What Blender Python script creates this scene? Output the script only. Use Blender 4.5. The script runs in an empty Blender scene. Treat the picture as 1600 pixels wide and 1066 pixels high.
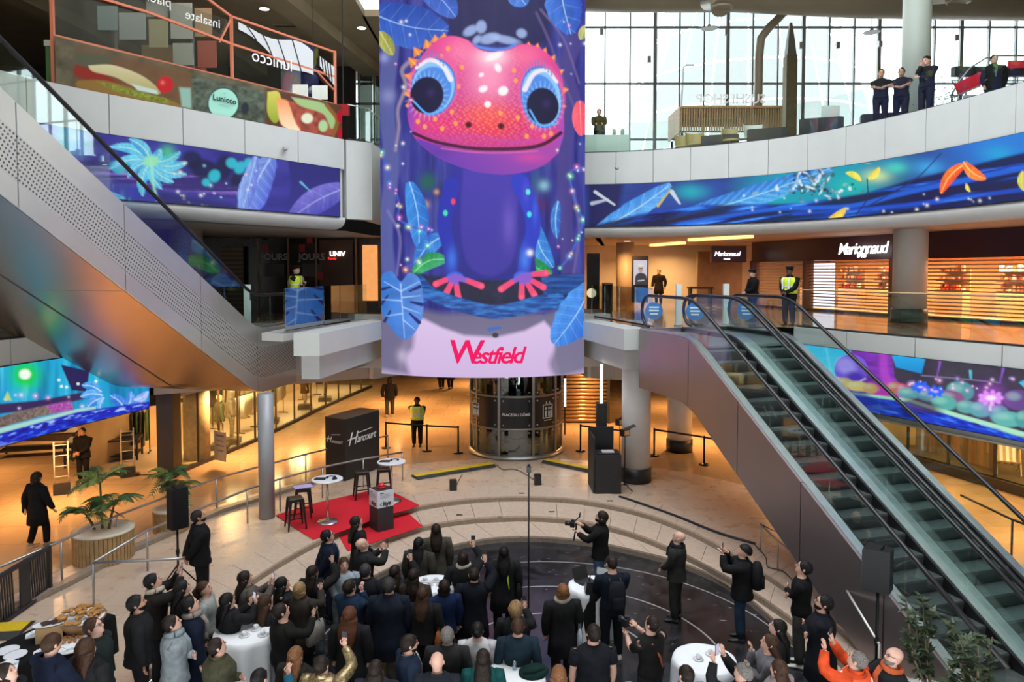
import bpy, bmesh, math, random
import numpy as np
from mathutils import Vector, Matrix

random.seed(7); np.random.seed(7)
SC = bpy.context.scene
COL = SC.collection
PI = math.pi

# ------------------------------------------------------------------ camera
F, CXP, CYP, PITCH, CAMZ = 1150.0, 800.0, 475.0, math.radians(2.5), 6.3
cam_data = bpy.data.cameras.new('camera')
cam = bpy.data.objects.new('camera', cam_data); COL.objects.link(cam)
cam_data.sensor_width = 36.0
cam_data.lens = F / 1600.0 * 36.0
cam_data.shift_y = (CYP - 533.0) / 1600.0
cam_data.clip_start = 0.1; cam_data.clip_end = 400
cam.location = (0, 0, CAMZ)
cam.rotation_euler = (PI / 2 - PITCH, 0, 0)
SC.camera = cam

# ------------------------------------------------------------------ world, exposure
world = bpy.data.worlds.new('overcast_sky'); SC.world = world
world.use_nodes = True
bg = world.node_tree.nodes['Background']
bg.inputs[0].default_value = (0.90, 0.95, 1.0, 1)
bg.inputs[1].default_value = 3.8
SC.view_settings.view_transform = 'Standard'
SC.view_settings.look = 'None'
SC.view_settings.exposure = 0.55
SC.view_settings.gamma = 1.0
SC.view_settings.use_curve_mapping = False
SC.cycles.use_denoising = True
SC.cycles.max_bounces = 6
SC.cycles.diffuse_bounces = 3
SC.cycles.glossy_bounces = 3
SC.cycles.transparent_max_bounces = 16
SC.cycles.sample_clamp_indirect = 4.0
SC.cycles.caustics_reflective = False
SC.cycles.caustics_refractive = False
WARM = (1.0, 0.50, 0.17)

# ------------------------------------------------------------------ measuring helpers
def ray(u, v):
    xc = (u - CXP) / F; yc = -(v - CYP) / F
    return (xc, math.cos(PITCH) + yc * math.sin(PITCH), -math.sin(PITCH) + yc * math.cos(PITCH))
def gz(u, v, z):
    "point of the horizontal plane z seen at photo position u, v"
    d = ray(u, v); t = (z - CAMZ) / d[2]
    return Vector((d[0] * t, d[1] * t, z))
def gd(u, v, D):
    "point at depth D (metres along the hall)"
    d = ray(u, v); t = D / d[1]
    return Vector((d[0] * t, D, CAMZ + d[2] * t))
def pr(P):
    "photo position of world points (n,3)"
    P = np.asarray(P, float) - np.array([0, 0, CAMZ])
    f = P[..., 1] * math.cos(PITCH) - P[..., 2] * math.sin(PITCH)
    up = P[..., 1] * math.sin(PITCH) + P[..., 2] * math.cos(PITCH)
    return CXP + F * P[..., 0] / f, CYP - F * up / f

# ------------------------------------------------------------------ materials
MATS = {}
def mat(name, col, rough=0.5, metal=0.0, emit=None, es=1.0, noise=0.0, nscale=20.0, bump=0.0, spec=0.5, col2=None, coat=0.0):
    if name in MATS: return MATS[name]
    m = bpy.data.materials.new(name); m.use_nodes = True
    nt = m.node_tree; b = nt.nodes['Principled BSDF']
    b.inputs['Base Color'].default_value = (*col, 1)
    b.inputs['Roughness'].default_value = rough
    b.inputs['Metallic'].default_value = metal
    b.inputs['Specular IOR Level'].default_value = spec
    b.inputs['Coat Weight'].default_value = coat
    if emit:
        b.inputs['Emission Color'].default_value = (*emit, 1)
        b.inputs['Emission Strength'].default_value = es
    if noise > 0 or bump > 0:
        tc = nt.nodes.new('ShaderNodeTexCoord')
        nz = nt.nodes.new('ShaderNodeTexNoise')
        nz.inputs['Scale'].default_value = nscale; nz.inputs['Detail'].default_value = 4
        nt.links.new(tc.outputs['Object'], nz.inputs['Vector'])
        if noise > 0:
            r = nt.nodes.new('ShaderNodeValToRGB')
            c2 = col2 if col2 else tuple(c * (1 - noise) for c in col)
            r.color_ramp.elements[0].position = 0.3; r.color_ramp.elements[1].position = 0.7
            r.color_ramp.elements[0].color = (*c2, 1); r.color_ramp.elements[1].color = (*col, 1)
            nt.links.new(nz.outputs['Fac'], r.inputs['Fac'])
            nt.links.new(r.outputs['Color'], b.inputs['Base Color'])
        if bump > 0:
            bp = nt.nodes.new('ShaderNodeBump'); bp.inputs['Strength'].default_value = bump
            bp.inputs['Distance'].default_value = 0.02
            nt.links.new(nz.outputs['Fac'], bp.inputs['Height'])
            nt.links.new(bp.outputs['Normal'], b.inputs['Normal'])
    MATS[name] = m
    return m
def glow(name, col, s):
    if name in MATS: return MATS[name]
    m = bpy.data.materials.new(name); m.use_nodes = True
    nt = m.node_tree; nt.nodes.clear()
    e = nt.nodes.new('ShaderNodeEmission'); o = nt.nodes.new('ShaderNodeOutputMaterial')
    e.inputs[0].default_value = (*col, 1); e.inputs[1].default_value = s
    nt.links.new(e.outputs[0], o.inputs[0]); MATS[name] = m
    return m
def glass(name, tint=(0.9, 0.97, 0.95), refl=0.10, rough=0.02):
    "thin clear sheet: mostly transmitting, with a mirror-like share"
    if name in MATS: return MATS[name]
    m = bpy.data.materials.new(name); m.use_nodes = True
    nt = m.node_tree; nt.nodes.clear()
    t = nt.nodes.new('ShaderNodeBsdfTransparent'); t.inputs[0].default_value = (*tint, 1)
    g = nt.nodes.new('ShaderNodeBsdfGlossy'); g.inputs['Roughness'].default_value = rough
    g.inputs['Color'].default_value = (0.9, 0.97, 0.97, 1)
    mx = nt.nodes.new('ShaderNodeMixShader'); o = nt.nodes.new('ShaderNodeOutputMaterial')
    mx.inputs[0].default_value = refl
    nt.links.new(t.outputs[0], mx.inputs[1]); nt.links.new(g.outputs[0], mx.inputs[2])
    nt.links.new(mx.outputs[0], o.inputs[0]); MATS[name] = m
    return m
def picture(name, s, lit=True):
    "shows the colour attribute 'pic': a light-giving display, or a matt print"
    if name in MATS: return MATS[name]
    m = bpy.data.materials.new(name); m.use_nodes = True
    nt = m.node_tree
    at = nt.nodes.new('ShaderNodeVertexColor'); at.layer_name = 'pic'
    b = nt.nodes['Principled BSDF']
    if lit:
        b.inputs['Base Color'].default_value = (0.01, 0.01, 0.012, 1)
        b.inputs['Roughness'].default_value = 0.4; b.inputs['Specular IOR Level'].default_value = .12
        nt.links.new(at.outputs[0], b.inputs['Emission Color'])
        b.inputs['Emission Strength'].default_value = s
    else:
        nt.links.new(at.outputs[0], b.inputs['Base Color'])
        b.inputs['Roughness'].default_value = 0.25
    MATS[name] = m
    return m

def paving(name, c1, c2, rough, sx, sy, joint, warmbump=0.0):
    m = bpy.data.materials.new(name); m.use_nodes = True
    nt = m.node_tree; b = nt.nodes['Principled BSDF']
    tc = nt.nodes.new('ShaderNodeTexCoord')
    br = nt.nodes.new('ShaderNodeTexBrick')
    br.inputs['Scale'].default_value = 1.0
    br.inputs['Brick Width'].default_value = sx; br.inputs['Row Height'].default_value = sy
    br.inputs['Mortar Size'].default_value = 0.008
    br.inputs['Color1'].default_value = (*c1, 1); br.inputs['Color2'].default_value = (*c2, 1)
    br.inputs['Mortar'].default_value = (*joint, 1)
    nt.links.new(tc.outputs['Object'], br.inputs['Vector'])
    nz = nt.nodes.new('ShaderNodeTexNoise'); nz.inputs['Scale'].default_value = 2.3; nz.inputs['Detail'].default_value = 6
    nt.links.new(tc.outputs['Object'], nz.inputs['Vector'])
    mx = nt.nodes.new('ShaderNodeMixRGB'); mx.blend_type = 'MULTIPLY'; mx.inputs[0].default_value = 0.45
    rp = nt.nodes.new('ShaderNodeValToRGB'); rp.color_ramp.elements[0].position = .3; rp.color_ramp.elements[1].position = .7
    rp.color_ramp.elements[0].color = (.84, .80, .76, 1)
    nt.links.new(nz.outputs['Fac'], rp.inputs['Fac'])
    nt.links.new(br.outputs['Color'], mx.inputs[1]); nt.links.new(rp.outputs['Color'], mx.inputs[2])
    nt.links.new(mx.outputs['Color'], b.inputs['Base Color'])
    mr = nt.nodes.new('ShaderNodeMapRange'); mr.inputs['To Min'].default_value = rough * .8; mr.inputs['To Max'].default_value = rough * 1.4
    nt.links.new(nz.outputs['Fac'], mr.inputs['Value']); nt.links.new(mr.outputs[0], b.inputs['Roughness'])
    MATS[name] = m
    return m

WHITE = mat('white_panel', (.53, .55, .53), .45, noise=.06, nscale=1.5)
WHITE2 = mat('white_plaster', (.55, .55, .53), .6, noise=.08, nscale=2)
COLW = mat('column_white', (.74, .73, .71), .5, noise=.05, nscale=3)
BLACK = mat('black_plastic', (.012, .012, .014), .4)
BLACKM = mat('black_metal', (.015, .015, .017), .35, .6)
DARK = mat('dark_board', (.02, .019, .02), .55, noise=.3, nscale=8)
STEEL = mat('brushed_steel', (.55, .57, .58), .3, .95, noise=.12, nscale=6)
STEELD = mat('dull_steel', (.36, .35, .34), .38, .85, noise=.15, nscale=5)
PERF = mat('satin_cladding', (.60, .60, .57), .36, .55, noise=.06, nscale=2)
HOLE = mat('hole_dark', (.09, .09, .09), .7)
GLASS = glass('clear_glass', (.90, .97, .95), .09)
GLASSB = glass('mirroring_glass', (.88, .94, .95), .25)
GLASSD = glass('tinted_lift_glass', (.36, .38, .37), .16)
GLASSW = glass('window_glass', (.95, .98, .97), .05)
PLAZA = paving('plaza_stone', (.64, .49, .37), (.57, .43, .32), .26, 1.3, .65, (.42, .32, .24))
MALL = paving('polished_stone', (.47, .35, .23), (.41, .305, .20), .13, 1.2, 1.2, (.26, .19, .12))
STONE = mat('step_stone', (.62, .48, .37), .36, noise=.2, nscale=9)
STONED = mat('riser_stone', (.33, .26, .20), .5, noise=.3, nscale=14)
RED = mat('red_carpet', (.62, .005, .02), .9, noise=.12, nscale=60)
SOFFIT = mat('soffit_paint', (.46, .40, .34), .6, noise=.05, nscale=2)
SOFFITB = mat('brown_ceiling', (.42, .32, .19), .6, noise=.15, nscale=1)
YELLOW = mat('yellow_rubber', (.75, .52, .02), .5, noise=.15, nscale=20)
GREY = mat('grey_metal', (.33, .33, .34), .4, .5)
CLOTHW = mat('white_linen', (.78, .80, .83), .8, noise=.05, nscale=8)
WOODB = mat('slat_wood', (.45, .28, .12), .5, noise=.35, nscale=9)
LEAF = mat('plant_leaf', (.07, .15, .035), .5, noise=.5, nscale=12)
LEAFL = mat('plant_leaf_pale', (.22, .28, .06), .5, noise=.4, nscale=12)
SOIL = mat('soil', (.05, .03, .02), .9, noise=.4, nscale=30)
ORANGE = mat('orange_steel', (.72, .22, .12), .4, .2)

# ------------------------------------------------------------------ object helpers
def tag(o, label=None, cat=None, group=None, kind=None):
    if label: o['label'] = label
    if cat: o['category'] = cat
    if group: o['group'] = group
    if kind: o['kind'] = kind
    return o
def thing(name, label, cat, loc=(0, 0, 0), rz=0.0, group=None):
    o = bpy.data.objects.new(name, None); COL.objects.link(o)
    o.empty_display_size = .2
    o.location = loc; o.rotation_euler = (0, 0, rz)
    return tag(o, label, cat, group)
def struct(name, loc=(0, 0, 0), label=None):
    o = bpy.data.objects.new(name, None); COL.objects.link(o); o.location = loc
    return tag(o, label, None, None, 'structure')
def dup(root, loc, rz=0.0, label=None, group=None):
    r = root.copy(); COL.objects.link(r); r.location = loc; r.rotation_euler = (0, 0, rz)
    if label: r['label'] = label
    if group: r['group'] = group
    for ch in list(root.children):
        c = ch.copy(); COL.objects.link(c); c.parent = r
        for g in list(ch.children):
            d = g.copy(); COL.objects.link(d); d.parent = c
    return r

class MB:
    def __init__(s): s.v = []; s.f = []; s.mi = []; s.m = 0; s.sm = []
    def add(s, vs, fs, smooth=False):
        n = len(s.v); s.v += [tuple(v) for v in vs]
        for f in fs: s.f.append(tuple(i + n for i in f)); s.mi.append(s.m); s.sm.append(smooth)
        return s
    def box(s, c, d, rz=0.0, M=None):
        x, y, z = d[0] / 2, d[1] / 2, d[2] / 2
        vs = [Vector((a * x, b * y, e * z)) for e in (-1, 1) for a, b in ((-1, -1), (1, -1), (1, 1), (-1, 1))]
        R = M if M is not None else Matrix.Rotation(rz, 3, 'Z')
        c = Vector(c)
        return s.add([R @ v + c for v in vs], [(3, 2, 1, 0), (4, 5, 6, 7), (0, 1, 5, 4), (1, 2, 6, 5), (2, 3, 7, 6), (3, 0, 4, 7)])
    def box2(s, a, b):
        return s.box([(p + q) / 2 for p, q in zip(a, b)], [abs(q - p) for p, q in zip(a, b)])
    def beam(s, a, b, w, h, up=(0, 0, 1)):
        "rectangular bar from a to b"
        a, b = Vector(a), Vector(b); d = (b - a)
        L = d.length; d.normalize(); up = Vector(up)
        x = d.cross(up)
        if x.length < 1e-4: x = d.cross(Vector((0, 1, 0)))
        x.normalize(); y = x.cross(d).normalized()
        M = Matrix((x, d, y)).transposed()
        return s.box((a + b) / 2, (w, L, h), M=M)
    def loft(s, rings, cap=True, smooth=True, closed=True):
        n = len(rings[0]); vs = [p for r in rings for p in r]; fs = []
        for i in range(len(rings) - 1):
            for j in range(n if closed else n - 1):
                k = (j + 1) % n
                fs.append((i * n + j, i * n + k, (i + 1) * n + k, (i + 1) * n + j))
        s.add(vs, fs, smooth)
        if cap and closed:
            m = len(s.v) - len(vs)
            s.f.append(tuple(m + j for j in reversed(range(n)))); s.mi.append(s.m); s.sm.append(False)
            s.f.append(tuple(m + (len(rings) - 1) * n + j for j in range(n))); s.mi.append(s.m); s.sm.append(False)
        return s
    def tube(s, pts, r, n=8, cap=True):
        pts = [Vector(p) for p in pts]; rr = r if isinstance(r, (list, tuple)) else [r] * len(pts)
        rings = []; prevx = None
        for i, p in enumerate(pts):
            a = pts[max(i - 1, 0)]; b = pts[min(i + 1, len(pts) - 1)]
            d = (b - a).normalized()
            if prevx is None:
                ref = Vector((0, 0, 1)) if abs(d.z) < .9 else Vector((0, 1, 0))
                x = d.cross(ref).normalized()
            else:
                x = prevx - d * prevx.dot(d)
                x = x.normalized() if x.length > 1e-5 else d.orthogonal().normalized()
            prevx = x; y = d.cross(x)
            rings.append([p + (x * math.cos(t) + y * math.sin(t)) * rr[i] for t in [2 * PI * k / n for k in range(n)]])
        return s.loft(rings, cap)
    def lathe(s, prof, c=(0, 0, 0), n=24, cap=True):
        c = Vector(c)
        rings = [[c + Vector((max(r, 1e-4) * math.cos(2 * PI * k / n), max(r, 1e-4) * math.sin(2 * PI * k / n), z)) for k in range(n)] for r, z in prof]
        return s.loft(rings, cap)
    def ell(s, c, r, n=10, m=6, R=None):
        c = Vector(c); rings = []
        for i in range(1, m):
            ph = PI * i / m - PI / 2
            ring = [Vector((r[0] * math.cos(ph) * math.cos(t), r[1] * math.cos(ph) * math.sin(t), r[2] * math.sin(ph))) for t in [2 * PI * k / n for k in range(n)]]
            rings.append([(R @ q if R is not None else q) + c for q in ring])
        return s.loft(rings, True)
    def prism(s, poly, z0, z1):
        n = len(poly)
        vs = [(x, y, z0) for x, y in poly] + [(x, y, z1) for x, y in poly]
        fs = [tuple(reversed(range(n))), tuple(range(n, 2 * n))] + [(i, (i + 1) % n, n + (i + 1) % n, n + i) for i in range(n)]
        return s.add(vs, fs)
    def wall(s, line, z0, z1, t):
        "solid wall of thickness t along a plan polyline (offset to the right of travel)"
        L = [Vector((p[0], p[1])) for p in line]; off = offset(line, t)
        vs = []
        for a, b in zip(L, off):
            vs += [(a.x, a.y, z0), (a.x, a.y, z1), (b[0], b[1], z1), (b[0], b[1], z0)]
        n = len(L); fs = []
        for i in range(n - 1):
            for j in range(4):
                k = (j + 1) % 4; fs.append((4 * i + j, 4 * (i + 1) + j, 4 * (i + 1) + k, 4 * i + k))
        fs += [(0, 1, 2, 3), tuple(4 * (n - 1) + j for j in (3, 2, 1, 0))]
        return s.add(vs, fs)
    def build(s, name, material, parent=None, loc=None, kind=None, label=None):
        me = bpy.data.meshes.new(name)
        me.from_pydata(s.v, [], s.f)
        ms = material if isinstance(material, (list, tuple)) else [material]
        for m in ms: me.materials.append(m)
        if len(ms) > 1: me.polygons.foreach_set('material_index', s.mi)
        me.polygons.foreach_set('use_smooth', s.sm)
        me.validate(); me.update()
        bm = bmesh.new(); bm.from_mesh(me); bmesh.ops.recalc_face_normals(bm, faces=bm.faces); bm.to_mesh(me); bm.free()
        o = bpy.data.objects.new(name, me); COL.objects.link(o)
        if parent: o.parent = parent
        if loc is not None: o.location = loc
        if kind: o['kind'] = kind
        if label: o['label'] = label
        return o

def offset(line, t):
    L = [Vector((p[0], p[1])) for p in line]; out = []
    for i in range(len(L)):
        a = L[max(i - 1, 0)]; b = L[min(i + 1, len(L) - 1)]
        d = (b - a).normalized(); out.append((L[i].x + d.y * t, L[i].y - d.x * t))
    return out
def spline(P, n=60):
    "Catmull-Rom through the points, n samples evenly spread"
    P = [np.array(p, float) for p in P]
    Q = [2 * P[0] - P[1]] + P + [2 * P[-1] - P[-2]]
    out = []
    for i in range(1, len(Q) - 2):
        for k in range(24):
            t = k / 24
            a, b, c, d = Q[i - 1:i + 3]
            out.append(.5 * (2 * b + (c - a) * t + (2 * a - 5 * b + 4 * c - d) * t * t + (3 * b - a - 3 * c + d) * t ** 3))
    out.append(P[-1]); out = np.array(out)
    s = np.concatenate([[0], np.cumsum(np.linalg.norm(np.diff(out, axis=0), axis=1))])
    q = np.linspace(0, s[-1], n)
    return [tuple(float(np.interp(x, s, out[:, j])) for j in range(out.shape[1])) for x in q]
def sub(line, a, b, n):
    "stretch of a polyline between fractions a and b, n points"
    L = np.array(line); s = np.concatenate([[0], np.cumsum(np.linalg.norm(np.diff(L, axis=0), axis=1))]); s /= s[-1]
    return [tuple(float(np.interp(x, s, L[:, j])) for j in range(L.shape[1])) for x in np.linspace(a, b, n)]
def linelen(line):
    L = np.array(line); return float(np.linalg.norm(np.diff(L, axis=0), axis=1).sum())

def text_mesh(body, size, extrude=.004, shear=0.0, bold=0.0, align='CENTER', spacing=1.0):
    cu = bpy.data.curves.new('t', 'FONT'); cu.body = body; cu.size = size; cu.extrude = extrude
    cu.shear = shear; cu.offset = bold; cu.align_x = align; cu.align_y = 'CENTER'; cu.space_character = spacing
    cu.resolution_u = 3
    ob = bpy.data.objects.new('t', cu); COL.objects.link(ob)
    dg = bpy.context.evaluated_depsgraph_get(); dg.update()
    me = bpy.data.meshes.new_from_object(ob.evaluated_get(dg))
    bpy.data.objects.remove(ob); bpy.data.curves.remove(cu)
    return me
def lettering(body, size, origin, right, up, material, parent=None, name='lettering', **kw):
    "writing standing on a plane spanned by right and up"
    me = text_mesh(body, size, **kw); me.name = name
    r = Vector(right).normalized(); n = r.cross(Vector(up)).normalized(); u = n.cross(r).normalized()
    M = Matrix((r, u, n)).transposed().to_4x4(); M.translation = Vector(origin)
    me.transform(M); me.materials.clear(); me.materials.append(material)
    o = bpy.data.objects.new(name, me); COL.objects.link(o)
    if parent: o.parent = parent
    return o

def rebase(root, loc):
    "move an Empty to the thing's base without moving parts built in world coordinates"
    loc = Vector(loc); root.location = loc
    for c in root.children: c.location = c.location - loc
    return root

# ================================================================== the place: levels and edges
Z1, Z2 = 4.7, 10.5            # mezzanine and upper floor
ZC0, ZC1 = 2.75, 7.65         # undersides of those floors

# ---- sunken round pit with three risers, ground floor around it
NA = 96
def arcline(P): return spline(P, NA)
CA = arcline([(-5.7, 7), (-5.75, 10), (-5.7, 12.6), (-5.31, 15), (-4.5, 17.2), (-3.6, 18.6), (-2.4, 19.7), (-1.0, 20.3), (.4, 20.45), (1.8, 20.2), (3.1, 19.4), (4.1, 18.2), (4.9, 16.5), (5.6, 14.2), (5.95, 12), (6.0, 10), (6.0, 7)])
CB = arcline([(-4.9, 7), (-4.95, 10), (-4.85, 12.6), (-4.3, 15.2), (-3.37, 17.2), (-2.4, 18.4), (-1.3, 19.0), (-.3, 19.2), (.5, 19.25), (1.6, 19.0), (2.6, 18.4), (3.4, 17.5), (4.3, 16), (5.1, 14), (5.5, 12), (5.6, 10), (5.6, 7)])
CC = arcline([(-4.0, 7), (-4.05, 10), (-3.9, 12.6), (-3.6, 14.4), (-2.9, 16.0), (-1.7, 17.4), (-.6, 18.05), (.4, 18.2), (1.2, 18.1), (2.1, 17.8), (3.2, 17.1), (4.0, 16.4), (4.65, 15.3), (5.0, 13.8), (5.15, 12), (5.2, 10), (5.2, 7)])
ZP = -.48
def inside(x, y, C):
    c = False; n = len(C)
    for i in range(n):
        (x1, y1), (x2, y2) = C[i], C[(i + 1) % n]
        if (y1 > y) != (y2 > y) and x < (x2 - x1) * (y - y1) / (y2 - y1) + x1: c = not c
    return c
def floor_z(x, y):
    if inside(x, y, CC): return ZP
    if inside(x, y, CB): return -.32
    if inside(x, y, CA): return -.16
    return 0.0
def ringstrip(c1, z1, c2, z2):
    b = MB(); n = len(c1)
    b.add([(x, y, z1) for x, y in c1] + [(x, y, z2) for x, y in c2], [(i, i + 1, n + i + 1, n + i) for i in range(n - 1)])
    return b
def outward(C, k, c=(.2, 14.0)):
    return [(c[0] + (x - c[0]) * k, c[1] + (y - c[1]) * k) for x, y in C]

C_OUT = offset(CA, -4.2)
fl = struct('floor', label='beige stone plaza around the sunken round pit')
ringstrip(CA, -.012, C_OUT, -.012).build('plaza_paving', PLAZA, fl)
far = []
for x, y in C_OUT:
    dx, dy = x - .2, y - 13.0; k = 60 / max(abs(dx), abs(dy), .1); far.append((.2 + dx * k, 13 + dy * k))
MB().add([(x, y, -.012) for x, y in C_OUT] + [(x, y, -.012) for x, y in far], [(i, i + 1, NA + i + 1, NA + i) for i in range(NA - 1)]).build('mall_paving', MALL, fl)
# radial coping stones: one ring on the plaza and one on each tread
def stones(C0, C1, z, n, a0, a1):
    for i in range(n):
        f0 = a0 + (a1 - a0) * (i + .008) / n; f1 = a0 + (a1 - a0) * (i + .992) / n
        p = sub(C0, f0, f1, 3); q = sub(C1, f0, f1, 3)
        b = MB(); dz = random.uniform(-.002, .002)
        poly = p + q[::-1]
        b.prism(poly, z - .05, z + dz)
        b.build('paving_stone', STONE, fl)
stones(CA, offset(CA, -.85), 0.0, 34, .16, .88)
stones(CB, CA, -.16, 30, .14, .88)
stones(CC, CB, -.32, 30, .14, .88)
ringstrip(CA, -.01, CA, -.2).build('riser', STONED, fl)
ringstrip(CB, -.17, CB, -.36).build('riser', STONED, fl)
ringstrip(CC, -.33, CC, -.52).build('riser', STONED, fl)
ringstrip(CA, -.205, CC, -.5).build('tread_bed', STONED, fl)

# black pit floor with scuffs and worn white circles painted on it
def pit_material():
    m = mat('pit_floor_black', (.018, .017, .020), .2, spec=.6)
    nt = m.node_tree; b = nt.nodes['Principled BSDF']
    tc = nt.nodes.new('ShaderNodeTexCoord')
    def circle(cx, cy, r, w):
        s = nt.nodes.new('ShaderNodeVectorMath'); s.operation = 'SUBTRACT'; s.inputs[1].default_value = (cx, cy, 0)
        nt.links.new(tc.outputs['Object'], s.inputs[0])
        fl_ = nt.nodes.new('ShaderNodeVectorMath'); fl_.operation = 'MULTIPLY'; fl_.inputs[1].default_value = (1, 1, 0)
        nt.links.new(s.outputs[0], fl_.inputs[0])
        l = nt.nodes.new('ShaderNodeVectorMath'); l.operation = 'LENGTH'; nt.links.new(fl_.outputs[0], l.inputs[0])
        a = nt.nodes.new('ShaderNodeMath'); a.operation = 'SUBTRACT'; a.inputs[1].default_value = r; nt.links.new(l.outputs['Value'], a.inputs[0])
        c = nt.nodes.new('ShaderNodeMath'); c.operation = 'ABSOLUTE'; nt.links.new(a.outputs[0], c.inputs[0])
        d = nt.nodes.new('ShaderNodeMath'); d.operation = 'LESS_THAN'; d.inputs[1].default_value = w; nt.links.new(c.outputs[0], d.inputs[0])
        return d
    rings = [circle(.75, 12.6, 4.35, .018), circle(.75, 12.6, 3.0, .02), circle(.75, 12.6, 1.75, .02)]
    acc = rings[0]
    for r in rings[1:]:
        mx = nt.nodes.new('ShaderNodeMath'); mx.operation = 'MAXIMUM'
        nt.links.new(acc.outputs[0], mx.inputs[0]); nt.links.new(r.outputs[0], mx.inputs[1]); acc = mx
    nz = nt.nodes.new('ShaderNodeTexNoise'); nz.inputs['Scale'].default_value = 1.3; nz.inputs['Detail'].default_value = 8; nz.inputs['Distortion'].default_value = 2.5
    nt.links.new(tc.outputs['Object'], nz.inputs['Vector'])
    r1 = nt.nodes.new('ShaderNodeValToRGB'); e = r1.color_ramp.elements
    e[0].position = .35; e[0].color = (.009, .009, .011, 1); e[1].position = .62; e[1].color = (.030, .029, .034, 1)
    nt.links.new(nz.outputs['Fac'], r1.inputs['Fac'])
    # white flecks and scratches
    mp = nt.nodes.new('ShaderNodeMapping'); mp.inputs['Rotation'].default_value = (0, 0, .6); mp.inputs['Scale'].default_value = (1.2, 5, 1)
    nt.links.new(tc.outputs['Object'], mp.inputs['Vector'])
    n2 = nt.nodes.new('ShaderNodeTexNoise'); n2.inputs['Scale'].default_value = 3.4; n2.inputs['Detail'].default_value = 3
    nt.links.new(mp.outputs[0], n2.inputs['Vector'])
    r2 = nt.nodes.new('ShaderNodeValToRGB'); e = r2.color_ramp.elements
    e[0].position = .69; e[0].color = (0, 0, 0, 1); e[1].position = .72; e[1].color = (.5, .5, .5, 1)
    nt.links.new(n2.outputs['Fac'], r2.inputs['Fac'])
    fm = nt.nodes.new('ShaderNodeMath'); fm.operation = 'MULTIPLY'; fm.inputs[1].default_value = .55
    nt.links.new(acc.outputs[0], fm.inputs[0])
    mx2 = nt.nodes.new('ShaderNodeMath'); mx2.operation = 'MAXIMUM'
    nt.links.new(fm.outputs[0], mx2.inputs[0]); nt.links.new(r2.outputs['Color'], mx2.inputs[1])
    mix = nt.nodes.new('ShaderNodeMixRGB'); mix.inputs[2].default_value = (.55, .55, .55, 1)
    nt.links.new(mx2.outputs[0], mix.inputs[0]); nt.links.new(r1.outputs['Color'], mix.inputs[1])
    nt.links.new(mix.outputs[0], b.inputs['Base Color'])
    mr = nt.nodes.new('ShaderNodeMapRange'); mr.inputs['To Min'].default_value = .13; mr.inputs['To Max'].default_value = .32
    nt.links.new(nz.outputs['Fac'], mr.inputs['Value']); nt.links.new(mr.outputs[0], b.inputs['Roughness'])
    return m
pit = struct('floor_pit', label='black scuffed round stage floor with worn white circles')
MB().add([(x, y, ZP) for x, y in offset(CC, -.02)], [tuple(range(NA))]).build('stage_floor', pit_material(), pit)

# ---- mezzanine (level 1)
E1L = spline([(-12.6, 8), (-12.2, 13), (-11.9, 16), (-11.6, 18.2), (-11.15, 20.2), (-10.75, 21.7)], 24)
E1M = [(-10.7, 21.85), (-6.5, 22.3), (-5.6, 22.1), (-4.75, 25.1), (-3.2, 27.2), (-1.5, 28.3), (.2, 28.6), (1.6, 28), (2.4, 26.8), (2.62, 25.4), (3.85, 20.75), (3.95, 20.6), (6.7, 21.2), (7.6, 21.3)]
E1R = spline([(8.08, 21.07), (8.97, 18.7), (9.9, 16.8), (10.66, 15.27), (11.5, 12.5), (12.0, 8)], 30)
E1 = E1L + E1M + E1R
def radial(E, k, c=(0, 12)):
    out = []
    for x, y in E:
        dx, dy = x - c[0], y - c[1]; s = k / max(abs(dx), abs(dy), .01); out.append((c[0] + dx * s, c[1] + dy * s))
    return out
m1 = struct('floor_mezzanine', label='polished stone mezzanine floor around the atrium')
MALL1 = paving('mezzanine_stone', (.30, .20, .13), (.27, .18, .115), .09, 1.0, 1.0, (.2, .13, .08))
o1 = radial(E1, 48); n1 = len(E1)
MB().add([(x, y, Z1) for x, y in E1] + [(x, y, Z1) for x, y in o1], [(i, i + 1, n1 + i + 1, n1 + i) for i in range(n1 - 1)]).build('paving', MALL1, m1)
c0 = struct('ceiling', label='beige ceiling over the ground floor arcade')
ZC0 = 2.62
E0M = [(-10.7, 21.85), (-8.4, 23.2), (-7.5, 23.7), (-4.8, 25.4), (-3.2, 27.2), (-1.5, 28.3), (.2, 28.6), (1.6, 28), (2.4, 26.8), (2.62, 25.5), (3.5, 24.9), (4.5, 24.7), (7.2, 23.8), (7.8, 21.5)]
E0 = E1L + E0M + E1R
MB().add([(x, y, ZC0) for x, y in E0] + [(x, y, ZC0) for x, y in o1], [(i, i + 1, n1 + i + 1, n1 + i) for i in range(n1 - 1)]).build('soffit', SOFFIT, c0)
MB().wall(E0M, ZC0, 4.0, -.2).build('soffit_beam', SOFFIT, c0)
for i0, i1, zb in ((0, 4, 3.15), (9, 13, 3.78)):
    P, Q = E1M[i0:i1 + 1], E0M[i0:i1 + 1]; k = len(P)
    MB().add([(x, y, zb) for x, y in P] + [(x, y, zb) for x, y in Q], [(i, i + 1, k + i + 1, k + i) for i in range(k - 1)]).build('landing_soffit', SOFFIT, c0)

def panels(root, line, z0, z1, n, t, material, name='fascia_panel', gap=.006, inset=0.0):
    L = linelen(line)
    for i in range(n):
        p = sub(line, (i + gap) / n, (i + 1 - gap) / n, 6)
        MB().wall(p, z0, z1, t).build(name, material, root)
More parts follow.
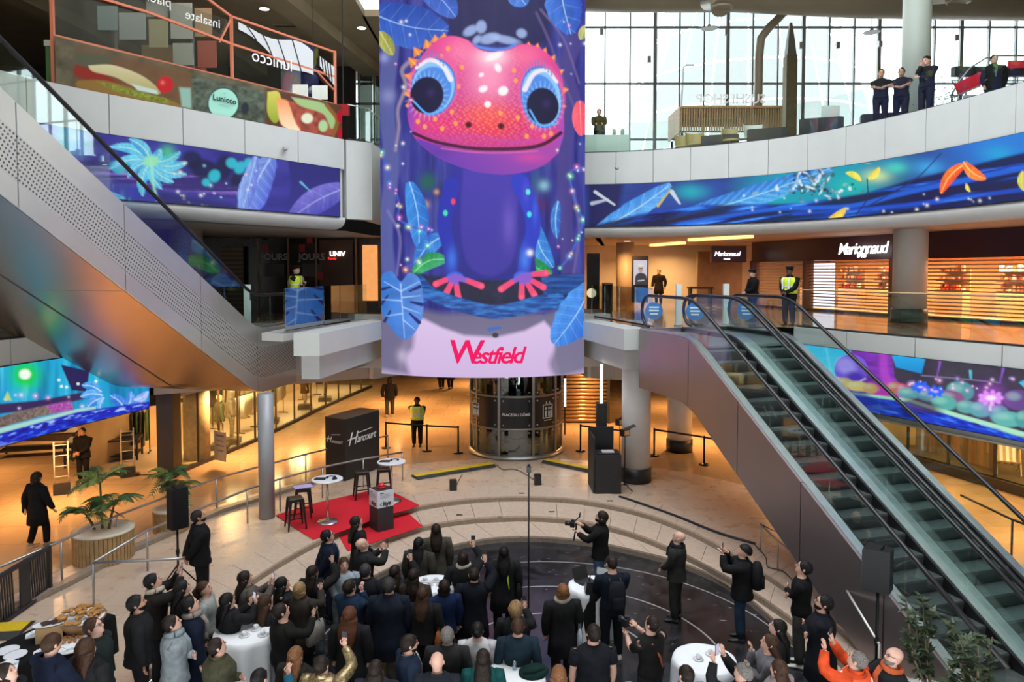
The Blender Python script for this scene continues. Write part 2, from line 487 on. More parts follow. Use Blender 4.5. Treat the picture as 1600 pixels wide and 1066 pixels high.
# slab edges
MB().prism([(-6.55, 19.2), (-5.9, 18.9), (-4.8, 25.2), (-6.3, 22.6)], 4.5, Z1 - .002).build('landing_slab', WHITE2, m1)
e1 = struct('trim_1', label='white edge panels of the mezzanine floor')
panels(e1, E1L, 4.12, Z1 + .02, 6, -.25, WHITE)
panels(e1, E1R, 4.27, Z1 + .02, 7, -.25, WHITE)
MB().wall(E1M[9:], 3.78, Z1 - .03, -.2).build('edge_beam', WHITE2, e1)
MB().wall([E1M[0], E1M[1], E1M[2]], 3.15, Z1 - .03, -.2).build('edge_beam', WHITE2, e1)
MB().wall(E1M[3:10], ZC0, Z1 - .03, -.2).build('edge_beam', WHITE2, e1)
MB().wall(offset(E1L, -.1), ZC0 - .06, 4.15, -.2).build('edge_beam', WHITE2, e1)
MB().wall(offset(E1R, -.1), ZC0 - .06, 4.3, -.2).build('edge_beam', WHITE2, e1)
# the two landing balconies beside the big screen: stepped white beams
for nm, A, B, C, dd in (('left', gd(448, 523, 18.75), gd(572, 500, 24.6), gd(585, 498, 25.2), 1), ('right', gd(1022, 513, 20.3), gd(930, 499, 24.9), gd(918, 497, 25.4), -1)):
    a = Vector((A.x, A.y)); b_ = Vector((B.x, B.y)); d = (b_ - a).normalized(); nrm = Vector((d.y, -d.x)) * dd
    up = MB().wall([a + nrm * .18, b_ + nrm * .18], 4.15, Z1 + .03, .7 * dd)
    up.build('balcony_beam', WHITE, e1)
    a2 = a + d * .75; b2 = b_ + d * .3
    lo = MB().wall([a2 + nrm * .05, b2 + nrm * .05], 3.45 if dd > 0 else 3.5, 4.16, .5 * dd)
    lo.build('balcony_underbeam', WHITE, e1)
    pe = b_ + d * .15
    MB().wall([pe + nrm * -.6, pe + nrm * .55], 3.05, 4.85, -.45 * dd).build('balcony_pier', WHITE2, e1)

# ---- upper floor (level 2)
E2L = spline([(-12.2, 9), (-11.6, 13), (-10.27, 16.6), (-8.32, 19.4), (-6.8, 21.6), (-5.35, 23.7)], 40)
E2R = spline([(2.4, 26.4), (4.6, 25.9), (7.0, 24.6), (8.97, 22.9), (10.4, 20.2), (11.3, 17.0), (11.75, 13), (11.9, 9)], 56)
E2 = E2L + [(-4.75, 24.2), (-4.6, 27.0), (-2, 28.5), (2.2, 28.2)] + E2R
o2 = radial(E2, 46); n2 = len(E2)
m2 = struct('floor_upper', label='floor of the upper gallery')
MB().add([(x, y, Z2) for x, y in E2] + [(x, y, Z2) for x, y in o2], [(i, i + 1, n2 + i + 1, n2 + i) for i in range(n2 - 1)]).build('paving', mat('upper_floor_stone', (.4, .37, .33), .3, noise=.2, nscale=2), m2)
c1 = struct('ceiling_mezzanine', label='warm beige ceiling over the mezzanine')
in2 = offset(E2, -.75)
MB().add([(x, y, ZC1) for x, y in in2] + [(x, y, ZC1) for x, y in o2], [(i, i + 1, n2 + i + 1, n2 + i) for i in range(n2 - 1)]).build('soffit', SOFFIT, c1)
e2 = struct('trim_2', label='white parapet panels of the upper gallery')
panels(e2, E2L, 9.57, Z2 + .02, 9, -.3, WHITE)
panels(e2, E2R, 9.40, Z2 + .02, 17, -.3, WHITE)
MB().wall([(-5.3, 23.72), (-4.62, 24.3)], 8.0, Z2 + .02, -.35).build('return_panel', WHITE, e2)
MB().wall([(-4.6, 24.3), (-4.45, 27.0)], 8.0, Z2 + .02, -.35).build('return_panel', WHITE, e2)
MB().wall(offset(E2L, -.12), 7.9, 9.6, -.3).build('edge_beam', WHITE2, e2)
MB().wall(offset(E2R, -.12), 7.8, 9.45, -.3).build('edge_beam', WHITE2, e2)
def cornice(line, ztop, name):
    "rounded white moulding rolling back under the display band"
    rings = []
    prof = [(0.0, 0.0), (-.01, -.10), (.06, -.22), (.2, -.31), (.42, -.36), (.8, ZC1 - ztop), (.8, -.02)]
    offs = [offset(line, -t) for t, _ in prof]
    n = len(line); b = MB(); m = len(prof)
    vs = []
    for i in range(n):
        for j in range(m): vs.append((offs[j][i][0], offs[j][i][1], ztop + prof[j][1]))
    fs = [(i * m + j, (i + 1) * m + j, (i + 1) * m + (j + 1) % m, i * m + (j + 1) % m) for i in range(n - 1) for j in range(m)]
    b.add(vs, fs, True); b.build(name, WHITE2, e2)
cornice(E2L, 8.03, 'cornice'); cornice(E2R, 7.88, 'cornice')

# ---- roof: brown ceiling on the left, higher roof with a round skylight over the atrium
rf = struct('ceiling_roof', label='brown upper ceiling with beams')
MB().box2((-34, 5, 16.0), (-5.6, 37.9, 16.25)).build('ceiling_slab', SOFFITB, rf)
MB().box2((-5.7, 28.4, 16.0), (-1.5, 37.9, 16.25)).build('ceiling_slab', SOFFITB, rf)
for a, b_ in (((-9.6, 16), (-6.2, 37.8)), ((-13.5, 16), (-11.8, 37.8)), ((-18, 16), (-16, 37.8))):
    MB().beam((*a, 15.8), (*b_, 15.8), .9, .5).build('ceiling_beam', SOFFITB, rf)
N = 48
hole = [(.6 + 9.8 * math.cos(2 * PI * k / N), 13.5 + 10.5 * math.sin(2 * PI * k / N)) for k in range(N + 1)]
outr = []
for x, y in hole:
    dx, dy = x - .6, y - 13.5; s = min(34 / max(abs(dx), .01), 24.7 / max(abs(dy), .01)); outr.append((.6 + dx * s, 13.5 + dy * s))
MB().add([(x, y, 20.6) for x, y in hole] + [(x, y, 20.6) for x, y in outr], [(i, i + 1, N + 2 + i, N + 1 + i) for i in range(N)]).build('roof_slab', mat('roof_paint', (.42, .40, .35), .6), rf)
MB().wall(hole, 20.3, 22.0, .3).build('skylight_kerb', WHITE2, rf)
# walls that close the hall
wb = struct('wall_behind', label='plain wall behind the viewer')
MB().box2((-48, -9.3, -.5), (48, -9, 21)).build('wall_panel', WHITE2, wb)
for nm, x in (('wall_left', -34), ('wall_right', 34)):
    w = struct(nm, label='plain far side wall of the mall'); MB().box2((x - .15, -9, -.5), (x + .15, 44, 21)).build('wall_panel', mat('far_wall', (.34, .25, .16), .7, noise=.2, nscale=1), w)
w = struct('wall_back', label='back wall of the lower floors')
MB().box2((-48, 58, -.5), (48, 58.3, 10.4)).build('wall_panel', MATS['far_wall'], w)

# ---- tall window wall behind the upper gallery
WD = 38.0
win = struct('window_1', label='tall gridded window wall with bright sky outside')
MULL = mat('mullion_grey', (.20, .21, .21), .45, .3)
k_ = WD / F
us = [945, 984, 1023, 1061, 1099, 1136, 1175, 1214, 1254, 1294, 1333, 1372, 1411, 1458, 1500, 1543, 1585]
xs = [gd(u, 130, WD).x for u in us]
xs = [-27 + 1.28 * i for i in range(23)] + xs + [xs[-1] + 1.35 * i for i in range(1, 6)]
for i, x in enumerate(xs):
    w_ = .17 if i % 3 == 1 else .075
    MB().box2((x - w_ / 2, WD - .09, Z2), (x + w_ / 2, WD + .09, 20.6)).build('mullion', MULL, win)
for z in (gd(1100, 218, WD).z, gd(1100, 131, WD).z, gd(1100, 43, WD).z):
    MB().box2((-30, WD - .05, z - .05), (30, WD + .05, z + .05)).build('transom', MULL, win)
zs = [Z2] + [gd(1100, v, WD).z for v in (218, 131, 43)] + [20.6]
for i in range(22, len(xs) - 1):
    for j in range(len(zs) - 1):
        MB().box2((xs[i] + .04, WD - .012, zs[j] + .05), (xs[i + 1] - .04, WD + .012, zs[j + 1] - .05)).build('pane', GLASSW, win)
MB().box2((-30, WD - .01, Z2), (xs[22], WD + .01, 20.6)).build('pane', GLASSW, win)
MB().box2((-34, WD + .1, 4), (34, WD + .3, Z2 + .02)).build('sill_wall', WHITE2, win)
# ground light outside so the sky goes on as an overcast day

# ================================================================== pictures shown on displays and prints
def srgb(h):
    c = np.array([int(h[i:i + 2], 16) / 255 for i in (1, 3, 5)])
    return np.where(c <= .04045, c / 12.92, ((c + .055) / 1.055) ** 2.4)
def vnoise(x, y, seed=0):
    xi = np.floor(x).astype(np.int64); yi = np.floor(y).astype(np.int64); fx = x - xi; fy = y - yi
    fx = fx * fx * (3 - 2 * fx); fy = fy * fy * (3 - 2 * fy)
    def h(a, b):
        n = (a * 374761393 + b * 668265263 + seed * 974634777) & 0x7fffffff
        n = ((n ^ (n >> 13)) * 1274126177) & 0x7fffffff
        return ((n ^ (n >> 16)) & 0xffff) / 65535.0
    return (h(xi, yi) * (1 - fx) + h(xi + 1, yi) * fx) * (1 - fy) + (h(xi, yi + 1) * (1 - fx) + h(xi + 1, yi + 1) * fx) * fy
def fbm(x, y, o=4, seed=0):
    t = 0; a = .5
    for i in range(o): t = t + a * vnoise(x * 2 ** i, y * 2 ** i, seed + i); a *= .5
    return t / .94
class Paint:
    "soft-edged painter working on scattered sample points"
    def __init__(s, X, Y, base):
        s.X, s.Y = X.ravel(), Y.ravel(); s.C = np.tile(srgb(base), (len(s.X), 1))
    def box(s, x0, x1, y0, y1): return np.nonzero((s.X >= x0) & (s.X <= x1) & (s.Y >= y0) & (s.Y <= y1))[0]
    def put(s, idx, a, col):
        c = srgb(col) if isinstance(col, str) else col
        a = np.clip(a, 0, 1)[:, None]; s.C[idx] = s.C[idx] * (1 - a) + c * a
    def ell(s, cx, cy, rx, ry, col, rot=0, soft=1.0, a=1.0):
        R = max(rx, ry) + soft * 2 + 1; i = s.box(cx - R, cx + R, cy - R, cy + R)
        if not len(i): return
        dx, dy = s.X[i] - cx, s.Y[i] - cy; c, n = math.cos(rot), math.sin(rot)
        x, y = dx * c + dy * n, -dx * n + dy * c
        d = (np.sqrt((x / rx) ** 2 + (y / ry) ** 2) - 1) * min(rx, ry)
        s.put(i, a * np.clip(.5 - d / soft, 0, 1), col)
    def blob(s, cx, cy, r, col, a=.8, ry=None):
        ry = ry or r; i = s.box(cx - 2 * r, cx + 2 * r, cy - 2 * ry, cy + 2 * ry)
        if not len(i): return
        d2 = ((s.X[i] - cx) / r) ** 2 + ((s.Y[i] - cy) / ry) ** 2
        s.put(i, a * np.exp(-1.6 * d2), col)
    def sd(s, i, pts):
        px, py = s.X[i], s.Y[i]; d = np.full(len(i), 1e9); ins = np.zeros(len(i), bool); n = len(pts)
        for k in range(n):
            x1, y1 = pts[k]; x2, y2 = pts[(k + 1) % n]; ex, ey = x2 - x1, y2 - y1
            t = np.clip(((px - x1) * ex + (py - y1) * ey) / (ex * ex + ey * ey + 1e-9), 0, 1)
            d = np.minimum(d, np.hypot(px - x1 - t * ex, py - y1 - t * ey))
            if y1 != y2: ins ^= ((y1 > py) != (y2 > py)) & (px < (x2 - x1) * (py - y1) / (y2 - y1) + x1)
        return np.where(ins, -d, d)
    def poly(s, pts, col, soft=1.0, a=1.0, smooth=False, c2=None, gdir=(0, 1), tex=0.0, tsx=.1, tsy=.1):
        if smooth: pts = [tuple(p) for p in spline(list(pts) + [pts[0]], 8 * len(pts))[:-1]]
        xs = [p[0] for p in pts]; ys = [p[1] for p in pts]
        i = s.box(min(xs) - soft, max(xs) + soft, min(ys) - soft, max(ys) + soft)
        if not len(i): return
        d = s.sd(i, pts); c = np.tile(srgb(col), (len(i), 1))
        if c2:
            g = s.X[i] * gdir[0] + s.Y[i] * gdir[1]; q = [x * gdir[0] + y * gdir[1] for x, y in pts]
            g = np.clip((g - min(q)) / (max(q) - min(q)), 0, 1)[:, None]; c = c * (1 - g) + srgb(c2) * g
        if tex: c = c * (1 + tex * (2 * fbm(s.X[i] * tsx, s.Y[i] * tsy) - 1))[:, None]
        s.put(i, a * np.clip(.5 - d / soft, 0, 1), c)
    def line(s, pts, w, col, a=1.0, soft=1.0, smooth=True):
        if smooth and len(pts) > 2: pts = spline(pts, 5 * len(pts))
        n = len(pts); ws = w if isinstance(w, (list, tuple)) else (w, w); W = max(ws) + soft
        xs = [p[0] for p in pts]; ys = [p[1] for p in pts]
        i = s.box(min(xs) - W, max(xs) + W, min(ys) - W, max(ys) + W)
        if not len(i): return
        d = np.full(len(i), 1e9)
        for k in range(n - 1):
            x1, y1 = pts[k][:2]; x2, y2 = pts[k + 1][:2]; ex, ey = x2 - x1, y2 - y1
            t = np.clip(((s.X[i] - x1) * ex + (s.Y[i] - y1) * ey) / (ex * ex + ey * ey + 1e-9), 0, 1)
            f = (k + t) / (n - 1); wd = ws[0] * (1 - f) + ws[1] * f
            d = np.minimum(d, np.hypot(s.X[i] - x1 - t * ex, s.Y[i] - y1 - t * ey) - wd / 2)
        s.put(i, a * np.clip(.5 - d / soft, 0, 1), col)
    def leaf(s, base, tip, w, col, c2, bend=0.0, veins=12, rib='#a8d8ff', va=.35, torn=0.0):
        "long leaf with midrib and side veins"
        b, t = np.array(base, float), np.array(tip, float); d = t - b; L = np.linalg.norm(d); d /= L; nn = np.array([-d[1], d[0]])
        sp = lambda f: b + d * L * f + nn * bend * L * 4 * f * (1 - f)
        prof = lambda f: w * (math.sin(PI * min(1, f * .93 + .05)) ** .6)
        rnd = random.Random(int(b[0] * 7 + t[1])); fs = [k / 18 for k in range(19)]
        tear = lambda f: 1 - torn * rnd.random()
        pts = [tuple(sp(f) + nn * prof(f) * tear(f)) for f in fs] + [tuple(sp(f) - nn * prof(f) * tear(f)) for f in reversed(fs)]
        s.poly(pts, col, 1.2, 1, False, c2, tuple(nn), .25, .25 / max(w / 20, .5), .05)
        for k in range(1, veins):
            f = k / veins; p = sp(f); q = sp(min(1, f + .12))
            for sg in (-1, 1):
                e = q + nn * sg * prof(min(.98, f + .1)) * .92; s.line([tuple(p), tuple(e)], (1.0, .5), rib if k % 2 else '#183a90', va, 1.0, False)
        s.line([tuple(sp(f)) for f in (0, .3, .6, 1)], (2.4, 1.0), rib, .8)
    def sparks(s, pts, r, cols, rnd):
        for x, y in pts:
            q = r * rnd.uniform(.6, 1.4); c = rnd.choice(cols); s.blob(x, y, q * 2.5, c, .6); s.ell(x, y, q * .7, q * .7, '#ffffff', 0, 1, .8)

def display(root, name, P, nu, nv, painter, strength, label=None, lit=True, matname=None):
    "grid mesh over a parametric surface P(s,t) carrying a painted picture"
    S, T = np.meshgrid(np.linspace(0, 1, nu), np.linspace(0, 1, nv))
    W = P(S.ravel(), T.ravel()); U, V = pr(W)
    pa = Paint(U, V, '#000000'); painter(pa)
    me = bpy.data.meshes.new(name)
    idx = np.arange(nu * nv).reshape(nv, nu)
    q = np.stack([idx[:-1, :-1], idx[:-1, 1:], idx[1:, 1:], idx[1:, :-1]], -1).reshape(-1, 4)
    me.vertices.add(nu * nv); me.vertices.foreach_set('co', W.astype(np.float32).ravel())
    nq = len(q); me.loops.add(nq * 4); me.loops.foreach_set('vertex_index', q.ravel().astype(np.int32))
    me.polygons.add(nq); me.polygons.foreach_set('loop_start', np.arange(0, nq * 4, 4, dtype=np.int32))
    me.polygons.foreach_set('loop_total', np.full(nq, 4, np.int32))
    me.update(calc_edges=True); me.validate()
    at = me.color_attributes.new('pic', 'FLOAT_COLOR', 'POINT')
    at.data.foreach_set('color', np.concatenate([np.clip(pa.C, 0, 1), np.ones((nu * nv, 1))], 1).astype(np.float32).ravel())
    me.materials.append(picture(matname or (name + '_picture'), strength, lit))
    o = bpy.data.objects.new(name, me); COL.objects.link(o); o.parent = root
    if label: o['label'] = label
    return o
def ribbon_P(line, z0, z1, off=.02):
    L = np.array(offset(line, off)); s = np.concatenate([[0], np.cumsum(np.linalg.norm(np.diff(L, axis=0), axis=1))]); s /= s[-1]
    def P(a, t): return np.stack([np.interp(a, s, L[:, 0]), np.interp(a, s, L[:, 1]), z1 + (z0 - z1) * t], 1)
    return P

# ------------------------------------------------ the big hanging display
SCR_X, SCR_Y, SCR_R = -.93, 28.2, 5.75
SCR_A = math.asin(3.24 / SCR_R); SCR_Z0, SCR_Z1 = 3.05, 16.5
def big_P(a, t):
    th = (a * 2 - 1) * SCR_A
    return np.stack([SCR_X + SCR_R * np.sin(th), SCR_Y - SCR_R * np.cos(th), SCR_Z1 + (SCR_Z0 - SCR_Z1) * t], 1)
def paint_big(p):
    rnd = random.Random(3); X, Y = p.X, p.Y
    n = fbm(X * .02, Y * .012, 5, 2); al = np.arange(len(X))
    p.C[:] = srgb('#2b2a80') * (1 - n[:, None]) + srgb('#3d3f9e') * n[:, None]
    st = fbm(X * .11, Y * .012, 4, 9)                                 # bark streaks
    p.put(al, np.clip((st - .5) * 2.2, 0, .6), '#5a5ea8'); p.put(al, np.clip((.45 - st) * 2.4, 0, .7), '#171850')
    p.poly([(690, -60), (850, -60), (860, 50), (840, 72), (800, 72), (745, 70), (700, 52)], '#1b1647', 14, .9, True)
    for pts, w, c in (([(612, 60), (604, 160), (612, 260), (603, 360), (610, 440)], (26, 20), '#5c63a0'), ([(640, 96), (628, 110), (634, 135), (622, 170), (623, 200), (618, 235)], (6, 4), '#a392a8'),
                      ([(900, 60), (884, 110), (896, 160), (886, 200), (882, 300), (890, 440)], (24, 22), '#4d4288'), ([(838, 20), (852, 50), (868, 90), (890, 150), (912, 200)], (3, 3), '#6a5a90'),
                      ([(845, 15), (880, 60), (905, 130)], (3, 2), '#7a6a98'), ([(606, 330), (625, 370), (620, 430)], (4, 3), '#7d78b8'), ([(896, 300), (905, 360), (896, 430)], (5, 3), '#6d63a8')):
        p.line(pts, w, c, .8, 4)
    for x, y, r, c in ((668, 285, 18, '#1f6a3a'), (690, 300, 16, '#2a2a50'), (835, 285, 20, '#2d5a80'), (842, 320, 16, '#57285e'), (850, 290, 10, '#90c8d8'), (664, 320, 8, '#d8b060'), (682, 300, 5, '#e0a080'), (607, 150, 14, '#8a8fc0'), (600, 90, 10, '#99a0d8')):
        p.blob(x, y, r, c, .8)
    # hanging leaves along the top
    p.leaf((580, 20), (700, 48), 36, '#2148a8', '#3c66c8', .06, 12, '#9fc4f4', .3, .1)
    p.leaf((655, -30), (712, 26), 22, '#2c50b4', '#4068c8', -.05, 9, '#9fc4f4', .3)
    p.leaf((874, -40), (892, 53), 30, '#2a50b8', '#3f78d8', .03, 10, '#b8d8ff', .3, .12)
    p.leaf((800, -20), (822, 8), 18, '#3a66c8', '#4a80dc', 0, 5)
    p.leaf((594, 50), (614, 86), 11, '#8c9048', '#b8b860', 0, 3, '#d8d880', .2); p.leaf((915, 40), (907, 62), 7, '#a0a85a', '#c8c878', 0, 3, '#d8d890', .2)
    for x, y, a_, b_ in ((735, 48, 12, 7), (752, 42, 8, 10), (765, 60, 16, 8), (790, 62, 22, 6), (815, 52, 8, 7), (745, 62, 8, 5)):
        p.ell(x, y, a_, b_, '#a8bdf0', rnd.uniform(-1, 1), 4, .75)
    p.line([(735, 70), (765, 77), (790, 77), (805, 70)], (5, 5), '#5a8cf0', .9, 3)
    # lower jungle
    p.leaf((640, 285), (655, 388), 17, '#2a6cc8', '#3f92e4', -.05, 10, '#9fd4ff', .35)
    p.leaf((700, 365), (648, 415), 14, '#3c88dc', '#2f70c8', .1, 8); p.leaf((838, 350), (864, 418), 14, '#2f78cc', '#4b9ce8', .1, 9)
    p.leaf((872, 315), (870, 372), 8, '#2c64c0', '#4088d8', .05, 7)
    p.leaf((645, 428), (702, 405), 13, '#1f8a48', '#3fb070', -.15, 6, '#90e0a0', .25); p.leaf((825, 405), (862, 428), 13, '#188a48', '#2fa860', .1, 6, '#70d890', .25)
    p.poly([(640, 425), (690, 432), (760, 428), (850, 430), (915, 432), (915, 470), (860, 470), (760, 478), (690, 470), (645, 450)], '#26263f', 6, 1, True, tex=.5)
    p.poly([(845, 432), (915, 428), (915, 458), (850, 462)], '#27509a', 3, .9, tex=.9, tsx=.03, tsy=.4)
    # creature body
    p.poly([(706, 255), (818, 255), (830, 310), (838, 350), (836, 400), (826, 434), (716, 434), (706, 405), (694, 360), (696, 310)], '#33309c', 2, 1, True, '#2b2a86')
    p.poly([(724, 265), (806, 265), (808, 330), (806, 390), (792, 420), (765, 432), (735, 418), (722, 380), (720, 320)], '#4a3cae', 5, .9, True, '#40369c')
    p.blob(795, 350, 12, '#7a62cc', .55, 40)
    p.line([(706, 290), (697, 325), (694, 355), (702, 392), (706, 430)], (26, 17), '#2c33ac', 1, 2); p.line([(812, 285), (829, 325), (833, 360), (823, 395), (816, 432)], (28, 18), '#2e3cc0', 1, 2)
    p.blob(706, 405, 9, '#3f7ae8', .8, 22); p.blob(820, 405, 9, '#4a86f0', .8, 22); p.blob(836, 330, 5, '#4a6ae8', .6, 25); p.blob(822, 300, 7, '#5b58e0', .5, 22)
    for x, y, c in ((696, 333, '#3fe0b0'), (827, 335, '#40e0f0'), (708, 315, '#f04060'), (825, 300, '#60e8d0')): p.ell(x, y, 3.4, 4.5, c, 0, 2)
    p.blob(828, 395, 6, '#ffffff', .9)
    for cx, cy, tips in ((711, 433, ((681, 444), (697, 459), (716, 465), (752, 447))), (816, 432, ((783, 452), (815, 464), (835, 461), (849, 449), (853, 427)))):
        p.ell(cx, cy, 13, 8, '#3f66dc', 0, 2)
        for t in tips:
            m = ((cx + t[0]) / 2, (cy + t[1]) / 2 - 1); p.line([(cx, cy), m], (9, 8), '#8a5cc8', 1, 2, False); p.line([m, t], (8, 10), '#ee4a78', 1, 1.5, False); p.blob(t[0], t[1], 4, '#ff7088', .7)
    # pedestal of mist and lavender
    p.poly([(590, 470), (640, 480), (690, 490), (850, 490), (920, 470), (920, 600), (590, 600)], '#6c6684', 12, .95, False, '#8a829c')
    p.poly([(630, 502), (662, 498), (690, 512), (725, 524), (775, 527), (820, 517), (850, 502), (868, 520), (868, 560), (880, 600), (618, 600), (628, 550)], '#d9c0e6', 6, 1, False, '#ccb2dc')
    p.poly([(590, 496), (640, 502), (646, 540), (634, 560), (640, 600), (590, 600)], '#6f6a8a', 10, .85, True); p.blob(628, 556, 10, '#c8bcd8', .7, 14)
    p.poly([(860, 500), (920, 490), (920, 600), (880, 600), (858, 570), (868, 540)], '#77728e', 10, .85, True); p.poly([(590, 575), (640, 585), (880, 588), (920, 575), (920, 600), (590, 600)], '#c6b4d6', 8, .6)
    # mossy branch
    p.line([(655, 440), (672, 458), (700, 470), (740, 482), (775, 488), (810, 482), (840, 474), (872, 470)], (20, 24), '#254a94', 1, 2)
    i = p.box(650, 880, 435, 510); d = p.C[i]; br = fbm(X[i] * .06, Y[i] * .3, 4, 5)
    msk = (np.abs(d[:, 2] - srgb('#254a94')[2]) < .02); p.put(i[msk], np.clip((br[msk] - .4) * 2.5, 0, 1), '#3f86d8'); p.put(i[msk], np.clip((.38 - br[msk]) * 3, 0, 1), '#15306c')
    p.line([(765, 515), (782, 512)], (7, 4), '#3f6cb8', 1, 2, False); p.ell(774, 524, 5, 4, '#3a3a48')
    # monstera leaf and banana leaf at the lower corners
    mon = [(598, 428), (612, 424), (626, 440), (640, 426), (655, 436), (661, 462), (660, 495), (648, 520), (632, 531), (612, 515), (598, 490), (588, 455)]
    p.poly(mon, '#2f74cc', 1.5, 1, True, '#5f8fe0', (1, 0), .3, .05, .05)
    for a_, b_, w in (((606, 462), (596, 475), 5), ((610, 486), (601, 502), 5), ((640, 455), (656, 448), 6), ((642, 472), (659, 476), 6), ((640, 490), (655, 504), 6), ((612, 448), (598, 452), 5)):
        p.line([a_, b_], (w * .5, w), '#2a2f70', 1, 1.5, False)
    for a_, b_ in (((626, 444), (632, 528)), ((627, 455), (655, 440)), ((628, 465), (658, 462)), ((629, 480), (657, 490)), ((626, 455), (600, 440)), ((627, 470), (598, 468)), ((629, 490), (604, 494)), ((630, 500), (648, 515))):
        p.line([a_, b_], (2.5, 1), '#a8ccff', .8, 1.5, False)
    p.leaf((925, 445), (866, 538), 31, '#2f6cd0', '#4f98ec', -.04, 14, '#b0d8ff', .35, .12)
    # head
    head = [(640, 150), (637, 180), (644, 208), (658, 226), (680, 243), (710, 257), (745, 268), (785, 272), (822, 268), (850, 257), (870, 238), (880, 212), (881, 185), (878, 155), (880, 130), (872, 104), (856, 84), (836, 72), (814, 69), (798, 76), (780, 80), (760, 80), (744, 74), (730, 62), (706, 56), (684, 62), (663, 82), (648, 108), (641, 130)]
    for x, y, ang, sz in ((640, 92, 3.9, 13), (634, 118, 3.4, 13), (633, 146, 3.1, 11), (648, 76, 4.1, 12), (666, 64, 4.4, 12), (680, 57, 4.6, 10), (694, 54, 4.8, 10), (826, 68, 4.75, 10), (840, 70, 4.9, 12), (852, 77, 5.1, 12), (866, 88, 5.3, 14), (879, 110, 5.7, 14), (886, 140, 6.1, 13), (882, 166, 6.3, 10), (636, 165, 3.0, 8)):
        dx, dy = math.cos(ang), math.sin(ang); q = (-dy, dx); b0 = (x - dx * sz * .9, y - dy * sz * .9)
        p.poly([(b0[0] + q[0] * 9, b0[1] + q[1] * 9), (x + dx * 3, y + dy * 3), (b0[0] - q[0] * 9, b0[1] - q[1] * 9)], '#f58a3c', 2); p.line([b0, (x, y)], (4, 1), '#ffc060', .7, 2, False)
    p.poly(head, '#e8438e', 2, 1, True, '#b23a9a')
    i = p.box(630, 890, 50, 275); inh = p.sd(i, [tuple(q) for q in spline(head + [head[0]], 120)[:-1]]) < -1; h = i[inh]
    hx, hy = X[h], Y[h]
    def g(cx, cy, rx, ry): return np.exp(-(((hx - cx) / rx) ** 2 + ((hy - cy) / ry) ** 2))
    p.put(h, .95 * g(768, 195, 62, 26), '#f2324a'); p.put(h, .9 * g(765, 120, 34, 44), '#ff9cc0'); p.put(h, .9 * g(770, 88, 26, 14), '#ffe4f0'); p.put(h, .7 * g(720, 80, 26, 22), '#ff86b0'); p.put(h, .6 * g(822, 88, 26, 20), '#ff78a0')
    p.put(h, .8 * g(760, 178, 40, 20), '#f8604e'); p.put(h, .7 * g(690, 195, 36, 16), '#f03a78'); p.put(h, .6 * g(850, 215, 30, 18), '#ee3f80')
    sc = np.sin(hx * .62 + 1.5 * np.sin(hy * .35)) * np.sin(hy * .72 + 1.2 * np.sin(hx * .28))          # scales
    wgt = np.clip(g(765, 188, 90, 34) * 1.3, 0, 1) + .6 * g(715, 120, 14, 60) + .6 * g(808, 120, 12, 50)
    p.put(h, np.clip((sc - .25) * .55, 0, .4) * wgt, '#ffb070'); p.put(h, np.clip((-.3 - sc) * .6, 0, .4) * wgt, '#b01840')
    jaw = [(650, 216), (675, 224), (705, 232), (745, 237), (785, 238), (825, 236), (855, 228), (880, 212), (872, 240), (850, 258), (822, 269), (785, 273), (745, 269), (710, 258), (680, 244), (658, 227)]
    p.poly(jaw, '#b04aa8', 2, 1, False, '#6a3ab0', (-.5, .6)); p.blob(830, 246, 30, '#e0489a', .6, 10); p.blob(690, 238, 24, '#5a3a90', .5, 8)
    p.put(h, np.clip(1 - np.abs(hx - 884) / 16, 0, 1) * .6, '#5a58e8'); p.put(h, np.clip(1 - np.abs(hx - 638) / 14, 0, 1) * .7, '#4a4ad0')
    p.line([(646, 208), (672, 219), (700, 226), (740, 232), (785, 233), (825, 231), (852, 224), (876, 208)], (5, 6), '#4a1236', 1, 1.5); p.line([(700, 221), (735, 212), (775, 219), (812, 222), (850, 219)], (3, 3), '#c24ab0', .6, 2)
    p.line([(690, 232), (740, 238), (790, 239), (840, 236)], (2, 2), '#e070c0', .7, 2)
    for x, y in ((732, 195), (783, 197)): p.ell(x, y, 5.5, 5, '#7a0e22', .3, 2); p.ell(x, y, 3, 3, '#3a0610')
    for x, y in ((653, 190), (664, 198), (680, 186), (691, 201), (706, 175), (712, 193), (823, 213), (850, 213), (861, 209), (809, 184), (832, 197), (782, 177), (722, 105), (803, 110), (690, 88), (700, 76), (806, 126), (716, 135)):
        p.ell(x, y, 3.2, 3.8, '#ffa050', 0, 2)
    for cx, cy, rx, ry, rot, px_, py_, prx, pry in ((677, 136, 33, 43, .18, 667, 149, 26, 29), (846, 152, 30, 47, -.18, 848, 166, 25, 29)):
        p.ell(cx, cy - 3, rx + 6, ry + 6, '#f0609a', rot, 5, .8); p.ell(cx, cy, rx + 2, ry + 2, '#2f6cd8', rot, 2); p.ell(cx, cy, rx, ry - 1, '#8cc4f4', rot, 2)
        p.ell(cx - 2, cy + 4, rx - 3, ry - 7, '#4f8ce4', rot, 3)
        for k in range(26):
            a_ = 2 * PI * k / 26; p.line([(px_ + prx * math.cos(a_), py_ + pry * math.sin(a_)), (px_ + (prx + 9) * math.cos(a_), py_ + (pry + 11) * math.sin(a_))], (3, 1), '#bfe4ff', .3, 1.5, False)
        p.ell(px_, py_, prx, pry, '#161238', rot, 2); p.blob(px_ + 6, py_ - 4, 8, '#3a2c70', .6)
        s_ = 1 if cx < 760 else -1
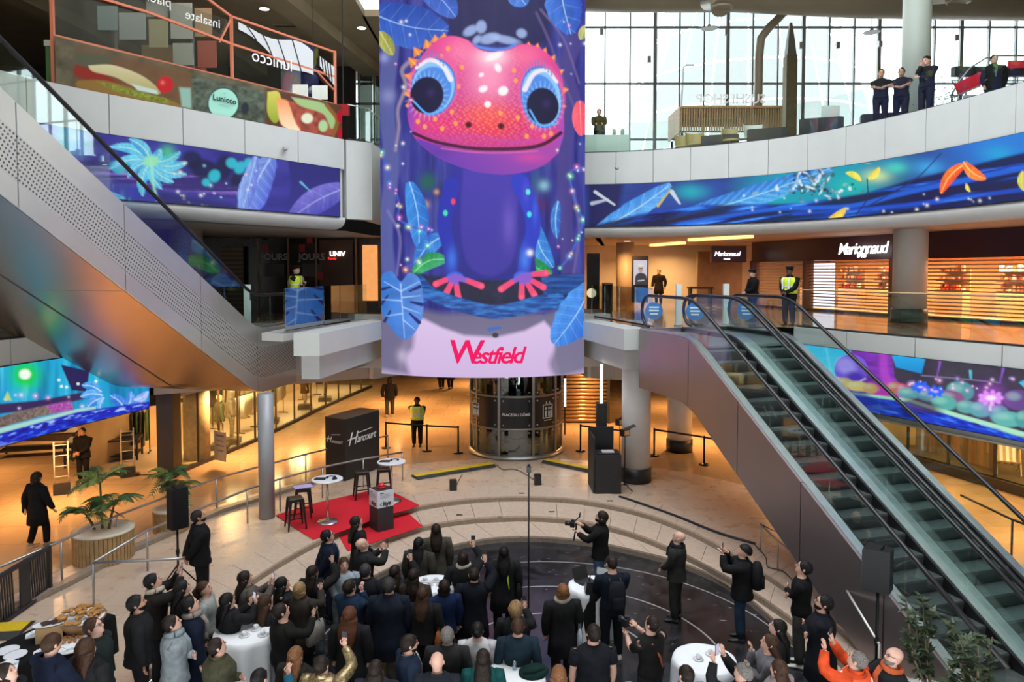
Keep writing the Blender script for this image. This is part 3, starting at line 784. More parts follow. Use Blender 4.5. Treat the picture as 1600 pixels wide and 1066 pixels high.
        p.line([(cx - 26, cy - 30), (cx - 6, cy - 42), (cx + 14 * 1, cy - 34), (cx + 27, cy - 12)] if s_ > 0 else [(cx - 26, cy - 12), (cx - 12, cy - 36), (cx + 8, cy - 42), (cx + 24, cy - 24)], (5, 8) if s_ > 0 else (8, 5), '#f4ecf6', .9, 2)
        for k in range(9):
            f = k / 8; ex = cx - 24 + 40 * f; ey = cy - 34 - 14 * math.sin(PI * f); p.line([(ex, ey), (ex - 2, ey - 12)], (3, 1), '#2a7ad0', .7, 1.5, False)
        p.line([(cx - rx + 2, cy + 22), (cx - 8, cy + ry - 1), (cx + 18, cy + ry - 10)] if s_ > 0 else [(cx - 18, cy + 20), (cx - 2, cy + ry - 4), (cx + 24, cy + ry - 6)], (3, 3), '#58b4ff', .9, 1.5)
    for x, y, a_, b_ in ((755, 139, 7, 5), (786, 142, 8, 7), (762, 163, 5, 5), (778, 106, 5, 7), (752, 117, 4, 3), (772, 88, 14, 5)): p.ell(x, y, a_, b_, '#fff2f4', -.4, 3)
    p.leaf((906, 158), (908, 212), 13, '#f0405c', '#ff6a78', 0, 3, '#ff9aa0', .3)
    # strings of lights
    pts = [(598, 240), (603, 262), (608, 290), (618, 300), (624, 322), (622, 340), (638, 352), (656, 358), (672, 360), (668, 385), (655, 408), (632, 418)]
    p.line(pts, (4, 3), '#3f5cc8', .8, 2); p.sparks([(x + rnd.uniform(-3, 3), y + rnd.uniform(-4, 4)) for x, y in pts for _ in (0, 1)], 1.6, ['#ff70d8', '#ffe070', '#70ffd0', '#ff9060', '#90b0ff'], rnd)
    pts = [(913, 262), (900, 264), (890, 272), (895, 300), (902, 325), (910, 345), (904, 370), (890, 400), (876, 418)]
    p.line(pts, (3, 3), '#3f6ad0', .8, 2); p.sparks([(x + rnd.uniform(-3, 3), y + rnd.uniform(-4, 4)) for x, y in pts for _ in (0, 1)], 1.6, ['#ffe070', '#80ffb0', '#ff80d0', '#a0c0ff'], rnd)
    p.sparks([(rnd.uniform(596, 650), rnd.uniform(20, 420)) for _ in range(14)] + [(rnd.uniform(870, 915), rnd.uniform(20, 420)) for _ in range(12)], 1.1, ['#ffffff', '#a0b8ff', '#ff90d0'], rnd)
big = thing('display_screen', 'tall curved hanging screen showing a pink and blue lizard', 'screen')
display(big, 'screen_face', big_P, 300, 560, paint_big, .70)
ths = [(-1 + 2 * k / 32) * SCR_A for k in range(33)]
arc = lambda r: [(SCR_X + r * math.sin(t), SCR_Y - r * math.cos(t)) for t in ths]
MB().wall(arc(SCR_R - .03), SCR_Z0, SCR_Z1, -.28).build('housing', BLACK, big)
for sx in (-1, 1):
    t = SCR_A * sx; x, y = SCR_X + (SCR_R - .45) * math.sin(t) + sx * .12, SCR_Y - (SCR_R - .45) * math.cos(t)
    MB().box((x, y, 9.9), (.13, .35, 12.6)).build('edge_post', BLACK, big)
# writing at the foot of the screen, bent to its curve
def bent_text(body, size, u, v, material, parent, **kw):
    me = text_mesh(body, size, **kw)
    c = gd(u, v, 22.6); th0 = math.asin((c.x - SCR_X) / SCR_R)
    for vt in me.vertices:
        x, y, z = vt.co; th = th0 + x / SCR_R; r = SCR_R + .012 + z
        vt.co = (SCR_X + r * math.sin(th), SCR_Y - r * math.cos(th), c.z + y)
    me.materials.clear(); me.materials.append(material)
    o = bpy.data.objects.new('lettering', me); COL.objects.link(o); o.parent = parent; return o
PINK = glow('screen_writing_pink', (.90, .015, .13), .7)
bent_text('W', .98, 727, 551, PINK, big, shear=.12, bold=.022); bent_text('estfield', .72, 776, 556, PINK, big, shear=.28, bold=.012, spacing=.84)
rebase(big, (SCR_X, SCR_Y - SCR_R, SCR_Z0))

# ------------------------------------------------ display bands on the slab edges
def paint_r2(p):
    X, Y = p.X, p.Y; al = np.arange(len(X)); rnd = random.Random(5)
    f = np.clip((X - 920) / 680, 0, 1); n = fbm(X * .02, Y * .04, 4, 3)
    p.C[:] = srgb('#2a2666') * (1 - n[:, None]) + srgb('#2f58b8') * n[:, None]
    p.put(al, np.clip((X - 1130) / 90, 0, 1) * np.clip((1450 - X) / 120, 0, 1) * .85, '#18a6b8'); p.put(al, np.clip((X - 1440) / 100, 0, 1) * .8, '#2a86e4')
    for x, y, r, c in ((1080, 300, 30, '#1fb6c0'), (1200, 305, 40, '#18b0b4'), (1330, 290, 40, '#1fc0b0'), (1370, 275, 26, '#d8f0a0'), (1400, 262, 24, '#50d8c8'), (1450, 262, 30, '#3fb0f0'), (1560, 240, 30, '#1fa8d8'), (1590, 285, 20, '#4fa0f0')): p.blob(x, y, r, c, .8, r * .5)
    p.poly([(918, 285), (975, 285), (960, 360), (918, 360)], '#211b4c', 10, .9); p.line([(930, 300), (960, 320)], (5, 3), '#d8e4f0', .8, 2, False); p.line([(925, 318), (950, 312)], (6, 3), '#c8d4e8', .7, 2, False); p.line([(1050, 300), (1062, 318)], (7, 3), '#e0e8f0', .8, 2, False)
    p.leaf((930, 362), (1048, 288), 17, '#3f8ee4', '#66b4f4', .03, 12, '#c0e8ff', .4, .12); p.line([(1028, 322), (1048, 296)], (4, 2), '#d8b83a', .9, 1, False)
    p.leaf((1040, 345), (1300, 262), 18, '#2f78d8', '#58b8f0', .02, 30, '#a8e4ff', .45, .1)
    for k in range(120):
        x, y = rnd.gauss(1275, 26), rnd.gauss(288, 13); p.ell(x, y, rnd.uniform(1, 6), rnd.uniform(1, 3), rnd.choice(['#e8f4f8', '#5a7a90', '#203050', '#90b8c0', '#405868']), rnd.uniform(0, 3), 1.5, .8)
    top = lambda x: np.interp(x, [920, 1000, 1100, 1250, 1350, 1450, 1600], [352, 332, 318, 316, 300, 272, 236])
    d = Y - top(X); p.put(al, np.clip(d / 5, 0, .95), '#171648')
    st = fbm(X * .012, (Y + .16 * X) * .16, 4, 8); p.put(al, np.clip((st - .5) * 4, 0, 1) * np.clip(d / 3, 0, 1), '#1d58dc'); p.put(al, np.clip((st - .66) * 6, 0, 1) * np.clip(d / 3, 0, 1), '#4fa4f8'); p.put(al, np.clip((.36 - st) * 4, 0, 1) * np.clip(d / 3, 0, 1), '#2a1a34')
    p.line([(1060, 352), (1200, 328), (1330, 322), (1420, 300), (1600, 262)], (5, 9), '#2468e4', .8, 3); p.line([(1240, 335), (1400, 322), (1600, 296)], (4, 7), '#1f50d0', .8, 3)
    for b_, t_, w, c, c2 in (((1345, 282), (1322, 270), 5, '#d8d83a', '#f0f060'), ((1357, 280), (1374, 262), 5, '#e8d83a', '#fff060'), ((1508, 256), (1470, 302), 9, '#ff5020', '#ff8030'), ((1506, 254), (1540, 280), 9, '#ff6a28', '#ff9838'), ((1296, 342), (1322, 325), 6, '#e8c030', '#f8e050'), ((1598, 268), (1600, 298), 6, '#c8c840', '#e0e060'), ((1510, 288), (1516, 300), 3, '#e0d840', '#f0f060')): p.leaf(b_, t_, w, c, c2, .1, 3, '#ffe080', .3)
    p.line([(1355, 280), (1355, 310), (1338, 335)], (2, 2), '#2a2a60', .9, 1); p.line([(1470, 240), (1430, 280), (1360, 320)], (2, 2), '#22306a', .9, 1)
    p.sparks([(rnd.uniform(1150, 1560), rnd.uniform(300, 350)) for _ in range(34)], 1.0, ['#ffffff', '#b0d0ff'], rnd)
def paint_l2(p):
    X, Y = p.X, p.Y; al = np.arange(len(X)); rnd = random.Random(8); n = fbm(X * .02, Y * .05, 4, 7)
    p.C[:] = srgb('#2c2a7c') * (1 - n[:, None]) + srgb('#4a48b0') * n[:, None]
    p.poly([(90, 195), (135, 205), (130, 260), (90, 240)], '#1f8aa0', 8, .9); p.poly([(105, 200), (132, 208), (130, 250), (110, 240)], '#6a86d8', 5, .8)
    log = fbm(X * .01, Y * .25, 4, 4); m_ = np.clip(1 - np.abs(Y - np.interp(X, [120, 400], [262, 296])) / 22, 0, 1) * (X < 395)
    p.put(al, np.clip(m_ * 2, 0, 1) * .9, '#3a2f74'); p.put(al, m_ * np.clip((log - .5) * 5, 0, 1), '#a07ae8')
    for x, y, a_, b_ in ((320, 265, 22, 16), (350, 262, 14, 20), (300, 250, 16, 14), (370, 280, 10, 12)): p.ell(x, y, a_, b_, '#1c2040', .3, 6, .85)
    for x, y, a_, b_ in ((335, 275, 9, 10), (362, 255, 9, 8), (375, 262, 8, 10), (185, 262, 14, 9), (322, 285, 6, 6), (388, 255, 7, 8)): p.ell(x, y, a_, b_, '#34c4d8', .5, 4, .9)
    c = (236, 252)
    for k, (ang, L) in enumerate(((-2.7, 70), (-2.2, 58), (2.9, 66), (2.4, 50), (1.75, 74), (1.3, 60), (.9, 56), (.45, 62), (.05, 56), (-.4, 50), (-1.0, 30))):
        t = (c[0] + math.cos(ang) * L, c[1] + math.sin(ang) * L * .75); p.leaf(c, t, 8, '#2f9ce0' if k % 2 else '#48b4ec', '#7adcf4', .12, 4, '#c8f8e0', .4)
    p.ell(c[0], c[1], 12, 9, '#9ae8b8', 0, 5); p.blob(262, 238, 14, '#58d888', .7)
    p.leaf((132, 285), (195, 310), 9, '#58b8f0', '#3a90d8', .1, 5); p.leaf((150, 310), (235, 322), 10, '#3f9ce8', '#6ac0f4', .08, 5)
    p.line([(236, 252), (240, 290), (250, 325)], (5, 3), '#a0f0c8', .8, 3)
    p.leaf((424, 245), (385, 345), 26, '#5868d8', '#8ab4f8', .06, 16, '#d0e4ff', .4, .1); p.leaf((400, 245), (375, 345), 12, '#6a78e0', '#98b8f8', 0, 10)
    p.poly([(450, 250), (540, 262), (540, 345), (445, 330), (455, 290)], '#2c2a74', 4, .9, False, '#3a3890'); p.leaf((545, 292), (450, 345), 20, '#4f50b8', '#8078d8', .05, 8, '#b0b8ff', .4)
    p.line([(470, 285), (486, 300)], (4, 1), '#70c8f0', .8, 1.5, False); p.sparks([(rnd.uniform(270, 400), rnd.uniform(250, 330)) for _ in range(26)], 1.2, ['#ffffff', '#ffe0a0', '#a0f0ff'], rnd)
    p.poly([(250, 300), (360, 318), (400, 340), (250, 345)], '#2a2a5a', 8, .7)
def paint_r1(p):
    X, Y = p.X, p.Y; al = np.arange(len(X)); rnd = random.Random(9); n = fbm(X * .03, Y * .05, 4, 1)
    p.C[:] = srgb('#2e2a3a') * (1 - n[:, None]) + srgb('#4c4654') * n[:, None]
    top = lambda x: np.interp(x, [1255, 1600], [537, 580]); bot = lambda x: np.interp(x, [1255, 1600], [600, 694])
    p.poly([(1240, 525), (1332, 530), (1325, 590), (1262, 600), (1240, 570)], '#28b4e8', 3, 1, False, '#58d8f4'); p.poly([(1388, 540), (1448, 552), (1440, 584), (1400, 574)], '#2cb8f0', 2, 1, False, '#2088d0')
    p.line([(1290, 540), (1300, 590)], (4, 2), '#80e8ff', .5, 4, False); p.ell(1265, 575, 26, 8, '#b0e8f8', .2, 8, .6)
    p.poly([(1330, 535), (1392, 545), (1398, 590), (1425, 625), (1320, 615), (1330, 580)], '#6a2ca0', 3, 1, False, '#8a3ab8', (1, 0), .5, .05, .3); p.line([(1380, 545), (1384, 590), (1410, 615)], (12, 16), '#c04ad0', .6, 6); p.poly([(1350, 598), (1410, 600), (1425, 622), (1360, 618)], '#d838b0', 6, .7)
    p.ell(1330, 578, 26, 24, '#7a58e0', 0, 2); p.ell(1322, 572, 16, 12, '#b8a8ff', .4, 8, .7); p.ell(1337, 590, 14, 8, '#4a2ab0', .3, 6, .8); p.line([(1308, 590), (1330, 601), (1352, 592)], (3, 3), '#e0d8ff', .6, 2)
    for x, y, a_, b_, c in ((1318, 598, 14, 8, '#c8a860'), (1340, 604, 18, 8, '#e0c070'), (1360, 607, 12, 8, '#d0a060'), (1398, 606, 12, 9, '#b06850'), (1410, 608, 10, 8, '#c04878'), (1420, 615, 18, 9, '#5a9aa0'), (1450, 618, 18, 10, '#4f88a0'), (1462, 620, 16, 9, '#6a8aa8'), (1500, 612, 22, 16, '#4a98a0'), (1484, 622, 24, 12, '#8a5a88'), (1475, 630, 20, 12, '#58b0a8'), (1510, 636, 16, 10, '#60a8a8'), (1532, 640, 18, 12, '#58a8b0'), (1560, 645, 16, 12, '#4f98a8'), (1590, 625, 22, 16, '#6a4a90'), (1575, 655, 26, 12, '#60b8b0'), (1600, 655, 14, 14, '#50a0a0')):
        p.ell(x, y, a_, b_, c, .1, 3); p.ell(x - a_ * .3, y - b_ * .35, a_ * .5, b_ * .4, '#b8e8d8', .1, 5, .35)
    i = al; mid = np.interp(X, [1330, 1420, 1500, 1600], [612, 622, 646, 674])
    p.put(i, np.clip((Y - mid) / 2.5, 0, 1), '#b0e8c8'); p.put(i, np.clip((Y - mid - np.interp(X, [1330, 1600], [3, 9])) / 3, 0, 1), '#1c3ccc')
    w = fbm(X * .05 - Y * .02, (Y - .25 * X) * .22, 4, 6); p.put(i, np.clip((w - .52) * 5, 0, 1) * np.clip((Y - mid - 6) / 4, 0, 1), '#3a78f4'); p.put(i, np.clip((.44 - w) * 5, 0, .9) * np.clip((Y - mid - 6) / 4, 0, 1), '#18206a')
    p.ell(1440, 634, 30, 9, '#4a3048', .25, 6, .8); p.poly([(1290, 612), (1345, 612), (1400, 640), (1330, 650)], '#1a2a90', 6, .7)
    for x, y in ((1438, 605), (1462, 612)):
        for k in range(7): a_ = k * .9; p.ell(x + 8 * math.cos(a_), y + 4 * math.sin(a_), 6, 3.4, '#2a68f8', a_, 2)
        p.ell(x, y, 4, 2, '#c0b0ff', 0, 2)
    for k in range(9): a_ = k * .7; p.ell(1548 + 13 * math.cos(a_), 622 + 6 * math.sin(a_), 7, 4, '#f0a8f8', a_, 2)
    p.blob(1548, 622, 26, '#d060ff', .5); p.ell(1548, 622, 8, 4, '#ffe8ff', 0, 3); p.line([(1549, 628), (1547, 640)], (4, 4), '#f0c8f8', .9, 2, False)
    for x, y0, y1 in ((1470, 560, 590), (1568, 575, 600)): p.line([(x, y0), (x - 6, y1)], (4, 1), '#a060e0', .8, 2, False)
    p.line([(1516, 580), (1517, 592)], (4, 2), '#60e0ff', .9, 2, False); p.sparks([(rnd.uniform(1420, 1600), rnd.uniform(590, 612)) for _ in range(22)], 1.4, ['#ffb0f0', '#ffffff', '#c0a0ff'], rnd); p.poly([(1592, 598), (1610, 590), (1610, 615)], '#40c0f0', 2)
    p.line([(1440, 587), (1500, 592), (1560, 598)], (2, 2), '#8a7ab0', .8, 1.5)
def paint_l1(p):
    X, Y = p.X, p.Y; al = np.arange(len(X)); rnd = random.Random(4); n = fbm(X * .04, Y * .02, 4, 1)
    p.C[:] = srgb('#0f8cc8') * (1 - n[:, None]) + srgb('#2cc0e8') * n[:, None]
    st = fbm(X * .08, Y * .01, 3, 2); p.put(al, np.clip((.45 - st) * 3, 0, .7), '#0a5a90'); p.put(al, np.clip((st - .6) * 3, 0, .6), '#70e0f8')
    p.blob(40, 585, 26, '#10d828', 1.0); p.blob(40, 588, 20, '#08d010', .9); p.ell(39, 585, 9, 8, '#f0fff0', 0, 4)
    p.poly([(95, 570), (140, 580), (135, 612), (112, 610)], '#2a2458', 2, 1)
    for x, y in ((92, 594), (96, 604), (104, 605), (122, 600), (150, 596)): p.ell(x, y, 2.2, 2.2, '#e8ffff', 0, 2)
    p.poly([(-10, 632), (60, 626), (135, 612), (140, 622), (60, 640), (-10, 648)], '#3a2a5a', 3, 1); p.poly([(5, 625), (12, 612), (18, 626)], '#b8d860', 3)
    p.poly([(-10, 655), (20, 645), (60, 636), (85, 632), (112, 628), (115, 640), (60, 652), (-10, 672)], '#6a5a58', 3, 1, False, '#8a7a70', (1, 0), .8, .4, .4); p.poly([(72, 634), (110, 626), (115, 640), (82, 646)], '#b050b0', 4, .9, False, None, (0, 1), .9, .5, .5)
    for b_, t_, w, c, c2 in (((158, 612), (128, 602), 7, '#2f80dc', '#58b0f4'), ((160, 618), (126, 620), 7, '#3a8ce4', '#68bcf8'), ((160, 622), (134, 640), 7, '#2f78d4', '#58a8f0'), ((162, 622), (156, 642), 6, '#3f90e8', '#70c0f8'), ((195, 640), (172, 618), 8, '#3070d8', '#5090f0'), ((196, 640), (205, 612), 8, '#3a80e8', '#78b0f8'), ((198, 642), (228, 620), 9, '#4a88f0', '#90b8f8'), ((210, 625), (232, 612), 6, '#8aa0f0', '#b8c8ff')): p.leaf(b_, t_, w, c, c2, .1, 4, '#c0e8ff', .4)
    mid = np.interp(X, [0, 120, 232], [668, 638, 622])
    p.put(al, np.clip((Y - mid) / 3, 0, 1) * (X < 150), '#a8d8d0'); p.put(al, np.clip((Y - mid - np.interp(X, [0, 150], [8, 4])) / 3, 0, 1), '#1a2cc0')
    w = fbm(X * .1, (Y + .25 * X) * .25, 4, 6); p.put(al, np.clip((w - .54) * 6, 0, 1) * np.clip((Y - mid - 8) / 5, 0, 1), '#3a70f0'); p.put(al, np.clip((.42 - w) * 6, 0, .9) * np.clip((Y - mid - 8) / 5, 0, 1), '#20187a')
    e = np.clip(1 - np.abs(Y - mid - 12) / 5, 0, 1); p.put(al, e * np.clip((w - .5) * 6, 0, 1), '#b0d0ff'); p.sparks([(rnd.uniform(0, 140), rnd.uniform(615, 640)) for _ in range(8)], 1.5, ['#ff90e0', '#e0d0ff'], rnd)
    for x, y in ((6, 698), (24, 696)): p.ell(x, y, 12, 6, '#6a78d8', 0, 2)

def band(label, line, z0, z1, nu, nv, painter, s, fr):
    t = thing('display_band', label, 'screen')
    L = sub(line, *fr, 60); display(t, 'screen_face', ribbon_P(L, z0, z1, .05), nu, nv, painter, s, matname='band_picture_%d' % nu)
    MB().wall(offset(L, .045), z0 - .02, z1 + .01, -.16).build('housing', BLACK, t)
    rebase(t, (L[30][0], L[30][1], z0)); return t
band('long curved screen band of blue bark and red leaves on the gallery edge', E2R, 7.9, 9.39, 620, 62, paint_r2, .68, (.0, .86))
band('curved screen band of blue monstera leaves on the gallery edge', E2L, 8.05, 9.56, 420, 64, paint_l2, .62, (.0, .985))
band('screen band with violet crystal ball and glowing flowers under mezzanine', E1R, 2.77, 4.26, 360, 100, paint_r1, .68, (.0, .8))
band('screen band with green glowing orb over blue water under mezzanine', E1L, 2.28, 4.1, 300, 130, paint_l1, .68, (.25, .995))

# ================================================================== escalators
def dotted(name, col, rot):
    m = mat(name, col, .36, .5); nt = m.node_tree; b = nt.nodes['Principled BSDF']
    tc = nt.nodes.new('ShaderNodeTexCoord'); mp = nt.nodes.new('ShaderNodeMapping')
    mp.inputs['Rotation'].default_value = (rot, 0, 0); mp.inputs['Scale'].default_value = (0, 13, 13)
    nt.links.new(tc.outputs['Object'], mp.inputs['Vector'])
    fr = nt.nodes.new('ShaderNodeVectorMath'); fr.operation = 'FRACTION'; nt.links.new(mp.outputs[0], fr.inputs[0])
    sb = nt.nodes.new('ShaderNodeVectorMath'); sb.operation = 'SUBTRACT'; sb.inputs[1].default_value = (0, .5, .5); nt.links.new(fr.outputs[0], sb.inputs[0])
    ln = nt.nodes.new('ShaderNodeVectorMath'); ln.operation = 'LENGTH'; nt.links.new(sb.outputs[0], ln.inputs[0])
    lt = nt.nodes.new('ShaderNodeMath'); lt.operation = 'LESS_THAN'; lt.inputs[1].default_value = .27; nt.links.new(ln.outputs['Value'], lt.inputs[0])
    mx = nt.nodes.new('ShaderNodeMixRGB'); mx.inputs[1].default_value = (*col, 1); mx.inputs[2].default_value = (.10, .10, .095, 1)
    nt.links.new(lt.outputs[0], mx.inputs[0]); nt.links.new(mx.outputs[0], b.inputs['Base Color'])
    return m
STEP = mat('step_ribbed_metal', (.16, .18, .18), .42, .6, noise=.35, nscale=9, bump=.15)
RISER = mat('step_riser', (.035, .037, .038), .5, .3)
SKIRT = mat('skirt_black', (.012, .012, .013), .35, .2)
CLAD_R = mat('brown_grey_cladding', (.30, .255, .26), .30, .75, noise=.08, nscale=1.2)
CLAD_L = mat('light_satin_cladding', (.58, .57, .53), .30, .68, noise=.06, nscale=1.5)
BRONZE = mat('bronze_underside', (.42, .34, .27), .27, .9, noise=.12, nscale=.6)
RUBBER = mat('handrail_rubber', (.010, .010, .011), .32)

def zramp(t, up):
    x = t; k = .577
    h = 0 if x < -.5 else ((x + .5) ** 2 / 2 * k if x < .5 else k * x)
    return 4.75 + up * h
def escalator(label, S, d, n, w0, W, t0, t1, up, depth, clad, near, far_, under, group, steps=True, dotted_m=None):
    S, d, n = Vector(S), Vector(d).normalized(), Vector(n).normalized()
    P = lambda t, w, dz=0.0: Vector((S.x + d.x * t + n.x * w, S.y + d.y * t + n.y * w, zramp(t, up) + dz))
    root = thing('escalator', label, 'escalator', group=group)
    ts = [t0] + [x for x in (-.5, -.25, 0, .25, .5) if x > t0] + [.5 + (t1 - .5) * k / 5 for k in range(1, 6)]
    def strip(wa, wb, za, zb, name, material, tt=ts):
        rings = [[P(t, wa, za), P(t, wb, za), P(t, wb, zb), P(t, wa, zb)] for t in tt]
        return MB().loft(rings, True, False).build(name, material, root)
    strip(w0, w0 + .17, -.03, .02, 'deck', STEEL); strip(w0 + W - .17, w0 + W, -.03, .02, 'deck', STEEL)
    strip(w0 + .17, w0 + .215, -.35, .0, 'skirt', SKIRT); strip(w0 + W - .215, w0 + W - .17, -.35, .0, 'skirt', SKIRT)
    # truss: clad side faces in separate panels and a soffit
    cuts = [t0, 0.0] + [t1 * k / 4 for k in range(1, 5)]
    # horizontal end goes down plumb; joint lines between panels
    for side, wa in ((near, w0), (far_, w0 + W)):
        if not side: continue
        sg = -1 if wa == w0 else 1
        for a, b_ in zip(cuts[:-1], cuts[1:]):
            tt = [a + .012] + [x for x in (-.5, -.25, 0, .25, .5) if a + .02 < x < b_ - .02] + [b_ - .012]
            if dotted_m:
                for z0, z1, mm, nm in ((-.0, -.52, clad, 'cladding_panel'), (-.52, -1.35, dotted_m, 'perforated_panel'), (-1.35, -depth, clad, 'cladding_panel')):
                    rings = [[P(t, wa, z0), P(t, wa + sg * .03, z0), P(t, wa + sg * .03, z1), P(t, wa, z1)] for t in tt]
                    MB().loft(rings, True, False).build(nm, mm, root)
            else:
                rings = [[P(t, wa, -.03), P(t, wa + sg * .03, -.03), P(t, wa + sg * .03, -depth), P(t, wa, -depth)] for t in tt]
                MB().loft(rings, True, False).build('cladding_panel', clad, root)
    for a, b_ in ((t0, t1 * .5), (t1 * .5, t1)):
        tt = [a + .01] + [x for x in (-.5, -.25, 0, .25, .5) if a < x < b_] + [b_ - .01]
        strip(w0 + .02, w0 + W - .02, -depth, -depth + .05, 'underside_panel', under, tt)
    MB().loft([[P(t0, w0, 0), P(t0, w0 + W, 0), P(t0, w0 + W, -depth), P(t0, w0, -depth)], [P(t0 + .04, w0, 0), P(t0 + .04, w0 + W, 0), P(t0 + .04, w0 + W, -depth), P(t0 + .04, w0, -depth)]], True, False).build('end_panel', clad, root)
    # glass balustrades with rubber handrails
    for wg in (w0 + .085, w0 + W - .085):
        ng = 6; seg = [t0 + .35 + (t1 - t0 - .35) * k / ng for k in range(ng + 1)]
        for a, b_ in zip(seg[:-1], seg[1:]):
            tt = [a + .01] + [x for x in (-.5, -.25, 0, .25, .5) if a + .02 < x < b_ - .02] + [b_ - .01]
            rings = [[P(t, wg - .006, .02), P(t, wg + .006, .02), P(t, wg + .006, .88), P(t, wg - .006, .88)] for t in tt]
            MB().loft(rings, True, False).build('glass_panel', GLASS, root)
        pts = []
        for k in range(7):                                   # newel: the rail turns down and back at the landing
            a = PI / 2 + PI * k / 6; pts.append(P(t0 + .35 + .42 * math.cos(a), wg, .49 + .42 * math.sin(a)))
        pts = pts[::-1] + [P(t, wg, .91) for t in ts if t > t0 + .4]
        rail = MB(); rail.tube(pts, .043, 8); rail.build('handrail', RUBBER, root)
    if steps:
        k = 0; t = .1
        strip(w0 + .215, w0 + W - .215, -.18, -.1, 'landing_plate', STEELD, [t0, -.3, .1])
        while t < t1 - .3:
            zt = zramp(t + .2, up) - .14
            b = MB(); a_, e_ = w0 + .22, w0 + W - .22
            q = lambda tt, w, z: Vector((S.x + d.x * tt + n.x * w, S.y + d.y * tt + n.y * w, z))
            b.loft([[q(t, w, zt - .34), q(t, w, zt), q(t + .40, w, zt), q(t + .415, w, zt - .03), q(t + .38, w, zt - .34)] for w in (a_, e_)], True, False)
            for fi in range(len(b.f)): b.mi[fi] = 1
            b.mi[1] = 0                                       # tread
            o = b.build('step', [STEP, RISER], root); t += .4; k += 1
    rebase(root, Vector((S.x, S.y, 4.7)))
    return root
SR, DR, NR = (4.35, 17.6, 0), (.29, -.957, 0), (.957, .29, 0)
escalator('escalator descending from mezzanine with dark brown side cladding', SR, DR, NR, -.1, 1.45, -2.6, 8.2, -1, 1.62, CLAD_R, True, False, CLAD_R, 'pair of escalators to the pit')
escalator('escalator between its twin and the flower screen band', SR, DR, NR, 1.35, 1.45, -2.6, 8.2, -1, 1.62, CLAD_R, False, True, CLAD_R, 'pair of escalators to the pit')
SL, DL, NL = (-6.9, 19.8, 0), (-.18, -.984, 0), (-.984, .18, 0)
DOT = dotted('perforated_cladding', (.50, .49, .46), math.radians(30))
escalator('escalator rising to gallery with pale perforated side cladding', SL, DL, NL, 0.0, 2.32, -2.2, 10.1, 1, 1.75, CLAD_L, True, False, BRONZE, 'pair of escalators to the gallery', False, DOT)
escalator('escalator rising to gallery behind the perforated-clad one', SL, DL, NL, 2.36, 2.30, -.9, 10.1, 1, 1.75, CLAD_L, False, True, BRONZE, 'pair of escalators to the gallery', False)

# ================================================================== columns
def column(label, x, y, r, z0, z1, base_h, base_m=None, material=None, n=28):
    c = struct('column', (x, y, z0), label)
    MB().lathe([(r, base_h if base_h else 0), (r, z1 - z0)], n=n).build('shaft', material or COLW, c)
    if base_h: MB().lathe([(r + .035, 0), (r + .035, base_h), (r, base_h + .01)], n=n).build('base', base_m or BLACK, c)
    return c
column('thin grey column under the perforated escalator', -6.29, 18.65, .2, 0, 3.2, 0, None, mat('column_grey', (.34, .35, .37), .45, .2))
column('white column with black base by the lighting desk', 3.74, 22.0, .43, 0, 3.8, .42)
column('white column with black base behind the escalators', 5.9, 25.7, .42, 0, ZC0, .42)
column('white mezzanine column in front of the shuttered shop', 12.75, 23.6, .50, Z1, ZC1, .42)
column('pale green gallery column behind the standing staff', 13.0, 24.0, .42, Z2, 20.6, 0, None, mat('column_green', (.55, .62, .55), .4))
column('beige gallery column at the window wall end', 19.6, 27, .5, Z2, 20.6, 0, None, mat('column_beige', (.42, .36, .28), .5))
column('beige column in the mezzanine passage', 5.3, 34.5, .42, Z1, ZC1, 0, None, mat('column_sand', (.60, .50, .38), .5))
column('textured beige column by the closed shops', -10.6, 24.0, .5, Z1, ZC1, 0, None, mat('column_rough', (.40, .34, .26), .8, noise=.4, nscale=25, bump=.5))
column('grey gallery column behind the food stand', -9.2, 31.0, .4, Z2, 16, 0, None, COLW)

# ================================================================== lamps of the arcades
LENS = glow('lamp_lens', (1.0, .72, .42), 6.0)
LENSW = glow('lamp_lens_white', (1.0, .93, .82), 5.0)
def side_tag(x, y, z):
    u, v = pr((x, y, z)); return '' if 0 <= u <= 1600 and 0 <= v <= 1066 and y > 0 else '_offscreen'
def downlight(x, y, z, power, label, col=WARM, r=.16, group=None):
    t = thing('downlight', label, 'lamp', (x, y, z), group=group); o_ = side_tag(x, y, z)
    MB().lathe([(r, -.001), (r + .04, -.012), (r + .04, .0)], n=20).build('ring', STEELD, t)
    MB().lathe([(.001, -.006), (r, -.006), (r, 0)], n=20).build('lens' + o_, LENS if col == WARM else LENSW, t)
    if power:
        L = bpy.data.lights.new('downlight_beam' + o_, 'AREA'); L.shape = 'DISK'; L.size = 2 * r; L.energy = power; L.color = col; L.spread = math.radians(150)
        o = bpy.data.objects.new('downlight_beam' + o_, L); COL.objects.link(o); o.parent = t; o.location = (0, 0, -.03)
    return t
# ground floor arcade: the photograph shows their warm pools and glints on the polished floor
for x, y, p in ((-9.5, 24.5, 140), (-6.2, 26.5, 150), (-12.5, 19.5, 150), (-14.5, 15.5, 130), (-4.0, 30, 150), (-5.5, 35, 160), (-1.5, 33, 130), (3.2, 29.5, 120), (6.5, 27.5, 150), (9.5, 25.5, 150), (11.0, 20.8, 170), (12.6, 16.5, 160), (-2.0, 41, 140), (7.5, 34, 110), (-17, 22, 120), (-16, 27, 100)):
    downlight(x, y, ZC0 - .001, p, 'small round warm downlight in the ground floor ceiling', group='ground floor downlights')
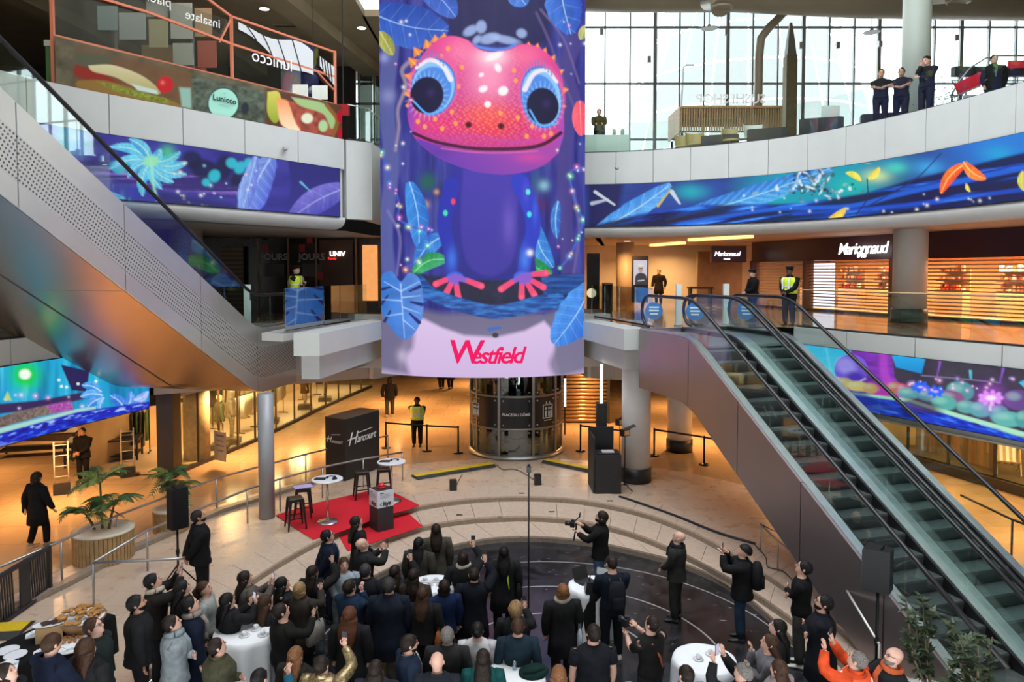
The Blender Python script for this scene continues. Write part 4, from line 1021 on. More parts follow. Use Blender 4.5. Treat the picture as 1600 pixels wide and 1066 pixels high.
# mezzanine passage: the five spots seen in its ceiling
for u, v in ((972, 380.7), (980, 377), (1039, 385), (1052, 382), (1064, 378.5)):
    q = gz(u, v, ZC1 - .001); downlight(q.x, q.y, ZC1 - .001, 110, 'small round warm downlight in the mezzanine ceiling', group='mezzanine downlights')
for u, v in ((413, 14), (565, 44), (587, 110)):
    q = gz(u, v, 15.998); downlight(q.x, q.y, 15.998, 0, 'round white downlight set in the brown upper ceiling', (1, .95, .85), .17, 'upper ceiling downlights')
for u, v in ((446, 40), (523, 55)):
    q = gz(u, v, 15.99); t = thing('ceiling_vent', 'dark slotted air vent in the brown upper ceiling', 'vent', (q.x, q.y, 15.99), group='upper ceiling vents')
    MB().box((0, 0, -.01), (.9, .3, .04)).build('frame', SOFFITB, t); MB().box((0, 0, -.035), (.8, .12, .02)).build('slot', BLACK, t)

# ================================================================== shops
def wallpt(A, B, f, z): return Vector((A[0] + (B[0] - A[0]) * f, A[1] + (B[1] - A[1]) * f, z))
SHOPW = mat('shop_wall_warm', (.62, .42, .22), .6, noise=.15, nscale=2)
SHUT = mat('shutter_slat', (.55, .42, .34), .4, .5)
PURPLE = mat('purple_fascia', (.045, .018, .030), .35)
WLET = glow('white_sign_letters', (1, .97, .97), 2.2)
def area(parent, loc, rot, sx, sy, power, col, name='shop_lamp'):
    name += side_tag(*loc); L = bpy.data.lights.new(name, 'AREA'); L.shape = 'RECTANGLE'; L.size = sx; L.size_y = sy; L.energy = power; L.color = col
    o = bpy.data.objects.new(name, L); COL.objects.link(o); o.parent = parent; o.location = loc; o.rotation_euler = rot; return o
def slats(A, B, z0, z1, step, h, t, material, parent, name='shutter_slats', kind='stuff'):
    b = MB(); z = z0
    while z + h <= z1:
        b.beam((*A, z + h / 2), (*B, z + h / 2), t, h); z += step
    return b.build(name, material, parent, kind=kind)

# ---- perfume shop on the mezzanine: three shuttered bays under a dark fascia
shop = thing('shopfront', 'shuttered perfume shop with dark purple fascia on the mezzanine', 'shopfront')
SP = [(11.2, 34.0), (12.3, 30.6), (13.7, 26.3), (15.6, 21.6), (17.6, 17.0)]
for i in range(4):
    A, B = SP[i], SP[i + 1]
    MB().beam((*A, 7.2), (*B, 7.2), .35, .9).build('fascia', PURPLE, shop)
    slats(A, B, Z1 + .06, 6.78, .125, .05, .03, SHUT, shop)
    MB().beam((*A, Z1 + .04), (*B, Z1 + .04), .3, .1).build('sill', DARK, shop)
    MB().box((A[0], A[1], 5.75), (.34, .34, 2.1)).build('pier', PURPLE, shop)
off = [(x + 4.2, y + 1.6) for x, y in SP]
for i in range(4):
    A, B = off[i], off[i + 1]
    MB().beam((*A, 5.8), (*B, 5.8), .1, 2.2).build('back_wall', SHOPW, shop)
MB().prism(SP + off[::-1], Z1 + .005, Z1 + .02).build('shop_floor', mat('shop_floor_tile', (.55, .42, .3), .3), shop)
MB().prism(SP + off[::-1], 6.85, 6.9).build('shop_ceiling', SHOPW, shop)
prodm = [mat('goods_%d' % i, c, .4) for i, c in enumerate(((.6, .05, .04), (.75, .5, .3), (.2, .06, .05), (.8, .72, .6), (.35, .16, .08), (.7, .25, .1)))]
rnd = random.Random(11)
for f in (.08, .2, .33, .47, .6, .72, .85):
    p = sub(SP, f, f, 1)[0]; q = (p[0] + 1.7 + .5 * rnd.random(), p[1] + .7)
    s_ = thing('display_shelf', 'lit perfume shelf behind the mezzanine roller shutter', 'shelf', (q[0], q[1], Z1 + .02), math.atan2(-.35, -1) + PI / 2, 'shelves in the shuttered perfume shop')
    MB().box((0, 0, .45), (1.1, .4, .9)).build('cabinet', SHOPW, s_); MB().box((0, .18, 1.3), (1.1, .04, .8)).build('back_panel', SHOPW, s_)
    for z in (.92, 1.25, 1.58): MB().box((0, 0, z), (1.1, .4, .025)).build('shelf_board', DARK, s_)
    for z in (.935, 1.265, 1.595):
        for k in range(7):
            h = rnd.uniform(.1, .24); MB().box((-.46 + k * .153, rnd.uniform(-.1, .06), z + h / 2), (.1, .1, h)).build('perfume_box', rnd.choice(prodm), s_)
for f, pw in ((.12, 70), (.35, 90), (.6, 110), (.85, 110)):
    p = sub(SP, f, f, 1)[0]; area(shop, (p[0] + 1.6, p[1] + .6, 6.8), (0, 0, 0), 1.6, 1.6, pw * 4.0, (1, .46, .20))
bx = thing('light_box', 'tall white backlit panel behind the mezzanine shutter', 'light box', (0, 0, 0))
A, B = gd(1258, 480, 31.4), gd(1291, 480, 30.3)
MB().beam((A.x + .35, A.y + .1, 5.75), (B.x + .35, B.y + .1, 5.75), .08, 1.9).build('panel', glow('lightbox_white', (.95, .85, .98), 1.5), bx)
rebase(bx, (A.x, A.y, Z1))
d_ = Vector((SP[2][0] - SP[1][0], SP[2][1] - SP[1][1], 0)).normalized()
for body, sz, u, v, sh, D in (('Marionnaud', .58, 1357, 389, .25, 27.0), ('PARIS', .20, 1357, 399.5, 0, 27.0)):
    q = gd(u, v, D); q2 = Vector((q.x - .30, q.y - .1, q.z)); lettering(body, sz, q2, d_ * 1, (0, 0, 1), WLET, shop, shear=sh, bold=.008, spacing=.84)
q = gd(1137, 398, 33.4)
MB().box((q.x + .1, q.y + .25, 7.1), (1.6, .2, .75)).build('side_fascia', PURPLE, shop)
lettering('Marionnaud', .30, (q.x, q.y + .1, q.z + .03), (1, 0, 0), (0, 0, 1), WLET, shop, shear=.25, spacing=.8); lettering('PARIS', .12, (q.x, q.y + .1, q.z - .2), (1, 0, 0), (0, 0, 1), WLET, shop)
rebase(shop, (13.7, 26.3, Z1))

# ---- passage behind: wall, digital poster, small shops
w = struct('wall_passage', label='warm walls of the mezzanine passage')
MB().box2((1.8, 46, Z1), (11.8, 46.2, ZC1)).build('wall_panel', MATS['far_wall'], w)
MB().box2((6.4, 40, Z1), (8.2, 40.2, ZC1)).build('wall_panel', SHOPW, w)
MB().box2((9.2, 36.5, Z1), (11.4, 36.7, 7.3)).build('wall_panel', mat('brown_stone_wall', (.16, .11, .08), .5, noise=.3, nscale=3), w)
for (u0, v0, u1, v1, D) in ((1020, 398, 1066, 391, 36), (1080, 384, 1172, 371, 30)):
    a, b_ = gd(u0, v0, D), gd(u1, v1, D - 3); MB().beam((a.x, a.y, ZC1 - .06), (b_.x, b_.y, ZC1 - .06), .35, .1).build('cove_light', glow('cove_orange', (1, .42, .10), 3.0), w)
ad = thing('digital_poster', 'upright digital poster showing a portrait in the passage', 'screen')
a, b_ = gd(990, 407, 33), gd(1011, 445, 33)
MB().box(((a.x + b_.x) / 2, 33.1, (a.z + b_.z) / 2 - .3), (b_.x - a.x + .12, .16, a.z - b_.z + 1.0)).build('housing', BLACK, ad)
def paint_ad(p):
    p.C[:] = srgb('#c8c6d4'); p.poly([(992, 446), (993, 432), (998, 427), (1005, 427), (1010, 432), (1010, 446)], '#3a3a44', 1.5, 1, True)
    p.ell(1001, 420, 3.8, 6, '#b09a90', 0, 1); p.ell(1001, 414.5, 4.4, 3, '#d8d4d0', 0, 1); p.line([(998.5, 419.5), (1003.5, 419.5)], 1.2, '#3a3030', .8, .8, False); p.line([(997, 439), (1006, 438)], (1.5, 1.5), '#e8e8e8', .8, 1, False)
display(ad, 'screen_face', lambda s, t: np.stack([a.x + (b_.x - a.x) * s, np.full_like(s, 33.0), a.z + (b_.z - a.z) * t], 1), 50, 80, paint_ad, 1.1)
rebase(ad, ((a.x + b_.x) / 2, 33.1, Z1))
for u, v0, v1, D, wd, m_, lab in ((927, 396, 480, 30, .5, DARK, 'dark information totem beside the big screen'), (949, 445, 480, 29, .42, BLACK, 'black waste bin at the mezzanine edge'), (1046, 428, 470, 42, 1.1, mat('green_goods', (.1, .5, .12), .5), 'shop shelf of green goods at the passage end'), (1094, 448, 476, 34, 1.1, DARK, 'low dark bench in the passage')):
    t = thing('totem' if 'totem' in lab else 'waste_bin' if 'bin' in lab else 'shop_shelf' if 'shelf' in lab else 'bench', lab, 'totem' if 'totem' in lab else 'bin' if 'bin' in lab else 'shelf' if 'shelf' in lab else 'bench')
    a = gd(u, v0, D); base = Vector((a.x, D, Z1)); h = a.z - Z1
    if 'bin' in lab: MB().lathe([(wd * .45, 0), (wd * .5, .1), (wd * .5, h)], (a.x, D, Z1), 20).build('body', m_, t); MB().lathe([(wd * .52, h), (wd * .52, h + .06), (wd * .3, h + .08)], (a.x, D, Z1), 20).build('lid', GREY, t)
    elif 'bench' in lab:
        MB().box((a.x, D, Z1 + h - .05), (wd, .5, .1)).build('seat', m_, t)
        for sx in (-1, 1): MB().box((a.x + sx * wd * .42, D, Z1 + h / 2 - .05), (.08, .45, h - .1)).build('leg', m_, t)
    elif 'shelf' in lab:
        MB().box((a.x, D + .2, Z1 + h / 2), (wd, .1, h)).build('back_panel', DARK, t)
        for k in range(5): MB().box((a.x, D, Z1 + .2 + k * h / 5.5), (wd, .4, .03)).build('shelf_board', DARK, t); MB().box((a.x, D - .05, Z1 + .3 + k * h / 5.5), (wd * .9, .2, .16)).build('goods_row', m_, t)
    else:
        MB().box((a.x, D, Z1 + h / 2), (wd, .2, h)).build('panel', m_, t); MB().box((a.x, D, Z1 + .04), (wd + .2, .4, .08)).build('foot', GREY, t)
        q = gd(921, 458, D - .12); MB().lathe([(.16, 0), (.19, 0), (.19, .02), (.16, .02)], n=24).build('ring_mark', glow('totem_mark', (.9, .8, .5), .6), t); t.children[-1].rotation_euler = (PI / 2, 0, 0); t.children[-1].location = (q.x + .08, D - .11, q.z)
    rebase(t, base)

# ---- closed shops on the mezzanine, left
w = struct('wall_closed_shops', label='dark closed shop windows on the mezzanine')
DKW = mat('dark_shop_window', (.022, .014, .013), .25, noise=.3, nscale=1)
SHOPB = mat('brown_shutter', (.10, .065, .04), .5, .3)
def wp(u0, u1, v0, v1, D, m_, name='window_panel', th=.1):
    a, b_ = gd(u0, v0, D), gd(u1, v1, D)
    return MB().box(((a.x + b_.x) / 2, D + th / 2, (a.z + b_.z) / 2), (abs(b_.x - a.x), th, abs(a.z - b_.z))).build(name, m_, w)
DS = 29.0
wp(180, 600, 372, 498, DS + .3, DKW, 'back_panel')
wp(345, 381, 385, 492, DS, SHOPB, 'roller_shutter'); wp(410, 448, 380, 492, DS, DKW); wp(452, 495, 380, 492, DS, DKW); wp(498, 552, 375, 492, DS, mat('dim_shop_window', (.09, .035, .02), .25, noise=.4, nscale=1.2)); wp(566, 590, 383, 470, DS, mat('lit_goods_wall', (.75, .4, .18), .5, emit=(1, .4, .12), es=.6, noise=.6, nscale=4))  # goods panel glows by itself: the shop's light is put into its emission
for u in (403, 450, 494, 556): wp(u - 2, u + 2, 372, 492, DS - .1, mat('brown_post', (.25, .14, .07), .4), 'post')
for k in range(14): wp(346, 380, 388 + k * 7, 391 + k * 7, DS - .03, mat('shutter_line', (.17, .11, .07), .45, .4), 'shutter_slat', .04)
GLET = mat('grey_letters', (.30, .26, .28), .6)
for u in (429, 487):
    q = gd(u, 402, DS - .04); lettering('JOURS', .36, q, (1, 0, 0), (0, 0, 1), GLET, w, bold=.01)
    a = gd(u, 422, DS - .02); MB().box(a, (.75, .02, .5)).build('notice_frame', mat('notice_dark', (.06, .045, .05), .5), w)
q = gd(527, 397, DS - .05); lettering('UNIV', .26, q, (1, 0, 0), (0, 0, 1), WLET, w, bold=.008); q = gd(519, 404, DS - .05); lettering('Family', .13, q, (1, 0, 0), (0, 0, 1), glow('red_sign', (1, .03, .02), 1.5), w)
for u, v in ((415, 388), (472, 388), (484, 374), (500, 431)):
    q = gd(u, v, DS - .06); MB().box(q, (.22, .03, .3)).build('red_notice', mat('red_notice_card', (.35, .015, .02), .5), w)

# ---- clothes shop on the ground floor, left
CS = [(-10.44, 22.6), (-9.55, 27.1), (-8.7, 34.1), (-7.7, 40)]
cs = thing('shopfront', 'bright clothes shop window on the ground floor', 'shopfront')
KERB = mat('shop_kerb_stone', (.55, .42, .3), .35); FRB = mat('frame_bronze', (.10, .06, .03), .4, .6)
for i in range(3):
    A, B = CS[i], CS[i + 1]
    MB().beam((*A, .05), (*B, .05), .12, .12).build('kerb', DARK, cs); MB().beam((*A, 2.52), (*B, 2.52), .15, .22).build('header', SOFFIT, cs)
    nP = 4
    for k in range(nP):
        a, b_ = wallpt(A, B, k / nP + .004, 0), wallpt(A, B, (k + 1) / nP - .004, 0)
        MB().beam((a.x, a.y, 1.26), (b_.x, b_.y, 1.26), .02, 2.3).build('pane', GLASS, cs)
        MB().box((a.x, a.y, 1.25), (.06, .06, 2.4)).build('frame_post', FRB, cs)
back = [(-13.4, 22.6), (-12.6, 27.4), (-11.9, 34.5), (-11, 40.5)]
MB().prism(CS + back[::-1], .02, .09).build('window_floor', KERB, cs)
for i in range(3): MB().beam((*back[i], 1.3), (*back[i + 1], 1.3), .1, 2.6).build('back_wall', SHOPW, cs)
MB().box((-10.55, 22.45, 1.3), (.5, .55, 2.6)).build('end_pier', BLACK, cs)
for x, y, p in ((-10.6, 24.6, 80), (-10.4, 27.4, 85), (-10.1, 30.5, 85), (-9.9, 34, 80), (-9.4, 38, 80)):
    area(cs, (x, y, 2.55), (0, 0, 0), .8, .8, p * 1.1, (1, .66, .30))
MB().lathe([(.42, .09), (.42, 2.6)], (-10.5, 24.3, 0), 20).build('ribbed_pillar', mat('travertine', (.50, .38, .24), .6, noise=.35, nscale=6), cs)
rebase(cs, (-10.44, 22.6, 0))
CREAM = mat('cream_cloth', (.72, .60, .42), .85, noise=.2, nscale=10); BEIGE = mat('beige_cloth', (.5, .36, .2), .85, noise=.2, nscale=10); BRNC = mat('brown_cloth', (.12, .06, .03), .85); WHTC = mat('white_cloth', (.8, .76, .68), .85)
def garment(b, x, y, z, w_, h, dpt, rz):
    R = Matrix.Rotation(rz, 3, 'Z'); rings = []
    for k, (fz, fw, fd) in enumerate(((0, .14, .3), (-.06, .8, .7), (-.12, 1.0, 1.0), (-.5, .92, .9), (-1, 1.02, .8))):
        ring = []
        for j in range(10):
            a = 2 * PI * j / 10; ring.append(Vector((x, y, z + fz * h)) + R @ Vector((math.cos(a) * w_ / 2 * fw, math.sin(a) * dpt / 2 * fd, 0)))
        rings.append(ring)
    b.loft(rings, True)
def rack(label, x, y, rz, L, H, mats_, n, gw=.45, gh=.85):
    t = thing('clothes_rack', label, 'clothes rack', (x, y, .09), rz)
    for sx in (-1, 1): MB().tube([(sx * L / 2, 0, 0), (sx * L / 2, 0, H)], .018, 6).build('upright', BLACKM, t); MB().box((sx * L / 2, 0, .02), (.04, .45, .03)).build('foot', BLACKM, t)
    MB().tube([(-L / 2, 0, H), (L / 2, 0, H)], .018, 6).build('rail', BLACKM, t)
    for k in range(n):
        b = MB(); garment(b, -L / 2 + L * (k + .5) / n, 0, H - .02, .1, gh * random.uniform(.85, 1.05), gw, 0); b.build('garment', random.choice(mats_), t)
    return t
rack('clothes rack of cream coats in the shop window', -10.35, 28.6, 1.4, 1.2, 1.45, [CREAM, WHTC, CREAM], 9)
rack('clothes rack of pale shirts beside the window mannequins', -10.2, 31.6, 1.4, 1.3, 1.5, [WHTC, BEIGE, CREAM], 9)
rack('clothes rack of brown coats deeper in the window', -10.0, 36.2, 1.4, 1.6, 1.5, [BRNC, BEIGE, CREAM], 10)
rack('clothes rack of mixed coats against the shop window back wall', -11.6, 30.0, 1.4, 2.4, 1.7, [BRNC, BEIGE, CREAM, DARK], 16)
GRC = mat('green_cloth', (.07, .16, .05), .85, noise=.3, nscale=8)
rack('clothes rack of green dresses inside the open shop', -13.3, 24.9, .25, 1.7, 1.5, [GRC, DARK, GRC], 12, .5, 1.2)
# dark shop interior further left: header, tables, anti-theft gates
ws = struct('wall_open_shop', label='dark header over the open shop front')
HB = mat('dark_brick', (.07, .045, .035), .7, noise=.4, nscale=5)
for z, o_ in ((2.5, 0), (2.36, .18), (2.22, .36)):
    a, b_ = gz(0, 732, 0), gz(275, 735, 0)
    MB().beam((-16.5 - o_, 16.5 + o_, z), (-10.5, 22.9 + o_, z), .16, .12).build('header_beam', HB, ws)
MB().box2((-24, 27.2, 0), (-13.2, 27.4, ZC0)).build('back_wall', HB, ws)
def table_dark(label, x, y, rz, L, W_, H):
    t = thing('display_table', label, 'table', (x, y, 0), rz)
    MB().box((0, 0, H - .03), (L, W_, .06)).build('tabletop', DARK, t)
    for sx in (-1, 1):
        for sy in (-1, 1): MB().box((sx * (L / 2 - .05), sy * (W_ / 2 - .05), (H - .06) / 2), (.06, .06, H - .06)).build('leg', BLACKM, t)
    MB().box((0, 0, .25), (L - .1, W_ - .1, .03)).build('lower_shelf', DARK, t); return t
for lab, u, v, L in (('dark display table by the anti-theft gates', 165, 728, 2.2), ('dark display table at the dim end of the shop', 62, 716, 2.4)):
    q = gz(u, v, 0); table_dark(lab, q.x - .3, q.y + .5, .3, L, 1.0, .8)
    for k in range(4):
        c = thing('folded_clothes', 'small stack of folded clothes on ' + lab[5:], 'clothes', (q.x - .3 - .7 + .45 * k, q.y + .5 - .12 + .12 * k, .8), .3, 'folded clothes on ' + lab[5:])
        for j in range(3): MB().box((0, 0, .03 + j * .05), (.3 - .01 * j, .36, .045)).build('folded_garment', random.choice([BRNC, DARK, BEIGE]), c)
def gate(label, u, v0, v1):
    q = gz(u, v1, 0); h = 1.5; t = thing('security_gate', label, 'gate', q, .5)
    for sx in (-1, 1): MB().tube([(sx * .17, 0, .28), (sx * .17, 0, h)], .02, 8).build('upright', mat('gate_white', (.6, .56, .5), .4), t)
    for z in (.5, .8, 1.1, 1.4): MB().tube([(-.17, 0, z), (.17, 0, z)], .012, 6).build('rung', MATS['gate_white'], t)
    MB().box((0, 0, .15), (.42, .14, .3)).build('foot_box', DARK, t)
gate('white anti-theft gate beside the standing shop guard', 97, 700, 772); gate('white anti-theft gate in front of the green dresses', 200, 678, 745)
sg = thing('shop_notice', 'white printed notice board in the shop window', 'sign')
q = gz(345, 733, 0.1); MB().box((q.x - .15, q.y + .35, .75), (.6, .03, .95), -.6).build('board', mat('notice_white', (.62, .52, .38), .6), sg)
for k in range(4): MB().box((q.x - .15 + .01, q.y + .325, 1.08 - k * .16), (.4 - .06 * (k % 2), .01, .035 if k else .06), -.6).build('print_line', mat('notice_print', (.25, .18, .12), .6), sg)
rebase(sg, (q.x - .15, q.y + .35, .1))

# ---- ground floor shutter with light tubes, and shop on the right
rs = thing('roller_shutter', 'closed bronze roller shutter behind the lift', 'shutter')
A, B = gd(870, 660, 30.5), gd(948, 660, 30.5)
for k in range(17):
    z = .12 + k * .155; MB().tube([(A.x, 30.5, z), (B.x, 30.5, z)], .07, 8).build('slat', mat('bronze_slat', (.42, .27, .14), .3, .7), rs)
MB().box2((A.x, 30.55, 0), (B.x, 30.7, ZC0)).build('backing', DARK, rs)
for x in (A.x - .05, B.x + .05): MB().box((x, 30.5, 1.3), (.12, .2, 2.6)).build('guide_rail', DARK, rs)
rebase(rs, ((A.x + B.x) / 2, 30.5, 0))
TUBE = glow('tube_white', (1, .93, .8), 7)
for lab, u, v0, v1, D in (('slim vertical light tube beside the lift', 883, 592, 635, 28.2),):
    a, b_ = gd(u, v0, D), gd(u, v1, D); t = thing('light_tube', lab, 'lamp'); MB().tube([a, b_], .035, 8).build('tube', TUBE, t); MB().tube([(a.x, a.y + .06, ZC0), (a.x, a.y + .06, 0)], .03, 6).build('pole', BLACKM, t); rebase(t, (a.x, a.y, 0))
r0 = thing('shopfront', 'garden shop window with deck chair on the ground floor', 'shopfront')
A, B = (12.6, 25.6), (15.6, 17.0)
MB().beam((*A, .14), (*B, .14), .25, .28).build('plinth', DARK, r0); MB().beam((*A, 2.5), (*B, 2.5), .2, .25).build('header', SOFFIT, r0)
for k in range(6):
    a, b_ = wallpt(A, B, k / 6 + .003, 0), wallpt(A, B, (k + 1) / 6 - .003, 0)
    MB().beam((a.x, a.y, 1.35), (b_.x, b_.y, 1.35), .02, 2.1).build('pane', GLASS, r0); MB().box((a.x, a.y, 1.3), (.07, .07, 2.3)).build('frame_post', DARK, r0)
MB().beam((14.9, 27, 1.3), (18, 18, 1.3), .1, 2.6).build('back_wall', mat('olive_wall', (.20, .15, .05), .7, noise=.4, nscale=2), r0)
MB().prism([A, B, (18, 18), (14.9, 27)], .2, .28).build('window_floor', mat('dark_floor', (.06, .04, .02), .4), r0)
a = gd(1404, 700, 25.4); MB().box((a.x, 25.4, 1.3), (1.1, .12, 2.6)).build('ply_panel', mat('ply_wood', (.55, .34, .15), .5, noise=.15, nscale=3), r0)
for k in range(9): q = wallpt((13.9, 24.6), (14.7, 22.3), k / 8, 0); MB().box((q.x, q.y, 1.2), (.1, .16, 1.9)).build('curtain_fold', mat('curtain_%d' % (k % 3), ((.28, .12, .04), (.42, .2, .07), (.15, .07, .03))[k % 3], .8), r0)
for x, y in ((14.5, 23.5), (15.4, 20.6), (15.9, 18.8)): area(r0, (x, y, 2.5), (0, 0, 0), .7, .7, 75, (1, .62, .25))
rebase(r0, (14, 21.5, 0))
q = gz(1568, 742, .28)
dc = thing('deck_chair', 'striped canvas deck chair standing in the garden shop window', 'chair', (q.x + .25, q.y + .2, .28), -.5)
for sx in (-.3, .3):
    MB().beam((sx, -.45, .03), (sx, .42, 1.15), .035, .05).build('rail', WOODB, dc); MB().beam((sx * .9, .45, .03), (sx * .9, -.4, .45), .035, .05).build('leg', WOODB, dc)
MB().beam((-.3, .42, 1.13), (.3, .42, 1.13), .04, .04).build('crossbar', WOODB, dc); MB().beam((-.3, -.42, .42), (.3, -.42, .42), .04, .04).build('crossbar', WOODB, dc)
for k in range(7):
    x = -.24 + k * .08; pts = [(.42, 1.12), (.2, .7), (.0, .4), (-.2, .3), (-.42, .42)]
    b = MB(); b.add([(x + dx, y, z) for y, z in pts for dx in (-.04, .04)], [(2 * i, 2 * i + 1, 2 * i + 3, 2 * i + 2) for i in range(4)]); b.build('canvas_stripe', WHTC if k % 2 else BEIGE, dc)
tb = table_dark('small wooden side table beside the deck chair', q.x + .9, q.y - .5, 0, .7, .5, .6); tb.location.z = .28

# ================================================================== lift
LX, LY, LR = .14, 26.0, 1.6
lift = thing('lift_shaft', 'round glass lift shaft with black sign band under the big screen', 'lift', (LX, LY, 0))
MB().lathe([(LR + .12, 0), (LR + .12, .06), (LR + .02, .14)], n=48).build('base_ring', STEELD, lift)
for z in (1.02, 2.12, 3.6): MB().lathe([(LR - .03, z - .035), (LR + .03, z - .035), (LR + .03, z + .035), (LR - .03, z + .035)], n=48).build('ring_rail', STEELD, lift)
angs = [-PI / 2 + a for a in (-2.6, -2.05, -1.5, -.98, -.36, .36, .98, 1.5, 2.05, 2.6)]
def cyl_panel(a0, a1, z0, z1, r, t, material, name, parent=lift, n=8):
    b = MB(); ring = []
    for k in range(n + 1):
        a = a0 + (a1 - a0) * k / n; c, s = math.cos(a), math.sin(a)
        ring.append([(r * c, r * s, z0), ((r + t) * c, (r + t) * s, z0), ((r + t) * c, (r + t) * s, z1), (r * c, r * s, z1)])
    b.loft(ring, True, False); return b.build(name, material, parent)
for a in angs: MB().box((LR * math.cos(a), LR * math.sin(a), 1.8), (.09, .09, 3.6), a).build('mullion', STEELD, lift)
BANDM = mat('lift_sign_black', (.014, .014, .016), .3)
for a, b_ in zip(angs[:-1], angs[1:]):
    cyl_panel(a + .035, b_ - .035, .14, .98, LR - .01, .02, GLASSD, 'glass_pane'); cyl_panel(a + .035, b_ - .035, 2.16, 3.56, LR - .01, .02, GLASSD, 'glass_pane')
    p_ = cyl_panel(a + .03, b_ - .03, 1.06, 2.08, LR, .025, BANDM, 'sign_panel')
    for aa in (a + .09, b_ - .09):
        for z in (1.16, 1.98, .9, 2.26): MB().ell(((LR + .035) * math.cos(aa), (LR + .035) * math.sin(aa), z), (.035, .035, .035), 8, 4).build('bolt', STEEL, p_ if 1 < z < 2.1 else lift)
MB().box((0, .1, 1.9), (1.7, 1.5, 3.2)).build('lift_car', mat('lift_car_dark', (.03, .035, .035), .3, .3), lift)
MB().box((0, -.70, .75), (1.5, .05, .8)).build('car_door', mat('car_door_dark', (.05, .045, .045), .25, .5), lift)
MB().ell((-.28, -.75, .5), (.42, .05, .4), 14, 8).build('red_panel', mat('car_red', (.25, .02, .02), .4), lift)
for x in (-.95, .95): MB().box((x, .3, 1.8), (.12, .3, 3.6)).build('guide_rail', STEELD, lift)
def on_drum(body, size, ang, z, material, parent, **kw):
    me = text_mesh(body, size, **kw)
    for v in me.vertices:
        x, y, zz = v.co; a = ang + x / (LR + .03); v.co = ((LR + .03 + zz) * math.cos(a), (LR + .03 + zz) * math.sin(a), z + y)
    me.materials.clear(); me.materials.append(material); o = bpy.data.objects.new('lettering', me); COL.objects.link(o); o.parent = parent; return o
SIGNW = mat('sign_white', (.85, .85, .85), .5)
on_drum('PLACE DU DÔME', .122, -PI / 2, 1.52, SIGNW, lift, bold=.003)
for aa in (-PI / 2 - 1.02, -PI / 2 + .72):                       # lift pictogram: frame, arrows and three figures
    b = MB(); R = LR + .035
    P3 = lambda x, z: Vector((R * math.cos(aa + x / R), R * math.sin(aa + x / R), z))
    for x0, z0, x1, z1 in ((-.21, 1.36, -.21, 1.8), (.21, 1.36, .21, 1.8), (-.21, 1.36, .21, 1.36), (-.21, 1.8, .21, 1.8)): b.tube([P3(x0, z0), P3((x0 + x1) / 2, (z0 + z1) / 2), P3(x1, z1)], .016, 4)
    for x in (-.1, .04, .14): b.tube([P3(x, 1.4), P3(x, 1.6)], .035, 5); b.tube([P3(x, 1.64), P3(x, 1.72)], .03, 6)
    for x in (-.07, .07): b.tube([P3(x, 1.84), P3(x, 1.92)], [.035, .004], 4)
    b.tube([P3(-.16, 1.28), P3(0, 1.28), P3(.16, 1.28)], .014, 4); b.build('pictogram', SIGNW, lift)

# ================================================================== railings
RAILM = mat('rail_steel', (.42, .41, .40), .32, .8)
def railing(label, pts, h=.92, posts=None, r=.028, mids=(), material=None):
    "pts: plan points (x, y, z); posts at fractions"
    m_ = material or RAILM; t = thing('handrail', label, 'railing'); P = [Vector(p) for p in pts]
    top = [p + Vector((0, 0, h)) for p in P]; MB().tube(top, r, 8).build('top_rail', m_, t)
    for z in mids: MB().tube([p + Vector((0, 0, z)) for p in P], r * .6, 6).build('mid_rail', m_, t)
    for p in (posts if posts is not None else P):
        p = Vector(p); MB().tube([p, p + Vector((0, 0, h))], r * .8, 8).build('post', m_, t)
    rebase(t, P[len(P) // 2]); return t
G = lambda u, v, z=0: gz(u, v, z)
REAR = [G(-30, 975), G(97, 913), G(184, 867), G(339, 799), G(478, 756), G(542, 738), G(606, 722)]
railing('rear steel handrail of the ramp beside the planters', REAR, .88)
FORE = [G(147, 950), G(231, 892), G(387, 818), G(438, 799), G(504, 778), G(568, 763), G(629, 751)]
railing('front steel handrail of the ramp behind the high tables', FORE, .86)
railing('short steel handrail behind the loudspeaker on its pole', [G(147, 950), G(330, 940)], .86, [G(320, 940)])
kb = struct('trim_3', label='low stone kerb under the ramp handrail'); MB().wall([(p.x, p.y) for p in REAR], 0, .09, .22).build('kerb', STONED, kb)
railing('steel stair handrail beside the dark escalator cladding', [G(1222, 880), G(1188, 862), G(1215, 892), G(1290, 950)], .62, [G(1188, 862), G(1215, 892), G(1290, 950)], .022)
railing('pale steel handrail standing against the escalator side', [G(1345, 985), G(1312, 975), G(1330, 1010), G(1372, 1090)], .8, [G(1345, 985), G(1372, 1090)], .02, material=mat('pale_rail', (.7, .68, .64), .4, .4))
railing('dark handrail on the ground floor before the garden shop window', [G(1500, 835), G(1580, 880), G(1700, 930)], .95, [G(1580, 880)], .028, material=DARK)

